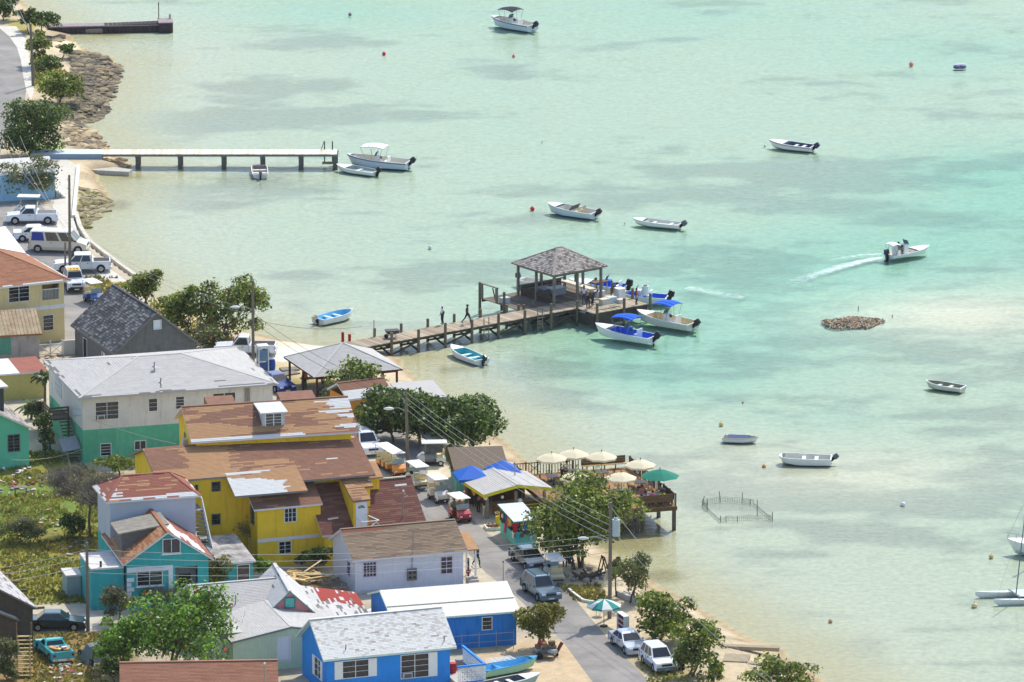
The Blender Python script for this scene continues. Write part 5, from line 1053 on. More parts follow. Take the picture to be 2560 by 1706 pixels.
t = thing('deck_table','dark long table under green umbrella on restaurant deck','table',DM @ Vector((-1.5,1.5,DZ+.008)),R(16.5)); MB().box(-.9,-.45,.7,.9,.45,.75).build('top',table_m,t)
for x in (-.8,.8):
    for y in (-.38,.38): MB().box(x-.04,y-.04,0,x+.04,y+.04,.7).build('leg',black_m,t)

# ------------------------------------------------------------------ boats
GEL = lambda: mat('gelcoat_white',(228,230,228),.3,.03,1.5,coat=.3)
def boat(name, label, bow, stern, B=1.9, H=.55, Hb=.85, hull=None, inner=None, trim=None, floor=.18, full=2.2, deck=.28, benches=(), console=None, motor=None, bimini=None, wind=None, cuddy=False, cover=None, L=None, hd=None, cat='boat', base=0.0, keel=.15, stripe=None, loc=None):
    if loc is None:
        b = P(*bow,Hb+base); s = P(*stern,H+base); d = Vector((b.x-s.x,b.y-s.y,0)); L = L or d.length; rz = math.atan2(d.y,d.x) if hd is None else R(hd); org = Vector((s.x,s.y,base))
    else: org, rz = Vector(loc), R(hd)
    t = thing(name,label,cat,org,rz); hull = hull or GEL(); inner = inner or mat('liner_cream',(214,208,190),.6,.06); trim = trim or GEL()
    n = 16; O = MB(); I = MB(); T = MB(); fd = deck
    def st(q):
        w = (B/2)*(.9+.1*math.sin(min(q/.45,1)*math.pi/2)) if q < .45 else (B/2)*max(0,1-((q-.45)/.55)**full)**(1/1.25 if full < 4 else 1/2.5)
        return max(w,.015), H+(Hb-H)*q**1.7, q*L
    S = [st(i/n) for i in range(n+1)]; sec = []
    for i,(w,z,x) in enumerate(S):
        q = i/n; rake = max(0,q-.6)/.4; xk = x-rake**2*L*.08; zc = .1+(z-.1)*.35*rake; zk = -keel+(keel+.05)*rake**2
        sec.append(([(x,w,z),(x-rake*.05*L,w*.9,zc),(xk,0.001,zk),(x-rake*.05*L,-w*.9,zc),(x,-w,z)],[(x-.0,w-.07 if w > .1 else .0,z),(x-.02,max(w*.8-.08,0),floor),(x-.02,-max(w*.8-.08,0),floor),(x,-(w-.07) if w > .1 else 0,z)]))
    for i in range(n):
        a,b_ = sec[i],sec[i+1]
        for k in range(4): O.quad([a[0][k],a[0][k+1],b_[0][k+1],b_[0][k]])
        for k in range(3):
            if (i+1)/n <= 1-fd+.001: I.quad([a[1][k],b_[1][k],b_[1][k+1],a[1][k+1]])
        if i/n >= 1-fd-.001: T.quad([(a[0][0][0],a[0][0][1],a[0][0][2]+.012),(a[0][4][0],a[0][4][1],a[0][4][2]+.012),(b_[0][4][0],b_[0][4][1],b_[0][4][2]+.012),(b_[0][0][0],b_[0][0][1],b_[0][0][2]+.012)])
        for k,j in ((0,0),(4,3)):
            p,p2,r_,r2 = Vector(a[0][k]),Vector(b_[0][k]),Vector(a[1][j]),Vector(b_[1][j]); up = Vector((0,0,.014)); T.quad([p+up,p2+up,r2+up,r_+up]); T.quad([p+up,p-up*3,p2-up*3,p2+up])
    O.quad(list(reversed(sec[0][0]))); I.quad([(p[0]+.05,p[1],p[2]) for p in sec[0][1]]); z0 = H
    i = int(n*(1-fd)); w,z,x = S[i]
    if fd > 0: I.quad([(x,w-.07,z),(x,-(w-.07),z),(x,-(w*.8-.08),floor),(x,w*.8-.08,floor)])
    T.box(-.04,-sec[0][0][0][1],H-.1,.06,sec[0][0][0][1],H+.014)
    O.build('hull',hull,t,smooth=False); I.build('cockpit',inner,t); T.build('gunwale',trim,t)
    if stripe:
        SM = MB()
        for i in range(n):
            for k,sg in ((0,1),(4,-1)):
                a,b_ = Vector(sec[i][0][k]),Vector(sec[i+1][0][k]); o_ = Vector((0,sg*.012,0)); SM.quad([a+o_-Vector((0,0,.07)),b_+o_-Vector((0,0,.07)),b_+o_-Vector((0,0,.14)),a+o_-Vector((0,0,.14))])
        SM.build('stripe',stripe,t)
    for q in benches: w,z,x = st(q); MB().box(x-.16,-(w-.06),H-.18,x+.16,w-.06,H-.12).build('thwart',trim,t)
    if cover: MB().prism([(-(B/2-.12),H+.02),(0,H+.22),(B/2-.12,H+.02)],L*cover[1],L*cover[2],'x').build('tarp',cover[0],t)
    if cuddy:
        x0 = L*.42; MB().prism([(x0+.1,z0+.02),(x0-.15,z0+.5),(x0+.25,z0+.05)],-B*.38,B*.38,'y').build('windshield',mat('boat_glass',(86,100,104),.15,.2,spec=.6),t)
        for y in (-.45,.45): MB().box(L*.28,y-.22,floor,L*.28+.5,y+.22,floor+.42).box(L*.28-.08,y-.22,floor+.42,L*.28+.02,y+.22,floor+.85).build('seat',mat('boat_seat',(150,70,60) if y > 0 else (196,184,150),.7),t)
    if console:
        x = L*console[1]; c = MB().box(x-.3,-.38,floor,x+.3,.38,floor+.95,taper=.06).build('console',console[0],t,bevel=.04); MB().prism([(x+.22,floor+.95),(x+.05,floor+1.35),(x+.08,floor+1.35),(x+.28,floor+.95)],-.36,.36,'y').build('windscreen',mat('boat_glass',(86,100,104)),c); MB().cyl((x-.32,0,floor+.75),(x-.36,0,floor+.78),.17,n=10).build('wheel',black(),c)
        MB().box(x-1.15,-.42,floor,x-.75,.42,floor+.5).box(x-1.2,-.42,floor+.5,x-1.1,.42,floor+.95).build('helm_seat',trim,t)
    if bimini:
        x0,x1 = L*bimini[1],L*bimini[2]; zt = floor+(bimini[3] if len(bimini) > 3 else 1.95); w = B*(.45 if len(bimini) < 4 else .36); mb = MB(); m_ = 6
        for i in range(m_):
            for j in range(4):
                f = lambda a,b_: (x0+(x1-x0)*a/m_, -w+2*w*b_/4, zt+.16*math.sin(math.pi*a/m_)-.14*abs(b_/2-1)**2)
                mb.quad([f(i,j),f(i+1,j),f(i+1,j+1),f(i,j+1)])
        cn = mb.build('bimini',bimini[0],t,smooth=True); so = cn.modifiers.new('thickness','SOLIDIFY'); so.thickness = .03
        for y in (-w,w):
            for xa,xb in ((x0+.1,x0+.5),(x1-.1,x1-.7),((x0+x1)/2,(x0+x1)/2)): MB().cyl((xa,y,zt-.1),(xb,y*1.05,H),.018,n=5).build('pole',metal_grey(),t)
    if motor:
        mc,tilt,sz = motor; M = Matrix.Translation((-.12,0,H+.02)) @ Matrix.Rotation(-R(tilt),4,'Y'); o = MB()
        mt = bpy.data.objects.new('outboard_motor',None); COL.objects.link(mt); mt.parent = t; mt.matrix_local = M; mt.scale = (sz,)*3
        MB().box(-.42,-.2,.12,.16,.2,.62,taper=.06).build('cowling',mc,mt,bevel=.05); MB().box(-.3,-.09,-.5,.02,.09,.12).build('leg',black(),mt); MB().prism([(-.42,-.52),(.0,-.52),(-.05,-.62),(-.1,-.78),(-.3,-.66),(-.42,-.62)],-.05,.05,'y').build('gearcase',black(),mt)
        for a in (0,120,240): MB().cbox((-.46,.1*math.cos(R(a)),-.58+.1*math.sin(R(a))),(.02,.09,.16),rx=R(a)).build('propeller_blade',black(),mt)
    return t
blk = mat('motor_black',(26,26,34),.35,.1); dgy = mat('motor_grey',(96,100,104),.4,.1); blu = mat('boat_blue',(20,96,206),.6,.06); lblu = mat('boat_light_blue',(120,190,226),.6,.06); aqu = mat('boat_aqua',(70,180,184),.6,.06); cwhite = mat('bimini_white',(234,234,230),.8,.03); cblue = mat('bimini_blue',(20,100,220),.75,.04,trans=.2); cblack = mat('bimini_black',(40,34,50),.8,.1)
cream_in = mat('liner_cream',(214,208,190),.6,.06); hb = mat('hull_pale_blue',(196,208,216),.35,.04,coat=.2)
boat('center_console_boat','white boat with black canopy moored alone at top centre',(1234,37),(1332,62),2.2,.75,1.05,hull=hb,console=(GEL(),.5),motor=(blk,48,1.0),bimini=(cblack,.36,.72),stripe=mat('stripe_purple',(70,60,110),.5),deck=.15,hd=140)
boat('white_canopy_boat','white boat with white canopy moored at end of the pale pier',(862,389),(1022,404),2.3,.75,1.1,hull=hb,console=(GEL(),.5),motor=(blk,42,1.0),bimini=(cwhite,.36,.74),deck=.12,hd=162,stripe=mat('stripe_purple',(70,60,110)))
boat('low_white_skiff','low white skiff beside the white canopy boat',(847,408),(940,429),1.8,.4,.62,inner=mat('liner_grey_green',(150,166,160),.6),motor=(blk,25,.9),deck=.35,benches=(.45,),hd=148)
boat('stern_on_dinghy','small white dinghy seen from its stern below the pale pier',(654,409),(651,436),1.65,.45,.5,inner=mat('liner_grey_brown',(150,136,124),.7),motor=(mat('motor_grey',(96,100,104)),20,.8),deck=.1,benches=(.3,.62),full=5,hd=94,L=4.2)
boat('open_boat_dark_interior','white open boat with dark blue interior, upper right',(1926,347),(2032,366),1.8,.5,.78,inner=mat('liner_slate',(70,84,112),.7,.1),motor=(mat('motor_purple',(52,46,76),.4),48,.95),deck=.42,benches=(.22,.4),hd=155,stripe=mat('stripe_red_faded',(190,140,140),.6))
boat('windshield_boat','white runabout with windshield moored near the red buoy',(1383,501),(1488,531),2.1,.6,.95,cuddy=True,motor=(mat('motor_maroon',(60,36,40),.4),48,.95),deck=.3,hd=148,hull=hb)
boat('flat_white_skiff','flat white skiff with grey motor right of windshield boat',(1579,546),(1700,560),1.7,.42,.6,inner=mat('liner_pale',(214,212,196),.6),motor=(dgy,52,.95),deck=.3,benches=(.2,.55),hd=158)
boat('speeding_boat','white flats boat under way with driver, trailing a wake',(2313,604),(2222,637),1.8,.36,.62,motor=(mat('motor_purple',(52,46,76)),8,.9),deck=.42,console=(GEL(),.38),bimini=(cwhite,.0,.2,1.15),hd=36,L=4.9)
boat('blue_inside_dinghy','white and blue dinghy near the beach, blue inside',(876,760),(795,797),1.9,.55,.75,hull=GEL(),inner=lblu,trim=mat('trim_white_blue',(206,220,232),.5),motor=(mat('motor_cream',(206,190,170),.5),35,.8),deck=.08,benches=(.35,.6),hd=45,L=4.3)
boat('aqua_inside_skiff','white skiff with aqua interior tied by the pier',(1125,855),(1206,899),1.75,.5,.85,inner=aqu,motor=(blk,30,.85),deck=.25,benches=(.3,.55),hd=124,L=5.0)
boat('blue_bimini_boat','white boat with blue interior and blue canopy at pier head',(1498,804),(1633,842),2.1,.6,1.05,inner=blu,trim=GEL(),console=(blu,.42),motor=(blk,42,1.05),bimini=(cblue,.28,.64),deck=.3,hd=147)
boat('beige_bimini_boat','beige boat with blue canopy moored at outer corner of pier',(1618,767),(1733,808),2.2,.65,1.0,inner=mat('liner_beige',(214,196,150),.6),hull=mat('hull_beige',(206,204,192),.4),console=(GEL(),.45),motor=(blk,48,1.0),bimini=(cblue,.3,.62),deck=.25,hd=143)
boat('tank_boat','blue and white work boat with white tank behind the pier head',(1580,735),(1668,742),2.0,.6,.9,inner=blu,motor=(blk,20,1.1),console=(GEL(),.55),deck=.2,hd=168,L=4.8)
boat('pavilion_work_boat','blue-decked work boat behind right side of the pavilion',(1455,700),(1565,716),2.1,.65,.95,inner=blu,motor=(blk,12,1.15),console=(blu,.3),deck=.4,hd=160,L=5.6,trim=GEL())
boat('pavilion_skiff','pale skiff with grey motor seen behind left side of the pavilion',(1345,705),(1302,697),1.7,.55,.8,motor=(mat('motor_navy',(50,60,76),.4),15,.9),deck=.2,hd=-35,L=4.2)
boat('drifting_rowboat','small weathered rowboat with birds, right of the shell mound',(2320,950),(2408,968),1.5,.42,.62,inner=mat('liner_olive',(140,140,110),.8,.2),hull=mat('hull_old_white',(206,206,190),.7,.1),deck=.12,benches=(.35,.65),hd=152,L=3.6)
boat('tarp_covered_rowboat','little white rowboat covered with blue-grey tarp',(1890,1097),(1808,1092),1.3,.42,.5,cover=(mat('tarp_slate',(80,92,126),.8,.1),.15,.75),deck=.12,hd=-8,L=3.0,trim=mat('trim_olive',(170,166,150),.7))
boat('square_bow_boat','white square-bowed open boat with grey motor, lower right',(1948,1146),(2078,1144),1.9,.62,.72,inner=mat('liner_pale',(214,212,196)),motor=(dgy,50,.8),deck=.08,benches=(.28,.52),full=5,hd=175,L=4.4)
boat('grounded_green_boat','pale green boat hauled out by bright blue house, white lattice panel aboard',(1338,1640),(1205,1672),1.7,.6,.8,hull=mat('hull_pale_green',(150,196,160),.6,.08),inner=lblu,trim=mat('trim_blue',(60,150,206),.6),deck=.18,benches=(.3,),hd=34,L=5.0,base=GZ+.12,keel=.12)
boat('grounded_grey_boat','grey-green boat hauled out at the bottom edge below the green boat',(1340,1685),(1205,1712),1.6,.5,.7,hull=mat('hull_grey_green',(140,170,170),.7,.1),inner=mat('liner_dark',(90,96,96),.8,.2),deck=.35,benches=(.3,.5),hd=30,L=5.0,base=GZ+.12,keel=.12)
t = thing('lattice_panel','white lattice panel lying across the grounded green boat','panel',P(1252,1650,GZ+.85),R(30))
for k in range(6): MB().box(-1.1+k*.42,-.45,0,-1.04+k*.42,.45,.04).build('bar',GEL(),t)
for k in range(4): MB().box(-1.1,-.45+k*.28,.042,1.06,-.39+k*.28,.07).build('bar',GEL(),t)
# sailing boats at the right edge
t = boat('moored_sailboat','white sailing boat with tall mast at right edge',None,None,2.6,.85,1.2,deck=.5,hull=GEL(),cuddy=False,L=8,loc=P(2620,1400,0)+Vector((4.6,0,0)),hd=165,keel=.3)
MB().cyl((4.6,0,.8),(4.4,0,9.5),.07,n=8).build('mast',metal_grey(),t); MB().cyl((4.6,0,1.9),(.8,0,1.8),.06,n=6).build('boom',metal_grey(),t); MB().box(1.5,-.7,.8,4.8,.7,1.35,taper=.15).build('cabin',GEL(),t)
for a in ((8.0,0,1.2),(.1,0,.9)): MB().cyl(a,(4.4,0,9.4),.012,n=4).build('stay',metal_grey(),t)
for k in range(5): MB().cyl((7.9-k*.7,.25+k*.18,1.15-k*.03),(7.9-k*.7,.25+k*.18,1.75-k*.03),.02,n=5).build('stanchion',metal_grey(),t)
MB().tube([(8.2,0,1.7),(7.9,.25,1.75),(5.1,.97,1.6)],.02).build('pulpit_rail',metal_grey(),t)
t = thing('beach_catamaran','white twin-hulled catamaran with raked mast at right edge','catamaran',P(2500,1512,0),R(8))
for y,x0 in ((0,0),(2.3,-1.0)):
    o = MB(); n_ = 12
    for i in range(n_):
        f = lambda q: (x0+q*5.4-.5,.02+.2*math.sin(min(1,q*2.2)*math.pi/2)*(1 if q < .9 else .9),.36+.12*(1-q)**3); a,b_ = f(i/n_),f((i+1)/n_)
        for s in (1,-1): o.quad([(a[0],y+s*a[1],a[2]),(b_[0],y+s*b_[1],b_[2]),(b_[0],y,-.12),(a[0],y,-.12+.3*(i == 0))])
        o.quad([(a[0],y-a[1],a[2]),(b_[0],y-b_[1],b_[2]),(b_[0],y+b_[1],b_[2]),(a[0],y+a[1],a[2])])
    o.build('hull',GEL(),t)
for x in (1.6,4.0): MB().cyl((x,0,.5),(x-.4,2.4,.5),.06).build('cross_beam',metal_grey(),t)
MB().quad([(1.7,.2,.53),(4.0,.2,.53),(3.6,2.2,.53),(1.3,2.2,.53)]).quad([(1.3,2.2,.5),(3.6,2.2,.5),(4.0,.2,.5),(1.7,.2,.5)]).build('trampoline',mat('trampoline',(190,206,210),.7),t); MB().cyl((1.5,1.1,.5),(2.2,1.2,7.8),.05,.04,8).build('mast',mat('mast_grey',(96,110,124),.5),t)
MB().cyl((-.3,.0,.4),(2.1,1.2,7.0),.01,n=4).build('stay',metal_grey(),t)
t = thing('inflatable_ring','purple towable inflatable floating far upper right','inflatable',P(2400,171,0),R(10)); o = MB()
pm = mat('inflatable_purple',(110,90,150),.5)
for k in range(2): MB().sphere((k*.55-.3,0,.16),.42,10,6,sc=(1.1,.9,.55)).build('tube',pm,t,smooth=True)
MB().box(-.6,-.1,.3,.5,.1,.45).build('handle_strap',GEL(),t)
# buoys
for k,(a,b_,c,r_,l) in enumerate(((875,38,(150,120,130),.2,'grey-pink buoy left of top of the bay'),(960,136,(226,40,70),.2,'red buoy, upper middle of bay, left one'),(1284,142,(230,110,120),.17,'pink buoy below the black-canopied boat'),(1355,356,(190,190,190),.09,'tiny grey float in middle of upper bay'),(1331,524,(232,40,50),.22,'red buoy left of windshield boat'),(1075,620,(232,230,226),.2,'white buoy between blue dinghy and pavilion'),(2278,163,(236,130,120),.24,'pink buoy at far upper right'),(1857,1008,(150,130,110),.1,'tiny brown float above tarp-covered rowboat'),(1803,1063,(226,196,130),.2,'yellowish buoy beside tarp-covered rowboat'),(1910,1168,(206,150,70),.17,'orange-brown buoy left of square-bowed boat'),(2257,1263,(238,238,234),.22,'white buoy in open water, lower right'),(2478,1394,(220,180,120),.19,'tan buoy off the sailing boat bow'),(2436,1517,(226,200,150),.24,'large tan buoy left of catamaran'),(2076,1556,(190,150,100),.17,'brown buoy off the lower beach'),(1912,366,(226,220,220),.13,'small white float at bow of dark-interior boat'),(1243,52,(226,90,60),.22,'orange buoy under bow of black-canopied boat'),(1562,560,(226,226,220),.1,'small white float at bow of flat skiff'))):
    t = thing('buoy',l,'buoy',P(a,b_,0)); MB().sphere((0,0,r_*.35),r_,12,8).build('float',mat('buoy_%d_%d'%(c[0],c[1]),c,.45,.06),t,smooth=True); MB().cyl((0,0,r_*1.3),(0,0,r_*1.55),r_*.18,n=6).build('eye',black(),t)
# white tanks aboard the work boat
t = thing('white_tank','white cylindrical tank aboard the blue and white work boat','tank',P(1613,738,.8),0); MB().cyl((0,0,0),(0,0,.85),.32,n=14).build('body',GEL(),t); MB().cyl((0,0,.853),(0,0,.93),.2,n=12).build('lid',dgy,t)
# ------------------------------------------------------------------ vehicles
vglass = mat('car_glass',(30,36,42),.07,.3,1.2,spec=.7); chrome = mat('chrome',(200,200,200),.2,.05,metal=.9); lamp_m = mat('headlight',(220,222,224),.12,.05,spec=.7); tail_m = mat('tail_light',(150,20,24),.25,.1); trim_m = mat('car_trim',(36,36,38),.6,.1)
def paint(n,c,metal=0): return mat('paint_'+n,c,.28,.03,.8,metal=metal,coat=.6)
_wheel = {}
def wheel(parent, x, y, r, rimc=(176,178,182)):
    key = (r,rimc)
    if key not in _wheel:
        m = MB(); n = 20; w = .1
        for k in range(n):
            a0,a1 = 2*math.pi*k/n,2*math.pi*(k+1)/n
            for (ra,ya),(rb,yb) in (((r*.62,-w),(r*.93,-w)),((r*.93,-w),(r,-w*.6)),((r,-w*.6),(r,w*.6)),((r,w*.6),(r*.93,w)),((r*.93,w),(r*.62,w))): m.quad([(ra*math.cos(a0),ya,ra*math.sin(a0)),(ra*math.cos(a1),ya,ra*math.sin(a1)),(rb*math.cos(a1),yb,rb*math.sin(a1)),(rb*math.cos(a0),yb,rb*math.sin(a0))])
        q = MB(); q.cyl((0,-w*.72,0),(0,w*.72,0),r*.63,n=18); q.cyl((0,-w*.85,0),(0,w*.85,0),r*.16,n=10)
        for k in range(5): a = 2*math.pi*k/5; q.cbox((r*.36*math.cos(a),0,r*.36*math.sin(a)),(r*.5,w*1.62,r*.13),ry=-a)
        _wheel[key] = (m.mesh('tyre',[rubber()]),q.mesh('rim',[mat('rim_%d'%rimc[0],rimc,.35,.1,metal=.6)]))
    t = obj('tyre',_wheel[key][0],parent); t.location = (x,y,r); o = obj('rim',_wheel[key][1],t)
def vehicle(name, label, pos, hd, kind, col, cat='car', L=4.3, W=1.7, H=1.42, rim=(176,178,182), low=None, loadbed=None, plate=None, darkroof=None):
    """x forward; side outline with wheel arches lofted over the width, cabin with separate glass"""
    p = P(*pos,GZ); t = thing(name,label,cat,(p.x,p.y,GZ+.005),R(hd)); r = {'sedan':.31,'wagon':.34,'van':.36,'pickup':.36,'crew':.37,'ute':.33,'jeep':.39}[kind]
    belt = {'sedan':.88,'wagon':.98,'van':1.12,'pickup':1.0,'crew':1.04,'ute':.9,'jeep':1.08}[kind]; h = L/2; hood = {'sedan':.78,'wagon':.92,'van':.98,'pickup':.94,'crew':.98,'ute':.84,'jeep':1.06}[kind]
    fw,rw = h-.85*(.9 if kind == 'van' else 1), -h+.9; clr = .2 if kind in ('sedan','ute') else .3
    # cabin stations: rear base, rear top, front top, front base
    cab = {'sedan':(-h+.75,-h+1.35,.35,1.05),'wagon':(-h+.08,-h+.45,.25,.95),'van':(-h+.06,-h+.16,h-1.55,h-.85),'pickup':(-.45,-.3,.6,1.15),'crew':(-.95,-.8,.7,1.3),'ute':(-.35,-.05,.55,1.15),'jeep':(-h+.1,-h+.15,.25,.5)}[kind]
    def arch(cx, up):
        n_ = 8; return [(cx+(r+.06)*math.cos(math.pi*k/n_)*(1 if up else 1), max(clr,r+(r+.06)*math.sin(math.pi*k/n_))) for k in range(n_+1)]
    top = [(h-.02,hood-.22),(h-.12,hood-.06),(cab[3]+.05,belt-.02 if kind != 'van' else belt)]
    if kind in ('pickup','crew','ute'): top += [(cab[0],belt),(-h+.02,belt),(-h,belt-.1)]
    elif kind == 'sedan': top += [(cab[0],belt+.02),(-h+.08,belt+.02),(-h,belt-.12)]
    else: top += [(-h+.03,belt),(-h,belt-.1)]
    outline = [(h,clr+.08),(h,hood-.24)]+top+[(-h,clr+.1),(-h+.06,clr)]+[(2*rw-x,z) for x,z in arch(rw,1)]+[(2*fw-x,z) for x,z in arch(fw,1)]+[(h-.06,clr)]
    b = MB(); n_ = len(outline); ring = []
    for y,ins in ((-W/2+.07,1),(-W/2,0),(W/2,0),(W/2-.07,1)):
        k = len(b.v); ring.append(k)
        for x,z in outline:
            tz = max(0,(z-.55))/.9*.09; s = 1 if y > 0 else -1; xx = x*(1-.015*ins); b.v.append((xx,y-s*tz if not ins else y-s*tz*1.2,z+(.02 if ins and z > belt-.15 else 0)))
    for q in range(3):
        for i in range(n_):
            j = (i+1)%n_; b.f.append((ring[q]+i,ring[q]+j,ring[q+1]+j,ring[q+1]+i)); b.m.append(0)
    b.f.append(tuple(ring[0]+i for i in reversed(range(n_)))); b.m.append(0); b.f.append(tuple(ring[3]+i for i in range(n_))); b.m.append(0)
    body = b.build('body',col,t)
    import bmesh
    bm = bmesh.new(); bm.from_mesh(body.data); bmesh.ops.triangulate(bm,faces=[f for f in bm.faces if len(f.verts) > 4]); bmesh.ops.recalc_face_normals(bm,faces=bm.faces); bm.to_mesh(body.data); bm.free()
    zt = H; wt = W/2-.24 if kind != 'van' else W/2-.14; wb = W/2-.07
    c = MB(); A = [(cab[0],belt),(cab[1],zt-.06),(cab[2],zt-.04),(cab[3],belt)]
    Bm = lambda x,z,s: (x, s*(wb+(wt-wb)*(z-belt)/(zt-belt)), z)
    rf = [(cab[1]+.05,zt),(cab[2]-.15,zt+.01)]
    for s in (-1,1): c.quad([Bm(*A[0],s),Bm(*A[1],s),Bm(*A[2],s),Bm(*A[3],s)][::s])
    Lf = [Bm(*q,-1) for q in A]; Rt = [Bm(*q,1) for q in A]; c.quad([Lf[2],Lf[3],Rt[3],Rt[2]]); c.quad([Lf[1],Rt[1],Rt[0],Lf[0]])
    c.quad([Lf[1],Lf[2],(rf[1][0],-wt+.12,rf[1][1]),(rf[0][0],-wt+.12,rf[0][1])]); c.quad([Rt[2],Rt[1],(rf[0][0],wt-.12,rf[0][1]),(rf[1][0],wt-.12,rf[1][1])]); c.quad([(rf[0][0],-wt+.12,rf[0][1]),(rf[1][0],-wt+.12,rf[1][1]),(rf[1][0],wt-.12,rf[1][1]),(rf[0][0],wt-.12,rf[0][1])]); c.quad([Lf[2],Rt[2],(rf[1][0],wt-.12,rf[1][1]),(rf[1][0],-wt+.12,rf[1][1])]); c.quad([Rt[1],Lf[1],(rf[0][0],-wt+.12,rf[0][1]),(rf[0][0],wt-.12,rf[0][1])])
    c.build('cabin',darkroof or col,t)
    # glass: windscreen, rear screen, side windows, each a few millimetres proud
    def lerp(a,b_,k): return tuple(a[i]+(b_[i]-a[i])*k for i in range(3))
    def pane(q,off,nm='window',m=vglass): MB().quad([tuple(v[i]+off[i] for i in range(3)) for v in q]).build(nm,m,t)
    def inset(a,b_,c_,d_,e=.08,f=.1): return [lerp(lerp(a,b_,e),lerp(d_,c_,e),f),lerp(lerp(a,b_,1-e),lerp(d_,c_,1-e),f),lerp(lerp(a,b_,1-e),lerp(d_,c_,1-e),1-f),lerp(lerp(a,b_,e),lerp(d_,c_,e),1-f)]
    pane(inset(Lf[3],Rt[3],Rt[2],Lf[2],.06,.08),(.006,0,.006),'windscreen'); pane(inset(Rt[0],Lf[0],Lf[1],Rt[1],.08,.12),(-.006,0,.006),'rear_window')
    ns = {'sedan':2,'wagon':3,'van':3,'pickup':1,'crew':2,'ute':1,'jeep':2}[kind]; xa,xb = cab[0]+.12,cab[3]-.1; ta,tb_ = cab[1]+.12,cab[2]-.06
    for s in (-1,1):
        for k in range(ns):
            g0,g1 = k/ns+.025,(k+1)/ns-.025; zb,zu = belt+.04,zt-.1; q = [Bm(xa+(xb-xa)*g0,zb,s),Bm(xa+(xb-xa)*g1,zb,s),Bm(ta+(tb_-ta)*g1,zu,s),Bm(ta+(tb_-ta)*g0,zu,s)]
            m_ = vglass
            if kind == 'van' and k == 0 and s < 0: m_ = mat('blue_blind',(40,60,150),.4,.08)
            pane(q[::s],(0,s*.007,0),'side_window',m_)
        dn = {'sedan':2,'wagon':2,'van':1,'pickup':1,'crew':2,'ute':1,'jeep':1}[kind]
        for k in range(dn):
            x = xa+(xb-xa)*(k+.25)/dn if dn > 1 else (xa+xb)/2-.25; MB().box(x,s*(W/2-.05)-.02,belt-.16,x+.16,s*(W/2-.05)+.02,belt-.12).build('door_handle',trim_m,t)
            for xs_ in (xa+(xb-xa)*k/dn,): MB().box(xs_-.006,s*(W/2-.028)-.012,clr+.12,xs_+.006,s*(W/2-.028)+.012,belt-.03).build('door_gap',trim_m,t)
        MB().box(cab[3]-.22,s*(W/2+.02)-.07,belt+.02,cab[3]-.08,s*(W/2+.02)+.07,belt+.17).build('mirror',col if kind != 'van' else trim_m,t)
        MB().box(h-.1,s*(W/2-.28)-.17,hood-.25,h+.012,s*(W/2-.28)+.17,hood-.1).build('headlight',lamp_m,t); MB().box(-h-.012,s*(W/2-.17)-.1,belt-.32,-h+.06,s*(W/2-.17)+.1,belt-.12).build('tail_light',tail_m,t)
        for x in (fw,rw): wheel(t,x,s*(W/2-.1),r,rim)
        MB().box(rw-r-.1,s*(W/2-.28)-.14,clr+.02,fw+r+.1,s*(W/2-.28)+.1,r*1.75).build('wheel_well',trim_m,t)
    bc = low or col; MB().box(h-.06,-W/2+.06,clr,h+.07,W/2-.06,clr+.24).build('front_bumper',bc,t,bevel=.03); MB().box(-h-.08,-W/2+.06,clr+.02,-h+.06,W/2-.06,clr+.25).build('rear_bumper',bc if kind not in ('pickup','crew','ute') else chrome,t,bevel=.03)
    MB().box(h-.04,-.42,hood-.3,h+.008,.42,hood-.14).build('grille',trim_m,t); MB().box(h+.071,-.22,clr+.06,h+.078,.22,clr+.17).build('number_plate',plate or mat('plate_white',(214,214,206),.5),t); MB().box(-h-.088,-.22,clr+.08,-h-.081,.22,clr+.2).build('number_plate',mat('plate_white',(214,214,206)),t)
    if low:
        for s in (-1,1): MB().box(rw+r+.1,s*(W/2)-.02,clr,fw-r-.1,s*(W/2)+.012,.55).build('side_cladding',low,t)
    if kind in ('pickup','crew','ute'):
        x0,x1 = -h+.1,cab[0]-.08; w = W/2-.16; MB().box(x0,-w,belt-.02,x1,w,belt+.004).build('bed_opening',mat('bed_liner',(58,58,60),.8,.15) if loadbed != 'cover' else mat('bed_cover',(110,110,112),.7,.1),t)
        for a in ((x0-.04,-w-.05,x1,-w),(x0-.04,w,x1,w+.05),(x0-.06,-w,x0,w)): MB().box(a[0],a[1],belt-.01,a[2],a[3],belt+.045).build('bed_rail',col,t)
        if loadbed == 'junk':
            rg = random.Random(3)
            for k in range(14): c_ = rg.choice(((214,190,120),(226,222,214),(196,150,90),(90,90,96))); MB().cbox((rg.uniform(x0+.2,x1-.3),rg.uniform(-w+.2,w-.2),belt+.07),(rg.uniform(.2,.5),rg.uniform(.1,.4),rg.uniform(.04,.2)),rz=rg.uniform(0,3)).build('load_item',mat('junk_%d'%c_[0],c_,.8),t)
    if kind == 'jeep':
        for s in (-.3,0,.3): MB().cyl((-.2,s,H+.06),(-.08,s,H+.06),.09,n=10).build('roof_lamp',mat('amber_lamp',(220,150,40),.3),t)
        MB().box(-.9,-.55,H+.02,.3,.55,H+.05).build('roof_rack',mat('rack_yellow',(206,170,70),.6),t); MB().box(h+.02,-.6,.5,h+.12,.6,.62).build('bull_bar',trim_m,t)
    if kind == 'wagon' and not low: 
        for s in (-.5,.5): MB().box(-h+.5,s-.03,H+.01,.2,s+.03,H+.05).build('roof_rail',trim_m,t)
    return t
WHT = paint('white',(232,234,236)); 
vehicle('white_pickup_truck','white regular-cab pickup with grey bed cover parked facing left',(80,557),182,'pickup',WHT,'pickup truck',4.85,1.75,1.6,loadbed='cover')
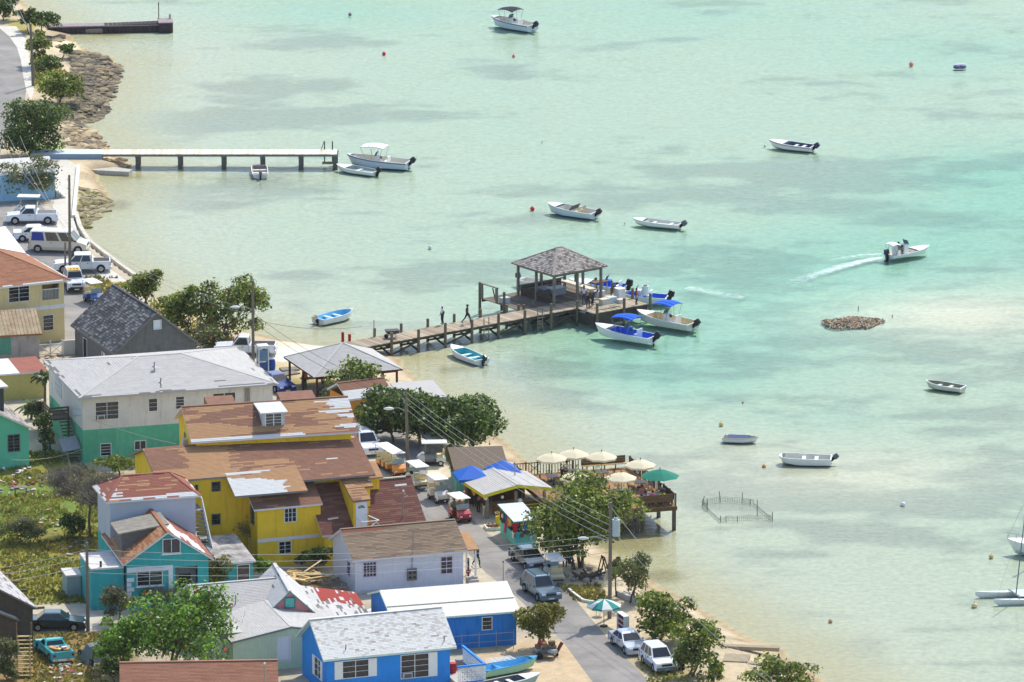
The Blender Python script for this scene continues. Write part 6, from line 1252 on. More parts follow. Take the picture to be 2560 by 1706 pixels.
vehicle('white_sedan','white sedan half hidden behind the cream van',(92,600),4,'sedan',WHT,'car',4.5)
vehicle('cream_van','cream van with one blue-covered window by the seawall',(148,628),-8,'van',paint('cream',(214,204,186)),'van',5.5,2.0,2.05,low=paint('cream_low',(200,190,172)))
vehicle('crew_cab_pickup','white four-door pickup parked nearest the seawall pole',(206,678),184,'crew',WHT,'pickup truck',5.2,1.8,1.72)
vehicle('white_jeep','white off-roader with amber roof lamps facing the viewer, behind cream house',(186,722),-80,'jeep',WHT,'off-roader',4.0,1.7,1.75,low=trim_m)
vehicle('beach_pickup','white pickup with toolbox under trees near the phone booth',(614,886),177,'pickup',WHT,'pickup truck',5.4,1.85,1.75)
vehicle('blue_parked_car','blue car glimpsed between grey roof and beach shelter',(690,972),-60,'sedan',paint('blue',(30,60,130)),'car',4.3)
vehicle('white_minivan','white minivan parked in shade at end of yellow house',(914,1128),-72,'wagon',WHT,'van',4.6,1.75,1.75)
vehicle('grey_sedan','dark grey-green sedan parked in tree shade on the road',(1321,1412),-70,'sedan',paint('grey_green',(96,104,104),.5),'car',4.6,1.72,1.4)
vehicle('blue_grey_van','blue-grey wagon driving on the road behind the small tree',(1352,1490),-70,'wagon',paint('blue_grey',(84,112,128),.4),'wagon',4.7,1.78,1.72)
vehicle('silver_sedan','silver sedan parked behind the white off-roader',(1570,1622),-71,'sedan',paint('silver',(190,196,204),.4),'car',4.45,1.7,1.4)
vehicle('white_suv','white small off-roader with grey lower body, blue number plate, lower right',(1645,1668),-72,'wagon',WHT,'off-roader',4.1,1.72,1.68,low=mat('cladding_grey',(110,112,112),.6,.08),plate=mat('plate_blue',(70,170,206),.5))
vehicle('dark_sedan','dark green-black sedan on the track beside lawn',(140,1572),1,'sedan',paint('dark_green',(20,40,42)),'car',4.5,1.72,1.42,darkroof=paint('dark_green_roof',(60,84,84)))
vehicle('teal_utility_car','old teal car-pickup with junk in its bed, lower left',(136,1640),111,'ute',paint('teal',(64,178,176)),'pickup car',4.7,1.8,1.32,loadbed='junk')
# golf carts
def cart(label, pos, hd, col, roof, seats=1, seatc=(222,206,160), roofm=None, wind=True, rear=False):
    p = P(*pos,GZ); t = thing('golf_cart',label,'golf cart',(p.x,p.y,GZ+.005),R(hd),'golf carts along the street'); L = 1.5+.85*seats; h = L/2; W = 1.2; sm = mat('cart_seat_%d'%seatc[0],seatc,.7,.06); col2 = col
    MB().box(-h+.1,-W/2+.08,.22,h-.55,W/2-.08,.36).build('chassis',trim_m,t)
    MB().prism([(h-.62,.3),(h-.62,.95),(h-.45,1.0),(h-.05,.72),(h,.45),(h,.28),(h-.1,.26)],-W/2+.05,W/2-.05,'y').build('front_cowl',col2,t,bevel=.05)
    MB().prism([(-h,.32),(-h,.62),(-h+.12,.72),(-h+.75,.72),(-h+.8,.35)],-W/2+.04,W/2-.04,'y').build('rear_body',col2,t,bevel=.04)
    for k in range(seats):
        x = -h+.42+.85*k; MB().box(x-.2,-.5,.72,x+.28,.5,.86).build('seat',sm,t,bevel=.03); MB().cbox((x-.26,0,1.08),(.1,1.0,.36),ry=R(-8)).build('seat_back',sm,t,bevel=.03)
        MB().box(x-.15,-.52,.35,x+.25,.52,.7).build('seat_box',col2,t)
    if rear: MB().box(-h-.45,-.5,.62,-h-.02,.5,.72).build('rear_seat',sm,t); MB().box(-h-.75,-.48,.28,-h-.3,.48,.32).build('foot_rest',metal_grey(),t)
    zr = 1.92; x0,x1 = -h-.15-(.25 if rear else 0),h-.35
    rm_ = roofm or mat('cart_roof_%d'%roof[0],roof,.6,.05); MB().box(x0,-W/2-.02,zr,x1,W/2+.02,zr+.07,taper=.03).build('roof',rm_,t,bevel=.03)
    for k in range(3): y = -.36+.36*k; MB().box(x0+.08,y-.05,zr+.07,x1-.08,y+.05,zr+.095).build('roof_rib',rm_,t)
    for y in (-W/2+.06,W/2-.06):
        MB().cyl((h-.55,y,.9),(h-.75,y,zr),.022,n=6).build('roof_post',metal_grey(),t); MB().cyl((-h+.1,y,.7),(-h,y,zr),.022,n=6).build('roof_post',metal_grey(),t)
        for x in (h-.42,-h+.42): wheel(t,x,y*.92,.23,(206,206,204))
        MB().box(h-.03,y*.72-.08,.5,h+.01,y*.72+.08,.62).build('headlight',lamp_m,t)
    MB().tube([(h-.6,.25,.9),(h-.8,.25,1.05)],.02).cyl((h-.82,.25,1.05),(h-.84,.25,1.07),.16,n=10).build('steering_wheel',black(),t)
    if wind: MB().box(h-.62,-W/2+.1,.98,h-.6,W/2-.1,1.45).build('windshield',mat('cart_screen',(150,170,176),.1,.1,spec=.7),t)
    MB().box(h,-.5,.3,h+.07,.5,.4).build('bumper',trim_m,t); return t
CW = paint('cart_white',(222,220,212))
cart('blue golf cart with white roof parked by timber house',(234,757),-62,paint('cart_blue',(30,84,160)),(230,228,220))
cart('white-roofed golf cart behind white pickup at top of parking',(66,540),175,CW,(236,230,214))
cart('long orange golf cart with three cream benches in the shade',(978,1180),-66,paint('cart_orange',(226,140,30)),(236,236,232),3)
cart('white golf cart side-on under the big dark tree',(1078,1162),184,CW,(226,224,216),1,wind=False)
cart('cream-roofed golf cart half hidden behind dark red-brown roof',(1040,1215),112,CW,(226,214,160),1,rear=True)
cart('white golf cart facing viewer on the street',(1096,1252),-68,CW,(240,236,216),1)
cart('red golf cart with passengers and cream roof',(1150,1300),-66,paint('cart_red',(170,26,44)),(240,232,196),1)
cart('white golf cart seen from behind beside grey sedan',(1384,1450),104,CW,(230,230,222),1,rear=True)

# ------------------------------------------------------------------ people: one skinned body each, clothes by region, hair or hat as child
tmp_scene = bpy.data.scenes.new('build'); 
def body_mesh(J, E, Rd, root):
    names = list(J); idx = {n_:i for i,n_ in enumerate(names)}; me = bpy.data.meshes.new('body'); me.from_pydata([J[n_] for n_ in names],[(idx[a],idx[b_]) for a,b_ in E],[])
    o = bpy.data.objects.new('b',me); tmp_scene.collection.objects.link(o); s = o.modifiers.new('s','SKIN'); s.use_smooth_shade = True
    sv = me.skin_vertices[0].data if me.skin_vertices else None
    if sv is None:
        bm_ = __import__('bmesh').new(); bm_.from_mesh(me); bm_.verts.layers.skin.verify(); bm_.to_mesh(me); bm_.free(); sv = me.skin_vertices[0].data
    for n_ in names: r = Rd[n_]; sv[idx[n_]].radius = r if isinstance(r,tuple) else (r,r); sv[idx[n_]].use_root = n_ == root
    o.modifiers.new('u','SUBSURF').levels = 1
    vl = tmp_scene.view_layers[0]; vl.update(); dg = vl.depsgraph; ev = o.evaluated_get(dg); m2 = bpy.data.meshes.new_from_object(ev,depsgraph=dg); bpy.data.objects.remove(o); return m2
def person(label, loc, hd, pose='stand', shirt=(220,220,220), pants=(40,44,60), skin=(84,58,44), hat=None, scale=1.0, hair=(22,18,16), shorts=False, female=False):
    """faces local -y; hd turns it"""
    a = {'pel':(0,0,.93),'spi':(0,.01,1.1),'che':(0,.01,1.32),'nec':(0,0,1.5),'hd0':(0,-.015,1.58),'hd1':(0,-.02,1.66),'hd2':(0,0,1.75)}
    for s,S in ((-1,'l'),(1,'r')):
        sw = s if pose == 'walk' else 0
        a.update({'sh'+S:(s*.18,.01,1.42),'el'+S:(s*.25,.04+.14*sw,1.15),'wr'+S:(s*.26,-.06+.22*sw,.92),'ha'+S:(s*.26,-.09+.24*sw,.84),'hi'+S:(s*.1,0,.9),'kn'+S:(s*.11,-.03-.22*sw,.5),'an'+S:(s*.11,.04-.3*sw+(.16 if sw < 0 else 0),.09+(.08 if sw < 0 else 0)),'to'+S:(s*.12,-.13-.3*sw+(.16 if sw < 0 else 0),.03+(.05 if sw < 0 else 0))})
        if pose == 'sit': a.update({'kn'+S:(s*.12,-.44,.92),'an'+S:(s*.12,-.42,.5),'to'+S:(s*.12,-.58,.45),'el'+S:(s*.27,-.06,1.16),'wr'+S:(s*.2,-.3,1.1),'ha'+S:(s*.18,-.38,1.1)})
        if pose == 'lean': a.update({'el'+S:(s*.25,-.14,1.16),'wr'+S:(s*.18,-.36,1.1),'ha'+S:(s*.16,-.44,1.08)})
    dz = -.46 if pose == 'sit' else 0
    if pose == 'bend':
        for n_ in list(a):
            x,y,z = a[n_]
            if z > .95: a[n_] = (x,y-(z-.95)*.75,.95+(z-.95)*.66)
    J = {n_:Vector((x,y,z+dz))*scale for n_,(x,y,z) in a.items()}
    E = [('pel','spi'),('spi','che'),('che','nec'),('nec','hd0'),('hd0','hd1'),('hd1','hd2')]; Rd = dict(pel=(.16,.115),spi=(.14,.1),che=(.16,.11),nec=.055,hd0=.075,hd1=(.085,.1),hd2=.06)
    for S in 'lr':
        E += [('che','sh'+S),('sh'+S,'el'+S),('el'+S,'wr'+S),('wr'+S,'ha'+S),('pel','hi'+S),('hi'+S,'kn'+S),('kn'+S,'an'+S),('an'+S,'to'+S)]
        Rd.update({'sh'+S:.068,'el'+S:.046,'wr'+S:.034,'ha'+S:(.042,.022),'hi'+S:.095,'kn'+S:.062,'an'+S:.045,'to'+S:(.045,.03)})
    Rd = {k:(tuple(q*1.15*scale for q in v) if isinstance(v,tuple) else v*1.15*scale) for k,v in Rd.items()}
    me = body_mesh(J,E,Rd,'pel'); ms = [mat('skin_%d'%skin[0],skin,.55,.06),mat('cloth_%d_%d_%d'%shirt,shirt,.85,.08),mat('cloth_%d_%d_%d'%pants,pants,.85,.08),mat('shoe_dark',(40,36,34),.7)]
    for m in ms: me.materials.append(m)
    reg = {'pel':2,'spi':1,'che':1,'nec':0,'hd0':0,'hd1':0,'hd2':0}
    for S in 'lr': reg.update({'sh'+S:1,'el'+S:0,'wr'+S:0,'ha'+S:0,'hi'+S:2,'kn'+S:0 if shorts else 2,'an'+S:0 if shorts else 2,'to'+S:3})
    segs = []
    for p,q in E:
        for k in range(5): segs.append((J[p].lerp(J[q],k/4), reg[p] if k < (3 if (p[:2],q[:2]) != ('hi','kn') else 3) else reg[q]))
    for pl in me.polygons:
        c = pl.center; pl.material_index = min(segs,key=lambda s:(s[0]-c).length_squared)[1]; pl.use_smooth = True
    t = thing('person',label,'person',loc,R(hd)); bd = obj('body',me,t)
    # fingers, nose and ears joined to the same body
    x = MB()
    for S,s in (('l',-1),('r',1)):
        h_ = J['ha'+S]; d = (J['ha'+S]-J['wr'+S]).normalized()
        for k in range(4): o_ = Vector(((k-1.5)*.018*scale,0,0)); ln = (.075,.085,.08,.06)[k]*scale; x.tube([h_+o_,h_+o_+d*ln*.6,h_+o_+d*ln+Vector((0,-.015,0))],[.009*scale,.008*scale,.006*scale],5)
        x.tube([J['wr'+S].lerp(h_,.4),h_+Vector((-s*.04,-.02,.0))*scale,h_+Vector((-s*.035,-.035,-.03))*scale],[.011*scale,.009*scale,.007*scale],5)
        x.sphere(J['hd1']+Vector((s*.088,.01,-.02))*scale,.022*scale,6,4,sc=(.5,1,1.4))
    x.sphere(J['hd1']+Vector((0,-.105,-.02))*scale,.02*scale,6,4,sc=(.8,1,1.3))
    for s in (-1,1): x.sphere(J['hd1']+Vector((s*.034,-.088,.012))*scale,.014*scale,6,4,m=1)
    bmx = __import__('bmesh').new(); bmx.from_mesh(me); k0 = len(bmx.verts); vs_ = [bmx.verts.new(v) for v in x.v]
    for f,m in zip(x.f,x.m):
        try: nf = bmx.faces.new([vs_[i] for i in f]); nf.material_index = 3 if m else 0; nf.smooth = True
        except ValueError: pass
    bmx.to_mesh(me); bmx.free()
    hc = J['hd1']+Vector((0,.012,.035))*scale; o = MB(); o.sphere(hc,.108*scale,10,6,sc=(.95,1.02,.88)); o = o.build('hair' if not hat else 'cap',mat('hair_%d'%hair[0],hair,.9) if not hat else mat('hat_%d_%d'%(hat[0],hat[1]),hat,.85),t,smooth=True)
    if hat: MB().cbox(hc+Vector((0,-.13,.0))*scale,(.15*scale,.14*scale,.015)).build('peak',mat('hat_%d_%d'%(hat[0],hat[1]),hat),t)
    return t
def on_pier(a,b_): p = P(a,b_,PZ); p.z = PZ+.012; return p
def on_gr(a,b_): p = P(a,b_,GZ); p.z = GZ+.006; return p
person('person in white shirt and cap standing on the pier walkway',on_pier(1106,812),-60,'stand',(232,232,228),(36,40,66),hat=(230,230,226))
person('person in dark green clothes and shorts striding along the pier',on_pier(1168,810),75,'walk',(44,64,56),(40,50,56),hat=(30,34,36),shorts=True)
person('person in white shirt standing with group on pier apron',on_pier(1460,762),-20,'stand',(214,210,222),(70,76,100))
person('person in dark clothes nearest the viewer on pier apron',on_pier(1470,772),20,'bend',(40,40,58),(34,36,50))
person('person in purple-grey shirt bending at right of pier group',on_pier(1481,764),60,'bend',(84,78,110),(50,52,70))
person('person leaning over coolers on pier apron',on_pier(1528,748),95,'bend',(70,74,90),(120,104,90))
person('child in red shirt at outer end of pier',on_pier(1591,762),60,'stand',(206,32,52),(150,156,170),scale=.86,shorts=True)
bt = bpy.data.objects['speeding_boat']; person('person in brown shirt driving the speeding boat',bt.matrix_basis @ Vector((1.15,0,.12)),36+90,'sit',(120,106,84),(90,84,74))
person('person in dark blue clothes walking on the road by white boarded house',on_gr(1192,1418),30,'walk',(50,66,84),(44,54,50),hat=(30,30,32))
person('person in white trousers at counter of street bar',on_gr(1212,1294),150,'lean',(60,50,56),(226,222,212))
person('person in brown shirt leaning at left of street bar',on_gr(1196,1282),140,'bend',(150,112,92),(34,34,40))
person('person in yellow shirt behind the brown-shirted one at street bar',on_gr(1186,1268),160,'stand',(214,170,30),(40,44,56))
person('person in orange shirt under the beach shelter',on_gr(762,975),30,'stand',(206,130,30),(60,60,60))
ct = [o for o in bpy.data.objects if o.name.startswith('golf_cart') and 'red golf' in o.get('label','')][0]
for k,(y,c) in enumerate((( .25,(170,140,104)),(-.25,(120,126,132)))): person(('driver in tan shirt sitting in the red golf cart','passenger in grey shirt sitting in the red golf cart')[k],ct.matrix_basis @ Vector((-.62,y,.38)),-66+90,'sit',c,(60,60,66),skin=(150,108,84) if k == 0 else (96,70,54))
for k,(u,v,c,hd,l) in enumerate(((-2.5,.55,(176,176,206),197,'diner in pale lavender shirt with back to viewer on deck bench'),(-1.9,.5,(206,70,150),197,'diner in pink top with back to viewer on deck bench'),(-1.1,.5,(214,206,40),197,'diner in yellow top with back to viewer on deck bench'),(-.6,1.5,(70,76,80),285,'diner in dark grey on side bench under green umbrella'),(-.6,2.5,(110,140,160),285,'diner in blue-grey shirt on side bench under green umbrella'),(-2.2,2.4,(190,120,110),10,'diner facing viewer across table under green umbrella'))):
    person(l,DM @ Vector((u,v,DZ+.02)),hd,'sit',c,(60,64,84),skin=(176,124,98) if k%2 else (104,74,58),hair=(40,28,22))
person('diner in white shirt alone at leftmost deck tables',P(1417,1183,DZ+.3)-Vector((0,0,.28)),250,'sit',(206,206,216),(60,64,84),skin=(150,100,80))
person('person in dark red shirt seated under the big street tree',on_gr(1412,1412),0,'sit',(110,50,56),(60,64,84))
person('person in white cap and blue shirt sitting under the big street tree',on_gr(1424,1420),40,'sit',(70,96,140),(70,76,90),hat=(226,226,226))
bpy.data.scenes.remove(tmp_scene)
# ------------------------------------------------------------------ trees and shrubs
def leaf_mat(name, cols, trans=.36):
    m = bpy.data.materials.new(name); m.use_nodes = True; N = m.node_tree.nodes; L = m.node_tree.links; b = N['Principled BSDF']
    g = N.new('ShaderNodeNewGeometry'); r = N.new('ShaderNodeValToRGB'); r.color_ramp.interpolation = 'LINEAR'
    while len(r.color_ramp.elements) < len(cols): r.color_ramp.elements.new(.5)
    for i,c in enumerate(cols): r.color_ramp.elements[i].position = i/(len(cols)-1); r.color_ramp.elements[i].color = (*lin(c),1)
    L.new(g.outputs['Random Per Island'],r.inputs[0])
    tc = N.new('ShaderNodeTexCoord'); nz = N.new('ShaderNodeTexNoise'); nz.inputs['Scale'].default_value = .55; nz.inputs['Detail'].default_value = 3; L.new(tc.outputs['Object'],nz.inputs['Vector'])
    mr = N.new('ShaderNodeMapRange'); mr.inputs[1].default_value = .35; mr.inputs[2].default_value = .65; mr.inputs[3].default_value = .6; mr.inputs[4].default_value = 1.35; L.new(nz.outputs['Fac'],mr.inputs[0])
    hs = N.new('ShaderNodeHueSaturation'); L.new(r.outputs[0],hs.inputs['Color']); L.new(mr.outputs[0],hs.inputs['Value'])
    L.new(hs.outputs[0],b.inputs['Base Color']); b.inputs['Roughness'].default_value = .45; b.inputs['Specular IOR Level'].default_value = .35
    t = N.new('ShaderNodeBsdfTranslucent'); L.new(hs.outputs[0],t.inputs[0]); ms = N.new('ShaderNodeMixShader'); ms.inputs[0].default_value = trans; L.new(b.outputs[0],ms.inputs[1]); L.new(t.outputs[0],ms.inputs[2]); L.new(ms.outputs[0],N['Material Output'].inputs[0]); return m
LG = leaf_mat('leaf_sea_grape',[(50,68,22),(86,108,34),(120,140,44),(152,164,60),(172,166,76)]); LD = leaf_mat('leaf_dark',[(36,54,20),(64,90,30),(94,118,40),(134,148,60)]); LB_ = leaf_mat('leaf_bright',[(64,94,24),(94,130,32),(122,160,42),(150,184,60)]); LY = leaf_mat('leaf_yellowish',[(84,92,28),(112,116,34),(142,136,40),(168,154,50)]); LO = leaf_mat('leaf_olive',[(74,88,42),(98,112,54),(120,130,66),(136,124,72)])
BARK = mat('bark',(104,90,74),.95,.25,5,.5,20); TWIG = mat('grey_twig',(136,126,116),.95,.2,5)
def leaves(centers, n, size, rng, jitter=.25, up=.35, inner=.3):
    """numpy cloud of small leaf quads over the surfaces of lobes (centre, radii)"""
    w = np.array([r[0]*r[1]+r[1]*r[2] for _,r in centers]); w = w/w.sum(); ci = rng.choice(len(centers),n,p=w)
    C = np.array([tuple(c) for c,_ in centers])[ci]; Rr = np.array([r for _,r in centers])[ci]
    d = rng.normal(size=(n,3)); d /= np.linalg.norm(d,axis=1)[:,None]; d[:,2] = np.where(d[:,2] < -.55,-d[:,2],d[:,2])
    rad = np.where(rng.rand(n) < inner, rng.uniform(.35,.9,n), 1+np.abs(rng.normal(0,jitter*.75,n))-.08); p = C+d*Rr*rad[:,None]
    nm = d*.6+rng.normal(size=(n,3))*.55+np.array([0,0,up]); nm /= np.linalg.norm(nm,axis=1)[:,None]
    a = np.cross(nm,rng.normal(size=(n,3))); a /= np.linalg.norm(a,axis=1)[:,None]; b_ = np.cross(nm,a); s = size*rng.uniform(.4,1.45,n)[:,None]
    v = np.stack([p-a*s*.5,p+b_*s*.38-a*s*.05,p+a*s*.55,p-b_*s*.38+a*s*.05],1); return v.reshape(-1,3)
def crown_mesh(V, m):
    me = bpy.data.meshes.new('crown'); n = len(V)//4; me.vertices.add(4*n); me.vertices.foreach_set('co',V.astype(np.float32).ravel()); me.loops.add(4*n); me.loops.foreach_set('vertex_index',np.arange(4*n)); me.polygons.add(n); me.polygons.foreach_set('loop_start',np.arange(n)*4); me.polygons.foreach_set('loop_total',np.full(n,4)); me.update(calc_edges=True); me.validate(); me.materials.append(m); return me
def tree(name, label, base, c, rw, rh, m=LG, dens=1.0, leaf=.2, lobes=12, seed=1, cat='tree', flowers=None, bare=0, group=None, trunks=1, inner=.3):
    """base: pixel of the foot; c: pixel of the crown's middle; rw, rh: half width and height of the crown in pixels"""
    b = G(*base); b.z = max(b.z,-.3); s = ppm(b); rng = np.random.RandomState(seed); rg = random.Random(seed)
    q = on_plane(c[0],c[1],b,Vector((0,-1,0)))-b; cx,cz = q.x,q.z-.06*rh/s; rx = rw*1.1/s; rz = max(.5,rh*1.14/s); ry = rx*.85
    t = thing(name,label,cat,b,0,group); cen = Vector((cx,0,cz)); L = []
    for k in range(lobes):
        a = rg.uniform(0,2*math.pi); rr = math.sqrt(rg.random())*.8; zz = rg.uniform(-.72,.72)*math.sqrt(max(.1,1-rr*rr)); f = rg.uniform(.18,.38); L.append((cen+Vector((rx*rr*math.cos(a),ry*rr*math.sin(a),rz*zz)),(rx*f*1.05,ry*f*1.05,min(rx,rz)*f*1.0)))
    L.append((cen,(rx*.5,ry*.5,rz*.5)))
    n = int(dens*(rx*ry+2*rx*rz)*3.14*1.35/(leaf*leaf)*3.4)
    V = leaves(L,max(n,200),leaf,rng,inner=inner); obj('crown',crown_mesh(V,m),t,kind='stuff' if False else None)
    mb = MB(); h0 = max(.3,cz-rz*.55)
    for k in range(trunks):
        o = Vector((rg.uniform(-.15,.15)*trunks,rg.uniform(-.1,.1)*trunks,0)); top = Vector((cx*.6+rg.uniform(-.3,.3)*rx*.6,rg.uniform(-.2,.2),h0)); r0 = .05+.022*rx
        mb.tube([o+Vector((0,0,-.15)),o.lerp(top,.5)+Vector((rg.uniform(-.15,.15),0,0)),top],[r0,r0*.8,r0*.62],7)
        for (lc,_) in L[k::trunks][:max(4,lobes//(trunks+1))]: mid = top.lerp(lc,.55)+Vector((0,0,-.1*rz)); mb.tube([top,mid,lc],[r0*.5,r0*.3,r0*.08],5)
    mb.build('trunk',BARK,t,smooth=True)
    if bare: twigs(L,bare,rg).build('twigs',TWIG,t)
    if flowers:
        fv = leaves([(c_,tuple(x*1.03 for x in r_)) for c_,r_ in L],flowers[1],flowers[2] if len(flowers) > 2 else .16,rng,inner=0); obj('blossom',crown_mesh(fv,flowers[0]),t)
    return t
def twigs(L, n, rg):
    mb = MB()
    for k in range(n):
        c,r_ = L[rg.randrange(len(L))]; a = rg.uniform(0,6.28); p = Vector(c)+Vector((rg.uniform(-.4,.4)*r_[0],rg.uniform(-.4,.4)*r_[1],-r_[2]*rg.uniform(0,.7))); d = Vector((math.cos(a)*.7,math.sin(a)*.7,rg.uniform(.2,1.2))).normalized(); ln = r_[0]*rg.uniform(.7,1.6)
        m1 = p+d*ln*.5+Vector((rg.uniform(-.1,.1),rg.uniform(-.1,.1),rg.uniform(-.05,.12))); mb.tube([p,m1,p+d*ln],[.028,.02,.008],3)
        for j in range(2): e = Vector((rg.uniform(-1,1),rg.uniform(-1,1),rg.uniform(.1,1))).normalized(); mb.tube([m1,m1+e*ln*.45],[.014,.006],3)
    return mb
FR = mat('blossom_red',(206,44,20),.6); FO = mat('blossom_orange',(206,110,40),.6)
tree('shore_tree','dark tree in the very top left corner',(6,52),(10,20),38,32,LD,seed=1,leaf=.24)
tree('shore_tree','spreading tree at root of the far stone jetty',(98,85),(105,48),46,26,LD,seed=2,leaf=.24,lobes=14)
tree('shore_tree','small tree behind top of the leftmost utility pole',(72,88),(68,40),20,20,LD,seed=30,leaf=.24,lobes=7)
tree('shore_tree','rounded tree between roadside pole and sandy cove',(108,165),(100,112),36,34,LG,seed=3,leaf=.24)
tree('shore_tree','low dark wind-bent bush on the sand above the rocks',(150,146),(166,124),25,15,LD,seed=4,leaf=.22,lobes=8,cat='bush')
tree('shore_tree','flat sparse tree on dry grass beside roadside pole',(124,190),(120,160),44,17,LD,seed=5,leaf=.22,dens=.8)
tree('shore_tree','olive-green tree at upper edge of the dark rock shelf',(150,262),(150,216),58,42,LG,seed=6,leaf=.24,lobes=16)
tree('shore_tree','big dark leafy tree at shore end of the white pier',(70,392),(92,312),86,78,LD,seed=7,leaf=.26,lobes=22,dens=1.1)
tree('shore_tree','sparse brownish tree before the light blue house',(70,498),(66,436),74,50,LO,seed=8,leaf=.22,lobes=16,dens=.75,bare=160)
tree('seawall_tree','round green tree behind the shake-roofed timber house',(362,768),(364,708),52,46,LG,seed=9,leaf=.24,lobes=14,trunks=3)
tree('seawall_tree','left part of tree row beside lamp pole, dark green',(470,838),(462,770),62,62,LG,seed=10,leaf=.24,lobes=14,trunks=3)
tree('seawall_tree','right part of tree row beside lamp pole, with orange leaves',(570,850),(575,768),78,74,LG,seed=11,leaf=.24,lobes=16,trunks=3,flowers=(FO,60,.2),bare=60)
tree('seawall_tree','reddish thin shrub in front of the tree row by the white pickup',(535,872),(520,838),60,36,LO,seed=12,leaf=.2,lobes=10,dens=.7,flowers=(FO,50,.2),bare=80,cat='shrub')
tree('sea_grape_tree','pale green upright tree in front of the beach shelter',(885,1012),(888,950),74,62,LG,seed=13,leaf=.28,lobes=16,dens=.8,trunks=3)
tree('street_tree','left half of big dark tree canopy behind yellow house',(985,1105),(985,1034),98,64,LD,seed=14,leaf=.28,lobes=34,dens=1.4)
tree('street_tree','right half of big dark tree canopy overhanging the beach',(1120,1120),(1150,1046),112,60,LD,seed=15,leaf=.28,lobes=36,dens=1.4)
tree('street_tree','middle of dark canopy filling the gap between its two halves',(1060,1112),(1062,1050),80,60,LD,seed=55,leaf=.28,lobes=26,dens=1.3)
tree('street_tree','big leafy tree between market stall and restaurant deck',(1450,1420),(1462,1285),132,94,LG,seed=16,leaf=.27,lobes=32,dens=1.15,trunks=2)
tree('street_tree','lower hanging branches of big leafy tree above parked grey sedan',(1442,1425),(1425,1352),70,36,LG,seed=17,leaf=.24,lobes=10,dens=.7)
tree('beach_tree','sparse sapling right of the transformer pole',(1582,1508),(1590,1432),56,52,LO,seed=18,leaf=.2,lobes=12,dens=.6,trunks=2,bare=50)
tree('beach_tree','thin sapling just right of transformer pole foot',(1538,1490),(1545,1420),28,40,LO,seed=38,leaf=.18,lobes=8,dens=.6)
tree('beach_tree','bushy green tree behind white bookcase and silver sedan',(1640,1606),(1668,1538),82,66,LG,seed=19,leaf=.25,lobes=18,trunks=4)
tree('beach_tree','green tree beside white off-roader with leaning trunk',(1730,1692),(1742,1610),66,62,LG,seed=20,leaf=.25,lobes=15,trunks=2)
tree('beach_shrub','small spindly shrub at bottom edge right of off-roader',(1790,1720),(1788,1678),28,24,LG,seed=21,leaf=.22,lobes=7,cat='shrub')
tree('beach_shrub','wide pale green bush at bottom edge on the sand',(1960,1745),(1950,1688),92,42,LG,seed=22,leaf=.22,lobes=16,dens=.8,cat='shrub')
tree('roadside_tree','small orange-tipped tree beside the road before blue metal-roofed house',(1350,1622),(1352,1545),62,62,LY,seed=23,leaf=.2,lobes=15,trunks=5)
tree('garden_tree','yellow-green bush before the teal gabled house',(540,1475),(542,1425),56,46,LY,seed=24,leaf=.2,lobes=12,cat='shrub')
tree('garden_tree','large bright green tree with red blossoms, lower left',(420,1690),(452,1552),128,98,LB_,seed=25,leaf=.25,lobes=30,dens=1.0,flowers=(FR,46,.24),trunks=3)
tree('garden_tree','bright yellow-green bush at left of the red-blossom tree',(320,1680),(305,1598),74,60,LB_,seed=26,leaf=.24,lobes=14,trunks=3)
tree('garden_shrub','grey-green scrub at front of teal annexe',(290,1560),(290,1505),56,34,LO,seed=27,leaf=.18,lobes=10,dens=.7,bare=180,cat='shrub')
tree('garden_shrub','bare grey twiggy bush before the teal house front window',(380,1520),(385,1488),62,28,LO,seed=37,leaf=.16,lobes=8,dens=.25,bare=260,cat='shrub')
tree('bare_tree','wide grey leafless bush behind the lavender block',(225,1345),(226,1216),108,62,LO,seed=28,leaf=.15,lobes=22,dens=.12,bare=1150)
tree('garden_shrub','dark green bush under the bare grey tree',(180,1342),(186,1308),36,34,LD,seed=29,leaf=.2,lobes=8,cat='shrub')
tree('bare_tree','thin yellowing tree before the yellow front wing',(648,1400),(648,1318),62,52,LY,seed=31,leaf=.15,lobes=12,dens=.18,bare=260)
tree('garden_shrub','dark glossy bush at foot of the yellow front wing',(788,1426),(786,1388),46,26,LD,seed=32,leaf=.24,lobes=9,cat='shrub')
tree('garden_shrub','bright leafy bush beside the lumber pile',(662,1452),(665,1418),26,28,LB_,seed=33,leaf=.22,lobes=7,cat='shrub')
tree('garden_shrub','dark bush at foot of white outside stair',(545,1372),(545,1340),30,26,LD,seed=34,leaf=.2,lobes=7,cat='shrub')
tree('garden_shrub','scrub hedge along foot of the green wall',(300,1190),(296,1158),56,18,LG,seed=35,leaf=.2,lobes=9,cat='shrub')
tree('garden_shrub','tangled dark shrub between mint house and outside timber stair',(112,1150),(112,1080),26,64,LD,seed=36,leaf=.2,lobes=14,cat='shrub',bare=60)
tree('garden_shrub','brownish vine-covered shrub below palm at left',(96,1075),(92,1020),34,30,LO,seed=39,leaf=.2,lobes=9,cat='shrub',bare=60)
tree('garden_shrub','rough brownish scrub in the yard at left edge',(60,1358),(45,1322),62,26,LO,seed=40,leaf=.16,lobes=10,cat='shrub',bare=120,dens=.7)
tree('garden_shrub','green bush at left edge before the mint house',(8,1158),(10,1110),26,48,LG,seed=41,leaf=.2,lobes=8,cat='shrub',dens=.7)
tree('garden_shrub','dense brown-green bush beside bare timber steps',(18,1700),(14,1640),44,76,LO,seed=42,leaf=.18,lobes=14,cat='shrub',bare=80)
tree('garden_shrub','dark bush at left end of plain brown roof',(285,1712),(285,1668),34,40,LD,seed=43,leaf=.22,lobes=8,cat='shrub')
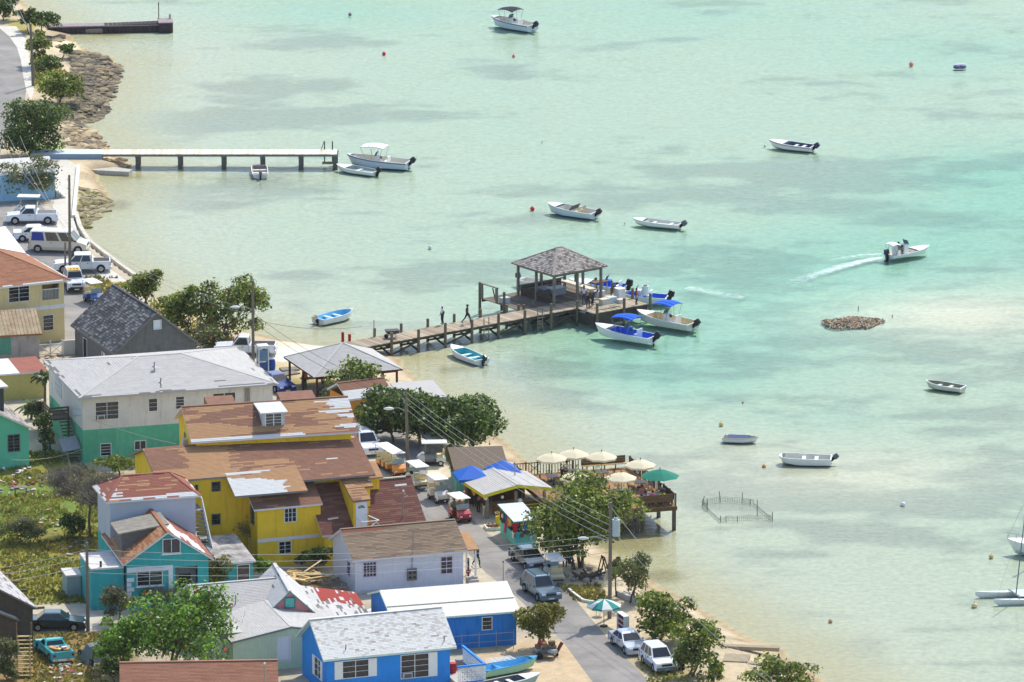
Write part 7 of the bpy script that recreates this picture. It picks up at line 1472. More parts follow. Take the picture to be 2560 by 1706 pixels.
tree('beach_shrub','tiny green plant on the beach slabs',(1800,1690),(1800,1672),14,10,LG,seed=44,leaf=.18,lobes=4,cat='shrub')
t = thing('dead_tree','small leafless tree before the pale green house','tree',P(600,1640,GZ)); rg = random.Random(5); mb = MB(); mb.tube([(0,0,0),(.1,0,1.2),(.0,0,2.0)],[.08,.06,.05],6); mb.build('trunk',BARK,t); mb = MB()
for k in range(26): a = rg.uniform(0,6.28); p = Vector((.05,0,rg.uniform(1,2))); d = Vector((math.cos(a),math.sin(a)*.6,rg.uniform(.6,1.6))).normalized()*rg.uniform(.7,1.8); mb.tube([p,p+d*.5+Vector((rg.uniform(-.1,.1),0,0)),p+d],[.035,.022,.008],4); mb.tube([p+d*.5,p+d*.5+Vector((rg.uniform(-.5,.5),rg.uniform(-.3,.3),.5))],[.018,.006],3)
mb.build('branches',BARK,t)
def palm(label, base, h, n, ln, m, fan=False, seed=1):
    b = G(*base); rg = random.Random(seed); t = thing('palm',label,'palm',b); MB().tube([(0,0,-.1),(.05,0,h*.6),(.0,0,h)],[.14,.11,.09],7).build('trunk',BARK,t)
    for k in range(n):
        a = 2*math.pi*k/n+rg.uniform(-.2,.2); el = rg.uniform(.1,1.2); mb = MB(); pts = []
        for i in range(7): q = i/6; pts.append(Vector((math.cos(a)*ln*q*math.cos(el)*(1-.1*q),math.sin(a)*ln*q*math.cos(el),h+ln*q*math.sin(el)-ln*.55*q*q)))
        sd_ = Vector((-math.sin(a),math.cos(a),0))
        for i in range(6):
            w0,w1 = (.05+.42*math.sin(math.pi*min(1,i/6+.08)))*(.55 if fan else .5),(.05+.42*math.sin(math.pi*min(1,(i+1)/6)))*(.55 if fan else .5)
            for s in (-1,1): mb.quad([pts[i],pts[i+1],pts[i+1]+sd_*s*w1-Vector((0,0,.12)),pts[i]+sd_*s*w0-Vector((0,0,.12))])
        mb.build('frond',m,t)
PF = leaf_mat('palm_frond',[(60,84,36),(90,118,50),(120,140,60)])
palm('fan palm beside left wall of white and green house',(112,1010),2.4,22,1.5,LD,True,1); palm('banana plant before the flat-roofed store, right one',(62,985),1.4,9,1.9,PF,False,2); palm('banana plant before the flat-roofed store, left one',(24,985),1.5,9,1.8,PF,False,3); palm('low banana plant above the mint house roof',(78,1050),1.2,8,1.7,PF,False,4)

# ------------------------------------------------------------------ utility poles, lamps and wires
pole_m = mat('utility_pole',(122,112,98),.9,.2,3,.3,16,stretch=(5,5,.4)); wire_m = mat('wire_pale',(176,172,164),.6,.08)
PT = {}
def upole(key, label, base, top, r=.14, lamp=None, can=None, arms=()):
    b = G(*base); b.z = GZ if b.z > .5 else b.z; q = on_plane(top[0],top[1],b,Vector((0,-1,0))); t = thing('utility_pole',label,'utility pole',b); h = q.z-b.z; dx = q.x-b.x
    MB().cyl((0,0,-.2),(dx,0,h),r,r*.72,10).build('pole',pole_m,t); PT[key] = (b,Vector((dx,0,h)))
    for z in (h*.95,h*.86): MB().cyl((dx*.9-.12,0,z),(dx*.9-.2,0,z+.12),.035,n=6).build('insulator',mat('insulator',(190,190,186),.4),t)
    if lamp:
        e = on_plane(lamp[0],lamp[1],b,Vector((0,-1,0)))-b; MB().tube([(dx*.8,0,e.z-.25),(e.x*.5,0,e.z+.08),(e.x+.5,0,e.z+.05)],.035,6).build('lamp_arm',metal_grey(),t); MB().sphere((e.x,0,e.z),.3,10,6,sc=(1.5,.55,.42)).build('lamp_head',mat('lamp_head',(222,226,226),.35,.03),t,smooth=True)
    if can: e = on_plane(can[0],can[1],b,Vector((0,-1,0)))-b; MB().cyl((e.x,-.05,e.z-.75),(e.x,-.05,e.z+.55),.3,n=14).cyl((e.x,-.05,e.z+.55),(e.x,-.05,e.z+.7),.16,n=8).build('transformer',mat('transformer_grey',(176,190,192),.5,.06),t); MB().cyl((e.x,-.05,e.z+.7),(e.x,-.05,e.z+.95),.05,n=6).build('bushing',black(),t)
    return t
upole('p1','grey utility pole beside the curving road, upper left',(83,215),(76,60),.17)
upole('p2','tall utility pole by the seawall near cream van',(175,690),(173,438),.15)
upole('p2b','short timber post just left of tall seawall pole',(163,700),(163,606),.12)
upole('p4','utility pole with street lamp in front of tree row by white pickup',(633,915),(632,702),.15,lamp=(588,768))
upole('p5','utility pole with street lamp before the big dark tree',(1020,1182),(1015,974),.16,lamp=(972,1022))
upole('p6','utility pole with transformer and street lamp beside striped umbrella',(1524,1546),(1527,1256),.17,lamp=(1458,1346),can=(1540,1316))
upole('p7','utility pole on the lawn beside dark sedan',(220,1578),(217,1356),.15)
upole('p8','short pole before the green wall of big house',(231,1155),(229,1020),.1)
def ptop(k, f): b,d = PT[k]; return b+d*f
def wire(label, a, b, sag=.5, r=.02, n=14, m=None, k=None):
    if k is not None: label = ('topmost','second','third','lowest')[k]+' '+label.split(' ',3)[3]
    pts = [a.lerp(b,i/n)-Vector((0,0,4*sag*(i/n)*(1-i/n))) for i in range(n+1)]; tag(MB().tube(pts,r,4).build('overhead_wire',m or wire_m),label,'wire','overhead wires')
def far(px_, py_, z): return P(px_,py_,z)
for k,f in enumerate((.97,.9,.83,.76)): wire('one of four wire from lamp pole at dark tree to transformer pole',ptop('p5',f),ptop('p6',.86-.06*k),.7,.02,k=k)
for k,f in enumerate((.96,.78)): wire('one of two wire from transformer pole over the beach to lower right',ptop('p6',f),far(2060+40*k,1800+30*k,6.5),1.2,.02,k=k)
for k,f in enumerate((.92,.84,.76,.66)): wire('one of four wire, long one, from lawn pole to transformer pole',ptop('p7',f),ptop('p6',.72-.05*k),.9,.018,k=k)
for k,f in enumerate((.92,.84,.74)): wire('one of three wire from lawn pole to left edge',ptop('p7',f),far(-120,1432+16*k,6.5),.3,.018,k=k)
for k,f in enumerate((.95,.86)): wire('one of two wire from tree-row lamp pole to dark-tree lamp pole',ptop('p4',.62-.1*k),ptop('p5',f),.8,.018,m=mat('wire_dark',(70,68,66),.7),k=k)
for k,f in enumerate((.5,.42,.36)): wire('one of three wire from tall seawall pole to upper left',ptop('p2',f),far(-10+30*k,340,7.5),.4,.018,k=k)
for k,f in enumerate((.5,.45)): wire('one of two faint wire from tall seawall pole to tree-row lamp pole',ptop('p2',f),ptop('p4',.66-.06*k),1.0,.013,k=k)
for k,f in enumerate((.96,.9,.84)): wire('one of three wire from roadside pole to top left corner',ptop('p1',f),far(-20+22*k,-40,8.5),.3,.02,k=k)
wire('single cable from tree-row lamp pole towards the pier',ptop('p4',.55),P(905,817,3.0),.5,.015,m=mat('wire_dark',(70,68,66)))
wire('thin wire from short pole across the green wall',ptop('p8',.78),P(440,1110,4),.15,.02)
wire('thin cable between short pole and yard',ptop('p8',.3),P(30,1150,2.2),.4,.02)
tag(MB().cyl((0,0,0),(0,0,2.1),.04,n=6).build('sign_pole',metal_grey()),'thin metal post at shore end of the pier','post').location = PM @ Vector((2.2,2.4,.8))
for k,(a,b_) in enumerate(((857,861),(874,866))): p = G(a,b_); o = tag(MB().cyl((0,0,-.1),(0,0,1.1),.13,n=10).build('red_post',mat('red_post',(164,34,30),.7,.12)),('left','right')[k]+' one of two red posts at foot of the pier','post'); o.location = p
t = thing('stop_sign_post','timber post with round red sign by street porch','sign',on_gr(1171,1458)); MB().box(-.08,-.08,0,.08,.08,2.0).build('post',wood_dark(),t); MB().cyl((0,-.1,.95),(0,-.085,.95),.2,n=8).build('sign_plate',mat('sign_red',(176,40,40),.5,.08),t); MB().box(-.12,-.104,.92,.12,-.101,.98).build('sign_bar',white_paint(),t)
t = thing('thin_post','slim metal sign post at left edge of road','post',on_gr(1258,1456)); MB().cyl((0,0,0),(0,0,1.7),.03,n=6).build('post',metal_grey(),t); MB().box(-.06,-.03,1.6,.06,.03,1.7).build('cap',black(),t)

# ------------------------------------------------------------------ shore works and small things
t = thing('seawall','low pale concrete seawall along the parking area','wall',(0,0,0)); wl_ = [P(a,b_,0) for a,b_ in ((190,560),(200,594),(220,626),(254,655),(312,698),(350,726))]
for i in range(len(wl_)-1):
    a,b_ = wl_[i],wl_[i+1]; n = max(2,int((b_-a).length/2.2))
    for k in range(n): p,q = a.lerp(b_,k/n),a.lerp(b_,(k+.985)/n); MB().beam(p+Vector((0,0,.4)),q+Vector((0,0,.4)),.4,1.6).build('wall_block',mat('seawall_concrete',(206,198,180),.9,.1,1.2,.3,12,streak=(150,140,120)),t,bevel=.03)
t = thing('promenade_kerb','narrow pale kerb along edge of the slipway beach','kerb',(0,0,0)); wl_ = [P(a,b_,GZ) for a,b_ in ((196,418),(191,470),(184,545))]
for i in range(2):
    for k in range(8): p,q = wl_[i].lerp(wl_[i+1],k/8),wl_[i].lerp(wl_[i+1],(k+.97)/8); MB().beam(p+Vector((0,0,-.1)),q+Vector((0,0,-.1)),.35,.7).build('kerb_stone',mat('kerb_pale',(220,214,200),.9,.06),t)
t = thing('road_kerb','curved pale kerb where the road passes the golf cart','kerb',(0,0,0)); wl_ = [P(a,b_,GZ) for a,b_ in ((1422,1477),(1440,1492),(1458,1505),(1500,1512))]
for i in range(3): MB().beam(wl_[i]+Vector((0,0,.1)),wl_[i+1]+Vector((0,0,.1)),.2,.22).build('kerb_stone',mat('kerb_pale',(220,214,200)),t)
def rocks(name, label, poly, n, size, cols, seed, z0=.0, flat=.5):
    w = [P(a,b_,.5) for a,b_ in poly]; pts = [(p.x,p.y) for p in w]; rg = random.Random(seed); x0,x1 = min(p[0] for p in pts),max(p[0] for p in pts); y0,y1 = min(p[1] for p in pts),max(p[1] for p in pts); mb = MB(); k = 0; tries = 0
    ico = [(0,0,1),(.89,0,.45),(.28,.85,.45),(-.72,.53,.45),(-.72,-.53,.45),(.28,-.85,.45),(.72,.53,-.3),(-.28,.85,-.3),(-.89,0,-.3),(-.28,-.85,-.3),(.72,-.53,-.3)]; fc = [(0,1,2),(0,2,3),(0,3,4),(0,4,5),(0,5,1),(1,6,2),(2,7,3),(3,8,4),(4,9,5),(5,10,1),(6,7,2),(7,8,3),(8,9,4),(9,10,5),(10,6,1)]
    while k < n and tries < n*40:
        tries += 1; x,y = rg.uniform(x0,x1),rg.uniform(y0,y1)
        if not inpoly(np.array([x]),np.array([y]),pts)[0]: continue
        z = max(ground_z(Vector((x,y,0))),-.25); s = size*rg.uniform(.4,1.3)*(1 if rg.random() < .85 else 1.9); a = rg.uniform(0,6.28); st_ = rg.uniform(1,2.2); b0 = len(mb.v); m = rg.randrange(len(cols))
        for (u,v,q) in ico: u2,v2 = u*s*st_*rg.uniform(.8,1.2),v*s*rg.uniform(.8,1.2); mb.v.append((x+u2*math.cos(a)-v2*math.sin(a),y+u2*math.sin(a)+v2*math.cos(a),z+z0+q*s*flat*rg.uniform(.7,1.3)))
        mb.f += [tuple(b0+i for i in f) for f in fc]; mb.m += [m]*len(fc); k += 1
    o = mb.build(name,[mat('rock_%d_%d'%(c[0],c[1]),c,.95,.25,2,.6,9) for c in cols],kind='stuff'); tag(o,label,'rocks'); return o
RC = [(102,94,78),(124,112,90),(84,78,66),(146,130,98)]
rocks('rock_shelf','jagged dark rock shelf along the upper left shore',[(168,128),(270,134),(300,163),(288,208),(268,230),(272,266),(246,290),(195,302),(152,302),(140,262),(172,210),(182,170)],2200,.26,RC,1,flat=.42)
rocks('tan_rocks','tan rubble rocks between dark shelf and white pier',[(160,305),(224,314),(256,338),(275,372),(250,380),(165,376)],420,.26,[(168,148,112),(140,122,96),(112,100,84),(190,172,136)],2)
rocks('ramp_rubble','pale rubble under shore end of the white pier',[(256,388),(300,390),(322,402),(300,412),(258,408)],120,.3,[(206,186,140),(176,150,110),(120,100,76)],3)
rocks('cove_rocks','low weedy rocks on small cove by the promenade',[(196,472),(240,468),(276,488),(252,526),(212,558),(192,548)],420,.22,[(140,128,100),(112,106,66),(160,148,116),(120,122,60)],4)
rocks('jetty_rocks','scattered rocks beside sandy cove below far jetty',[(120,90),(152,90),(150,112),(122,110)],70,.3,RC,5); rocks('point_rocks','thin spit of rocks right of the wind-bent bush',[(140,118),(222,122),(225,127),(150,134)],80,.22,RC,6)
# mound of conch shells
c = P(2130,808,0); rg = random.Random(8); mb = MB()
for k in range(1500):
    a = rg.uniform(0,6.28); ir = 1+.16*math.sin(2*a+.6)+.1*math.sin(5*a); rr = rg.random()**.62; x,y = c.x+rr*ir*2.5*math.cos(a),c.y+rr*ir*2.3*math.sin(a); z = .34*(1-rr**1.6)+rg.uniform(-.06,.05); s = rg.uniform(.07,.14); d = Vector((rg.uniform(-1,1),rg.uniform(-1,1),rg.uniform(-.3,1))).normalized(); p = Vector((x,y,z)); m = rg.choices((0,1,2,3,4),(4,4,3,1,3))[0]; mb.cyl(p-d*s,p+d*s*.2,.01,s*.7,5,m,False); mb.cyl(p+d*s*.2,p+d*s,s*.7,.02,5,m,False)
tag(mb.build('shell_mound',[mat('shell_%d'%i,q,.8,.2) for i,q in enumerate(((196,168,128),(146,130,106),(96,88,78),(186,122,92),(214,202,180)))],kind='stuff'),'mound of orange and brown conch shells rising from the water','shell heap')
for k,(a,b_) in enumerate(((2145,775),(2230,793))): o = tag(MB().cyl((0,0,-.3),(.04,0,.35-.15*k),.035,n=5).build('stake',wood_dark()),('thin stake behind the shell mound','short stake right of the shell mound')[k],'stake'); o.location = P(a,b_,0)
# stake pen in the shallows
t = thing('fish_pen','square pen of thin stakes and netting in the shallows','pen',(0,0,0)); st_ = [((1755,1262),(1761,1241)),((1768,1275),(1768,1249)),((1801,1255),(1798,1229)),((1855,1258),(1856,1232)),((1875,1260),(1876,1248)),((1893,1288),(1893,1250)),((1801,1305),(1801,1290)),((1815,1303),(1815,1290)),((1844,1303),(1844,1291)),((1931,1301),(1931,1281))]; netm = mat('pen_net',(84,84,66),.9,.2); ft = []
for (b_,tp) in st_: p = P(*b_,0); q = on_plane(*tp,p,Vector((0,-1,0))); ft.append(p); MB().tube([p-Vector((0,0,.5)),p.lerp(q,.5),q],.03,5).build('stake',wood_dark(),t)
def net(a,b_,h=.42,sg=9):
    for j in range(4): MB().tube([a.lerp(b_,i/8)+Vector((0,0,.04+j*h/3.2+.03*math.sin(i*1.7+j))) for i in range(9)],.009,4).build('net_line',netm,t)
    for i in range(sg+1): p = a.lerp(b_,i/sg); MB().tube([p,p+Vector((0,0,h))],.008,4).build('net_line',netm,t)
net(ft[0],ft[2]); net(ft[2],ft[3]); net(ft[3],P(1884,1262,0)); net(ft[0],ft[1]); net(ft[1],ft[6],.14); net(ft[6],ft[7],.3,4); net(P(1884,1262,0),ft[9],.12,6); net(ft[7],ft[8]); net(ft[8],ft[9],sg=18)
# wake of the moving boat
foam = bpy.data.materials.new('foam'); foam.use_nodes = True; N = foam.node_tree.nodes; L = foam.node_tree.links; tr = N.new('ShaderNodeBsdfTransparent'); mx = N.new('ShaderNodeMixShader'); N['Principled BSDF'].inputs['Base Color'].default_value = (.85,.9,.9,1)
at = N.new('ShaderNodeAttribute'); at.attribute_name = 'foam_cover'; tc = N.new('ShaderNodeTexCoord'); nz = N.new('ShaderNodeTexNoise'); nz.inputs['Scale'].default_value = 1.6; nz.inputs['Detail'].default_value = 7; nz.inputs['Roughness'].default_value = .75; L.new(tc.outputs['Object'],nz.inputs['Vector'])
ad = N.new('ShaderNodeMath'); ad.operation = 'MULTIPLY_ADD'; ad.inputs[1].default_value = 1.5; ad.inputs[2].default_value = -.95; L.new(nz.outputs['Fac'],ad.inputs[0]); a2 = N.new('ShaderNodeMath'); a2.operation = 'ADD'; L.new(ad.outputs[0],a2.inputs[0]); L.new(at.outputs['Fac'],a2.inputs[1])
mr = N.new('ShaderNodeMapRange'); mr.inputs[1].default_value = .1; mr.inputs[2].default_value = .75; mr.inputs[4].default_value = .8; L.new(a2.outputs[0],mr.inputs[0]); L.new(mr.outputs[0],mx.inputs[0]); L.new(tr.outputs[0],mx.inputs[1]); L.new(N['Principled BSDF'].outputs[0],mx.inputs[2]); L.new(mx.outputs[0],N['Material Output'].inputs[0])
mb = MB(); cover = []
def foam_line(pts, w0, w1, k0, k1, z=.006):
    P3 = [P(a,b_,0) for a,b_ in pts]; n = 40; m = 8
    for i in range(n+1):
        q = i/n*(len(P3)-1); j = min(int(q),len(P3)-2); p = P3[j].lerp(P3[j+1],q-j); d = (P3[j+1]-P3[j]).normalized(); e = Vector((-d.y,d.x,0)); w = w0+(w1-w0)*i/n
        for t_ in range(m+1): f = t_/m*2-1; mb.v.append(tuple(p+e*w*f+Vector((0,0,z)))); cover.append((k0+(k1-k0)*i/n)*(1-f*f)*(1 if i < n else 0)*(min(1,i/3)))
    b0 = len(mb.v)-(n+1)*(m+1)
    for i in range(n):
        for t_ in range(m): a = b0+i*(m+1)+t_; mb.f.append((a,a+1,a+m+2,a+m+1)); mb.m.append(0)
foam_line([(2224,641),(2160,652),(2100,668),(2040,686),(1990,705),(1930,724),(1880,738)],.55,2.2,.95,.08); foam_line([(2216,634),(2150,638),(2080,650),(2000,662)],.4,.9,.7,.2,.010); foam_line([(1870,745),(1800,735),(1715,718)],1.6,1.2,.42,.5); foam_line([(1860,796),(1780,786)],.9,.6,.4,.35); foam_line([(2226,646),(2260,640),(2300,627)],.5,.2,.5,.3)
fo = tag(mb.build('wake_foam',foam,kind='stuff'),'white foam wake trailing behind the speeding boat','foam'); fa = fo.data.attributes.new('foam_cover','FLOAT','POINT'); fa.data.foreach_set('value',cover)
# phone booth, barrel
t = thing('phone_booth','blue and white phone booth beside the beach shelter','phone booth',on_gr(657,928),R(14)); MB().box(-.45,-.45,0,.45,.45,.1).build('base',concrete(),t); MB().box(-.47,-.47,2.1,.47,.47,2.35).build('roof',white_paint(),t)
for x,y in ((-.42,-.42),(.42,-.42),(.42,.42),(-.42,.42)): MB().box(x-.05,y-.05,.1,x+.05,y+.05,2.1).build('frame_post',white_paint(),t)
for a in ((-.37,-.43,.37,-.41),(-.43,-.37,-.41,.37),(.41,-.37,.43,.37)): MB().box(a[0],a[1],.15,a[2],a[3],.9).build('lower_panel',mat('booth_blue',(50,90,150),.5,.08),t); MB().box(a[0],a[1],.95,a[2],a[3],2.0).build('pane',mat('booth_glass',(110,140,170),.12,.15,spec=.6),t)
t = thing('blue_barrel','blue plastic barrel beside the phone booth','barrel',on_gr(680,925)); mb = MB(); mb.cyl((0,0,0),(0,0,.3),.27,.31,14).cyl((0,0,.3),(0,0,.6),.31,.31,14).cyl((0,0,.6),(0,0,.92),.31,.27,14); mb.build('body',mat('barrel_blue',(24,80,170),.5,.08),t); MB().cyl((0,0,.92),(0,0,.95),.24,n=14).build('lid',mat('barrel_blue_dark',(16,56,130),.5),t)
for k,(a,b_) in enumerate(((705,930),(712,942))): tag(MB().box(0,0,0,1.6,1.1,.12).build('pallet',wood_grey()),('left','right')[k]+' timber pallet lying left of the beach shelter','pallet'); o = bpy.data.objects['pallet' if k == 0 else 'pallet.001']; place(o,on_gr(a,b_),R(15+20*k))
q = P(1510,1512,GZ+1.75); q.z = GZ+.008; umbrella('striped_umbrella','green and white striped umbrella by the roadside pole',q,1.35,mat('stripe_green',(40,150,140),.8,.05,trans=.25),2.2,10,mat('stripe_white',(232,232,226),.8,.03,trans=.25))
t = thing('display_bookcase','white open-fronted display case with red goods beside silver sedan','display case',on_gr(1564,1590),R(-70)); dm = white_paint()
MB().box(-.75,-.02,.1,.75,.0,1.75).box(-.75,-.45,.1,-.7,0,1.75).box(.7,-.45,.1,.75,0,1.75).build('case',dm,t)
for k in range(5): MB().box(-.7,-.45,.12+k*.4,.7,-.02,.16+k*.4).build('shelf',dm,t)
for k in range(4):
    for j in range(5): MB().box(-.65+j*.27,-.35,.165+k*.4,-.45+j*.27,-.05,.38+k*.4).build('goods',mat('goods_maroon',(120,40,40),.7,.2),t)
for x,y in ((-.72,-.4),(.72,-.4)): MB().cyl((x,y,0),(x,y,.12),.03).build('foot',black(),t)
t = thing('plastic_table','small table under the striped umbrella','table',on_gr(1500,1540)); MB().cyl((0,0,.68),(0,0,.72),.42,n=14).build('top',white_paint(),t)
for a in (0,90,180,270): MB().cyl((.3*math.cos(R(a)),.3*math.sin(R(a)),0),(.25*math.cos(R(a)),.25*math.sin(R(a)),.68),.025).build('leg',white_paint(),t)
t = thing('loaded_trailer','two-wheeled trailer piled with boxes and sacks beside the road','trailer',on_gr(1362,1645),R(-12)); MB().box(-.9,-.55,.35,.9,.55,.45).build('bed',wood_grey(),t)
for y in (-.6,.6): MB().cyl((-.3,y-.06,.27),(-.3,y+.06,.27),.27,n=14).build('wheel',rubber(),t)
for k in range(11): c_ = rg.choice(((150,110,74),(176,178,180),(196,196,190),(120,96,70),(80,84,84),(170,60,50))); MB().cbox((rg.uniform(-.7,.7),rg.uniform(-.35,.35),.62+.26*(k%3)),(rg.uniform(.3,.55),rg.uniform(.3,.5),.28),rz=rg.uniform(0,3)).build('load_item',mat('load_%d'%c_[0],c_,.85,.15),t)
t = thing('hand_cart','small tilted hand cart right of the loaded trailer','hand cart',on_gr(1390,1640),R(20)); MB().beam((0,0,.2),(.5,0,1.0),.5,.05).build('frame',mat('barrow_red',(130,70,56),.7,.15),t); MB().cyl((0,-.2,.15),(0,.2,.15),.15,n=10).build('wheel',rubber(),t)
# lumber pile, crates, planter and other street things
t = thing('lumber_pile','jumbled pile of bright old planks between teal and white boarded houses','lumber pile',P(758,1462,GZ)); rg = random.Random(11); pm_ = [mat('old_plank_%d'%i,q,.9,.2,3,.3,12) for i,q in enumerate(((214,182,120),(186,152,98),(150,124,90),(228,204,150)))]
for k in range(70): a = rg.uniform(-.5,.5)+(1.2 if rg.random() < .2 else 0); MB().cbox((rg.gauss(0,.85),rg.gauss(0,.8),.1+rg.random()*1.0*math.exp(-.2)),(rg.uniform(1.2,3.0),rg.uniform(.1,.2),.05),rz=a,ry=rg.uniform(-.3,.3),rx=rg.uniform(-.4,.4)).build('plank',rg.choice(pm_),t)
for k,(a,b_,w) in enumerate(((826,1478,1.5),(850,1490,1.3))):
    t = thing('slatted_crate',('rear','front')[k]+' grey slatted timber crate beside white boarded house','crate',on_gr(a,b_),R(10)); 
    for j in range(6): MB().box(-w/2+j*w/5.6,-.5,.05,-w/2+j*w/5.6+.14,-.46,.85).build('slat',wood_grey(),t); MB().box(-w/2+j*w/5.6,.46,.05,-w/2+j*w/5.6+.14,.5,.85).build('slat',wood_grey(),t)
    for z in (.05,.75): MB().box(-w/2,-.55,z,w/2,-.5,z+.12).build('rail',wood_grey(),t)
    MB().box(-w/2,-.45,.0,w/2,.45,.05).build('floor',wood_dark(),t)
t = thing('flower_planter','pale kerbed planter with flowers and yellow figure post beside market stall','planter',on_gr(1240,1322),R(12))
for a in ((-.9,-.6,.9,-.45),(-.9,.45,.9,.6),(-.9,-.45,-.75,.45),(.75,-.45,.9,.45)): MB().box(a[0],a[1],0,a[2],a[3],.25).build('kerb',mat('kerb_pale',(220,214,200)),t)
MB().box(-.75,-.45,0,.75,.45,.15).build('soil',mat('soil',(110,80,60),.95,.2),t)
obj('flowers',crown_mesh(leaves([(Vector((-.2,0,.25)),(.55,.35,.18))],160,.11,np.random.RandomState(3)),leaf_mat('planter_leaf',[(180,60,50),(90,110,40),(206,140,60)])),t,kind='stuff')
MB().cyl((.2,0,.1),(.2,0,1.0),.2,.24,12).build('yellow_drum',mat('drum_yellow',(214,190,40),.5,.1),t); obj('bouquet',crown_mesh(leaves([(Vector((.2,0,1.15)),(.3,.3,.22))],90,.12,np.random.RandomState(4)),leaf_mat('bouquet',[(206,50,40),(226,200,60),(90,120,50),(230,230,226)])),t,kind='stuff')
t = thing('pink_table','round table with bright pink cloth by the street bar','table',on_gr(1172,1252)); mb = MB(); n = 18
for k in range(n):
    a0,a1 = 6.2832*k/n,6.2832*(k+1)/n; r0,r1 = .48+.05*(k%2),.48+.05*((k+1)%2); mb.quad([(0,0,.78),(.46*math.cos(a0),.46*math.sin(a0),.78),(.46*math.cos(a1),.46*math.sin(a1),.78)]); mb.quad([(.46*math.cos(a0),.46*math.sin(a0),.78),(r0*math.cos(a0),r0*math.sin(a0),.42),(r1*math.cos(a1),r1*math.sin(a1),.42),(.46*math.cos(a1),.46*math.sin(a1),.78)])
mb.build('cloth',mat('cloth_pink',(222,30,130),.8,.06),t); MB().cyl((0,0,0),(0,0,.76),.05).build('column',black(),t); MB().cyl((0,0,0),(0,0,.04),.3,n=12).build('foot',black(),t)
t = thing('log_heap','heap of dark logs, rubble and boards under the big street tree','debris',on_gr(1470,1445),0); rg = random.Random(12)
for k in range(9): a = rg.uniform(0,3.1); p = Vector((rg.uniform(-.9,.9),rg.uniform(-.8,.8),.18+.2*rg.random())); d = Vector((math.cos(a),math.sin(a),rg.uniform(-.1,.35)))*rg.uniform(.5,1.1); MB().cyl(p-d,p+d,.13,.09,8).build('log',mat('dark_log',(84,74,64),.95,.25,4),t)
for k in range(16): MB().cbox((rg.gauss(.3,.8),rg.gauss(0,.9),.14),(rg.uniform(.2,.5),rg.uniform(.2,.4),rg.uniform(.15,.35)),rz=rg.uniform(0,3),rx=rg.uniform(-.3,.3)).build('rubble_block',mat('rubble_grey',(160,156,148),.95,.15),t)
t = thing('timber_trestle','dark timber A-frame trestle beside transformer pole','trestle',on_gr(1508,1432),R(20))
for y in (-.3,.3): MB().beam((-.35,y,0),(0,y,1.3),.08,.08).build('leg',wood_dark(),t); MB().beam((.35,y,0),(0,y,1.3),.08,.08).build('leg',wood_dark(),t)
MB().beam((0,-.4,1.28),(0,.4,1.28),.08,.08).build('bar',wood_dark(),t)
t = thing('concrete_lintels','pair of pale concrete beams lying by the beach wall','beams',on_gr(1570,1500),R(-60)); MB().box(-1.6,-.2,0,1.6,.15,.4).build('beam',concrete(),t); MB().box(-1.4,.4,0,1.7,.7,.35).build('beam',concrete(),t)
tag(MB().beam((0,0,0),(.6,-.3,2.1),.3,.06).build('leaning_board',mat('pale_plank',(220,210,186))),'pale board leaning against the transformer pole','board').location = on_gr(1500,1488)
for k,(a,b_,w,l_,l) in enumerate(((1800,1618,4.5,.7,'upper long pale slab on lower beach'),(1806,1655,1.9,2.0,'square broken slab on lower beach'),(1870,1662,3.6,.6,'lower long pale slab at water on lower beach'))): p = G(a,b_); tag(MB().box(0,0,-.2,w,l_,.09).build('beach_slab',mat('dull_ledge',(160,146,120),.95,.2,1.5,.4,10),bevel=.03),l,'slab'); o = [x for x in bpy.data.objects if x.name.startswith('beach_slab')][-1]; place(o,p,R(-8))
t = thing('roadside_bin','dark bin and pale board beside white off-roader','bin',on_gr(1700,1672)); MB().box(-.35,-.35,0,.35,.35,1.25).build('body',trim_m,t); MB().box(-.38,-.38,1.253,.38,.38,1.32).build('lid',trim_m,t)
tag(MB().box(0,0,0,.4,.06,1.5).build('white_board',white_paint()),'upright white board left of the roadside bin','board').location = on_gr(1690,1668)
t = thing('tarp_covered_car','car under grey tarpaulin beside red-blossom tree','covered car',on_gr(240,1652),R(112)); o = MB(); nn = 14; mm = 9; rg = random.Random(13); hh = lambda u,v: max(.0,(1.25*math.exp(-((u-.05)/.38)**4)+.45*math.exp(-(u/.85)**6)-.35)*(1-abs(v)**5))
g = [[(u*2.3,v*1.0,hh(u,v)+rg.uniform(-.03,.03)) for v in [-1.05+2.1*j/mm for j in range(mm+1)]] for u in [-1.05+2.1*i/nn for i in range(nn+1)]]
for i in range(nn):
    for j in range(mm): o.quad([g[i][j],g[i+1][j],g[i+1][j+1],g[i][j+1]])
o.build('tarpaulin',mat('tarp_grey',(110,118,116),.6,.15,3,.4,8),t,smooth=True)
for x in (-1.3,1.3):
    for y in (-.8,.8): wheel(t,x,y,.3)
t = thing('scrap_panel','curved metal scrap panel beside tarp-covered car','scrap',on_gr(278,1662)); MB().sphere((0,0,.2),.6,10,6,sc=(1.3,.8,.5)).build('shell',mat('scrap_grey',(150,154,160),.3,.15,metal=.5),t,smooth=True); MB().box(-.4,-.5,0,.3,-.42,.2).build('bracket',trim_m,t)
t = thing('dark_lidded_box','dark green lidded box beside teal annexe','bin',on_gr(212,1482),R(8)); MB().box(-.7,-.5,0,.7,.5,1.0,taper=-.05).build('body',mat('box_dark',(26,44,44),.6,.1),t); MB().box(-.78,-.58,1.003,.78,.58,1.1).build('lid',mat('box_dark',(26,44,44)),t)  # tapered dark green box with a flat lid
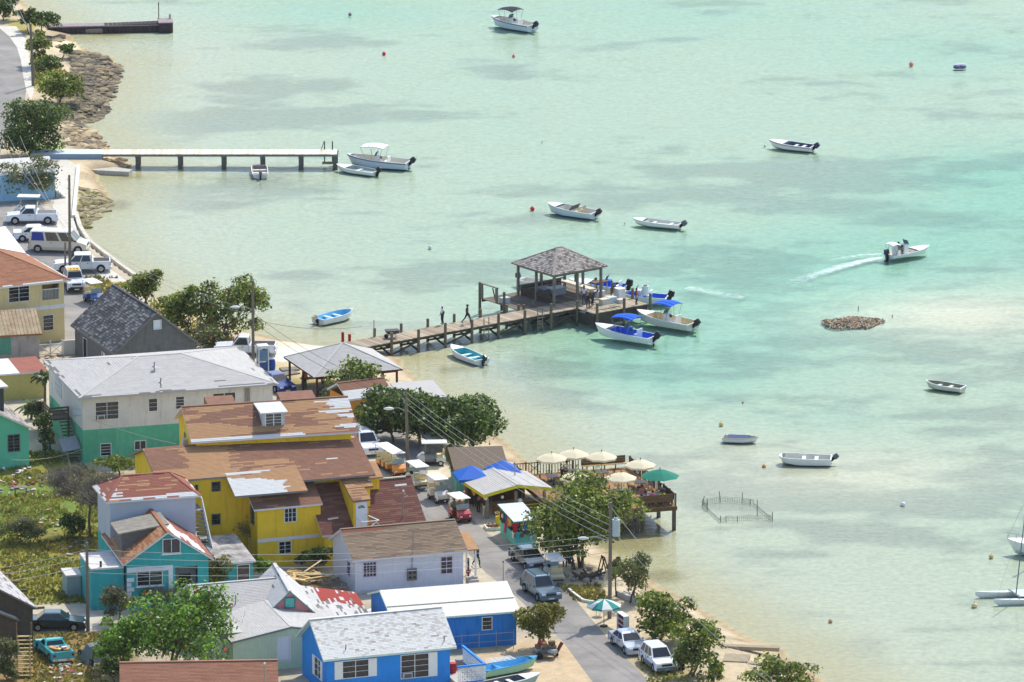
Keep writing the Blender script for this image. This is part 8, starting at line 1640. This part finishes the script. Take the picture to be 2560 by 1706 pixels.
def scraps(label, pos, n, sp, cols, seed):
    rg = random.Random(seed); t = thing('debris_heap',label,'debris',G(*pos))
    for k in range(n): c_ = rg.choice(cols); MB().cbox((rg.gauss(0,sp),rg.gauss(0,sp*2),.06+.05*rg.random()),(rg.uniform(.1,.55),rg.uniform(.08,.4),rg.uniform(.03,.16)),rz=rg.uniform(0,3),rx=rg.uniform(-.4,.4)).build('scrap',mat('scrap_%d_%d'%(c_[0],c_[1]),c_,.85,.12),t)
SC = [(214,210,200),(190,180,164),(150,84,70),(140,140,144),(190,172,140),(120,96,78)]
scraps('white and red scrap heap at left of yard grass',(50,1222),34,.9,SC,1); scraps('white rubbish behind teal utility car',(150,1668),30,.6,SC,2); scraps('pale scraps in the grass below bare tree',(120,1305),16,1.2,SC,3); scraps('boards and litter before mint house',(50,1172),20,.9,[(60,58,56),(226,222,216),(120,110,100)],4); scraps('litter beside low white wall fence',(125,900),20,.6,SC,5); scraps('rooftop-coloured junk at corner of the store',(45,965),14,.7,SC,6); scraps('scattered litter on yard below timber steps',(150,1700),26,1.0,SC,7); scraps('rubble behind teal annexe under bare tree',(205,1368),24,.8,[(190,186,180),(150,140,130),(110,100,92)],8)
t = thing('yard_table','small weathered table standing in yard grass','table',G(52,1238)); MB().box(-.55,-.3,.65,.55,.3,.7).build('top',wood_grey(),t)
for x in (-.45,.45):
    for y in (-.22,.22): MB().box(x-.04,y-.04,0,x+.04,y+.04,.65).build('leg',wood_grey(),t)
# rough grass in the yards: thousands of tufts, one object
rng = np.random.RandomState(5); polys = [([(0,1130),(150,1130),(240,1180),(330,1330),(250,1400),(235,1510),(100,1512),(0,1520)],9000),([(60,1585),(330,1585),(330,1760),(60,1760)],3500),([(185,690),(290,695),(335,712),(255,735)],700),([(75,140),(150,170),(195,200),(150,250),(85,225)],900),([(1395,1465),(1500,1462),(1520,1500),(1440,1505)],500),([(400,745),(500,790),(560,835),(470,850),(330,770)],900),([(1590,1640),(1800,1690),(1800,1760),(1640,1760)],700)]; Vs = []
for poly,n in polys:
    w = [P(a,b_,GZ) for a,b_ in poly]; pts = [(p.x,p.y) for p in w]; xx = np.array([p[0] for p in pts]); yy = np.array([p[1] for p in pts]); gx = rng.uniform(xx.min(),xx.max(),n*2); gy = rng.uniform(yy.min(),yy.max(),n*2); k = inpoly(gx,gy,pts); gx,gy = gx[k][:n],gy[k][:n]; keep = vnoise(gx,gy,3,77,3) > -.35; gx,gy = gx[keep],gy[keep]; m = len(gx); a = rng.uniform(0,6.28,m); h_ = rng.uniform(.06,.26,m); w_ = rng.uniform(.05,.14,m); gz = np.full(m,GZ)
    base = np.stack([gx,gy,gz],1); d = np.stack([np.cos(a)*w_,np.sin(a)*w_,np.zeros(m)],1); up = np.stack([rng.normal(0,.06,m),rng.normal(0,.06,m),h_],1); Vs.append(np.stack([base-d,base+d,base+d*.7+up,base-d*.7+up],1).reshape(-1,3))
o = obj('grass',crown_mesh(np.concatenate(Vs),leaf_mat('dry_grass',[(120,130,56),(146,142,64),(168,150,80),(104,122,50)],.4)),kind='stuff'); tag(o,'rough patchy dry grass in the yards and verges','grass')

# ------------------------------------------------------------------ sea haze between viewer and village
hz = bpy.data.materials.new('haze'); hz.use_nodes = True; N = hz.node_tree.nodes; N.remove(N['Principled BSDF']); pv_ = N.new('ShaderNodeVolumePrincipled')
pv_.inputs['Color'].default_value = (.93,.96,1,1); pv_.inputs['Density'].default_value = .00003; pv_.inputs['Anisotropy'].default_value = .2
hz.node_tree.links.new(pv_.outputs[0],N['Material Output'].inputs['Volume'])
haze = MB().box(-4000,-4000,-11,4000,4000,175).build('haze',hz,kind='stuff'); haze['label'] = 'thin sea haze over the bay'
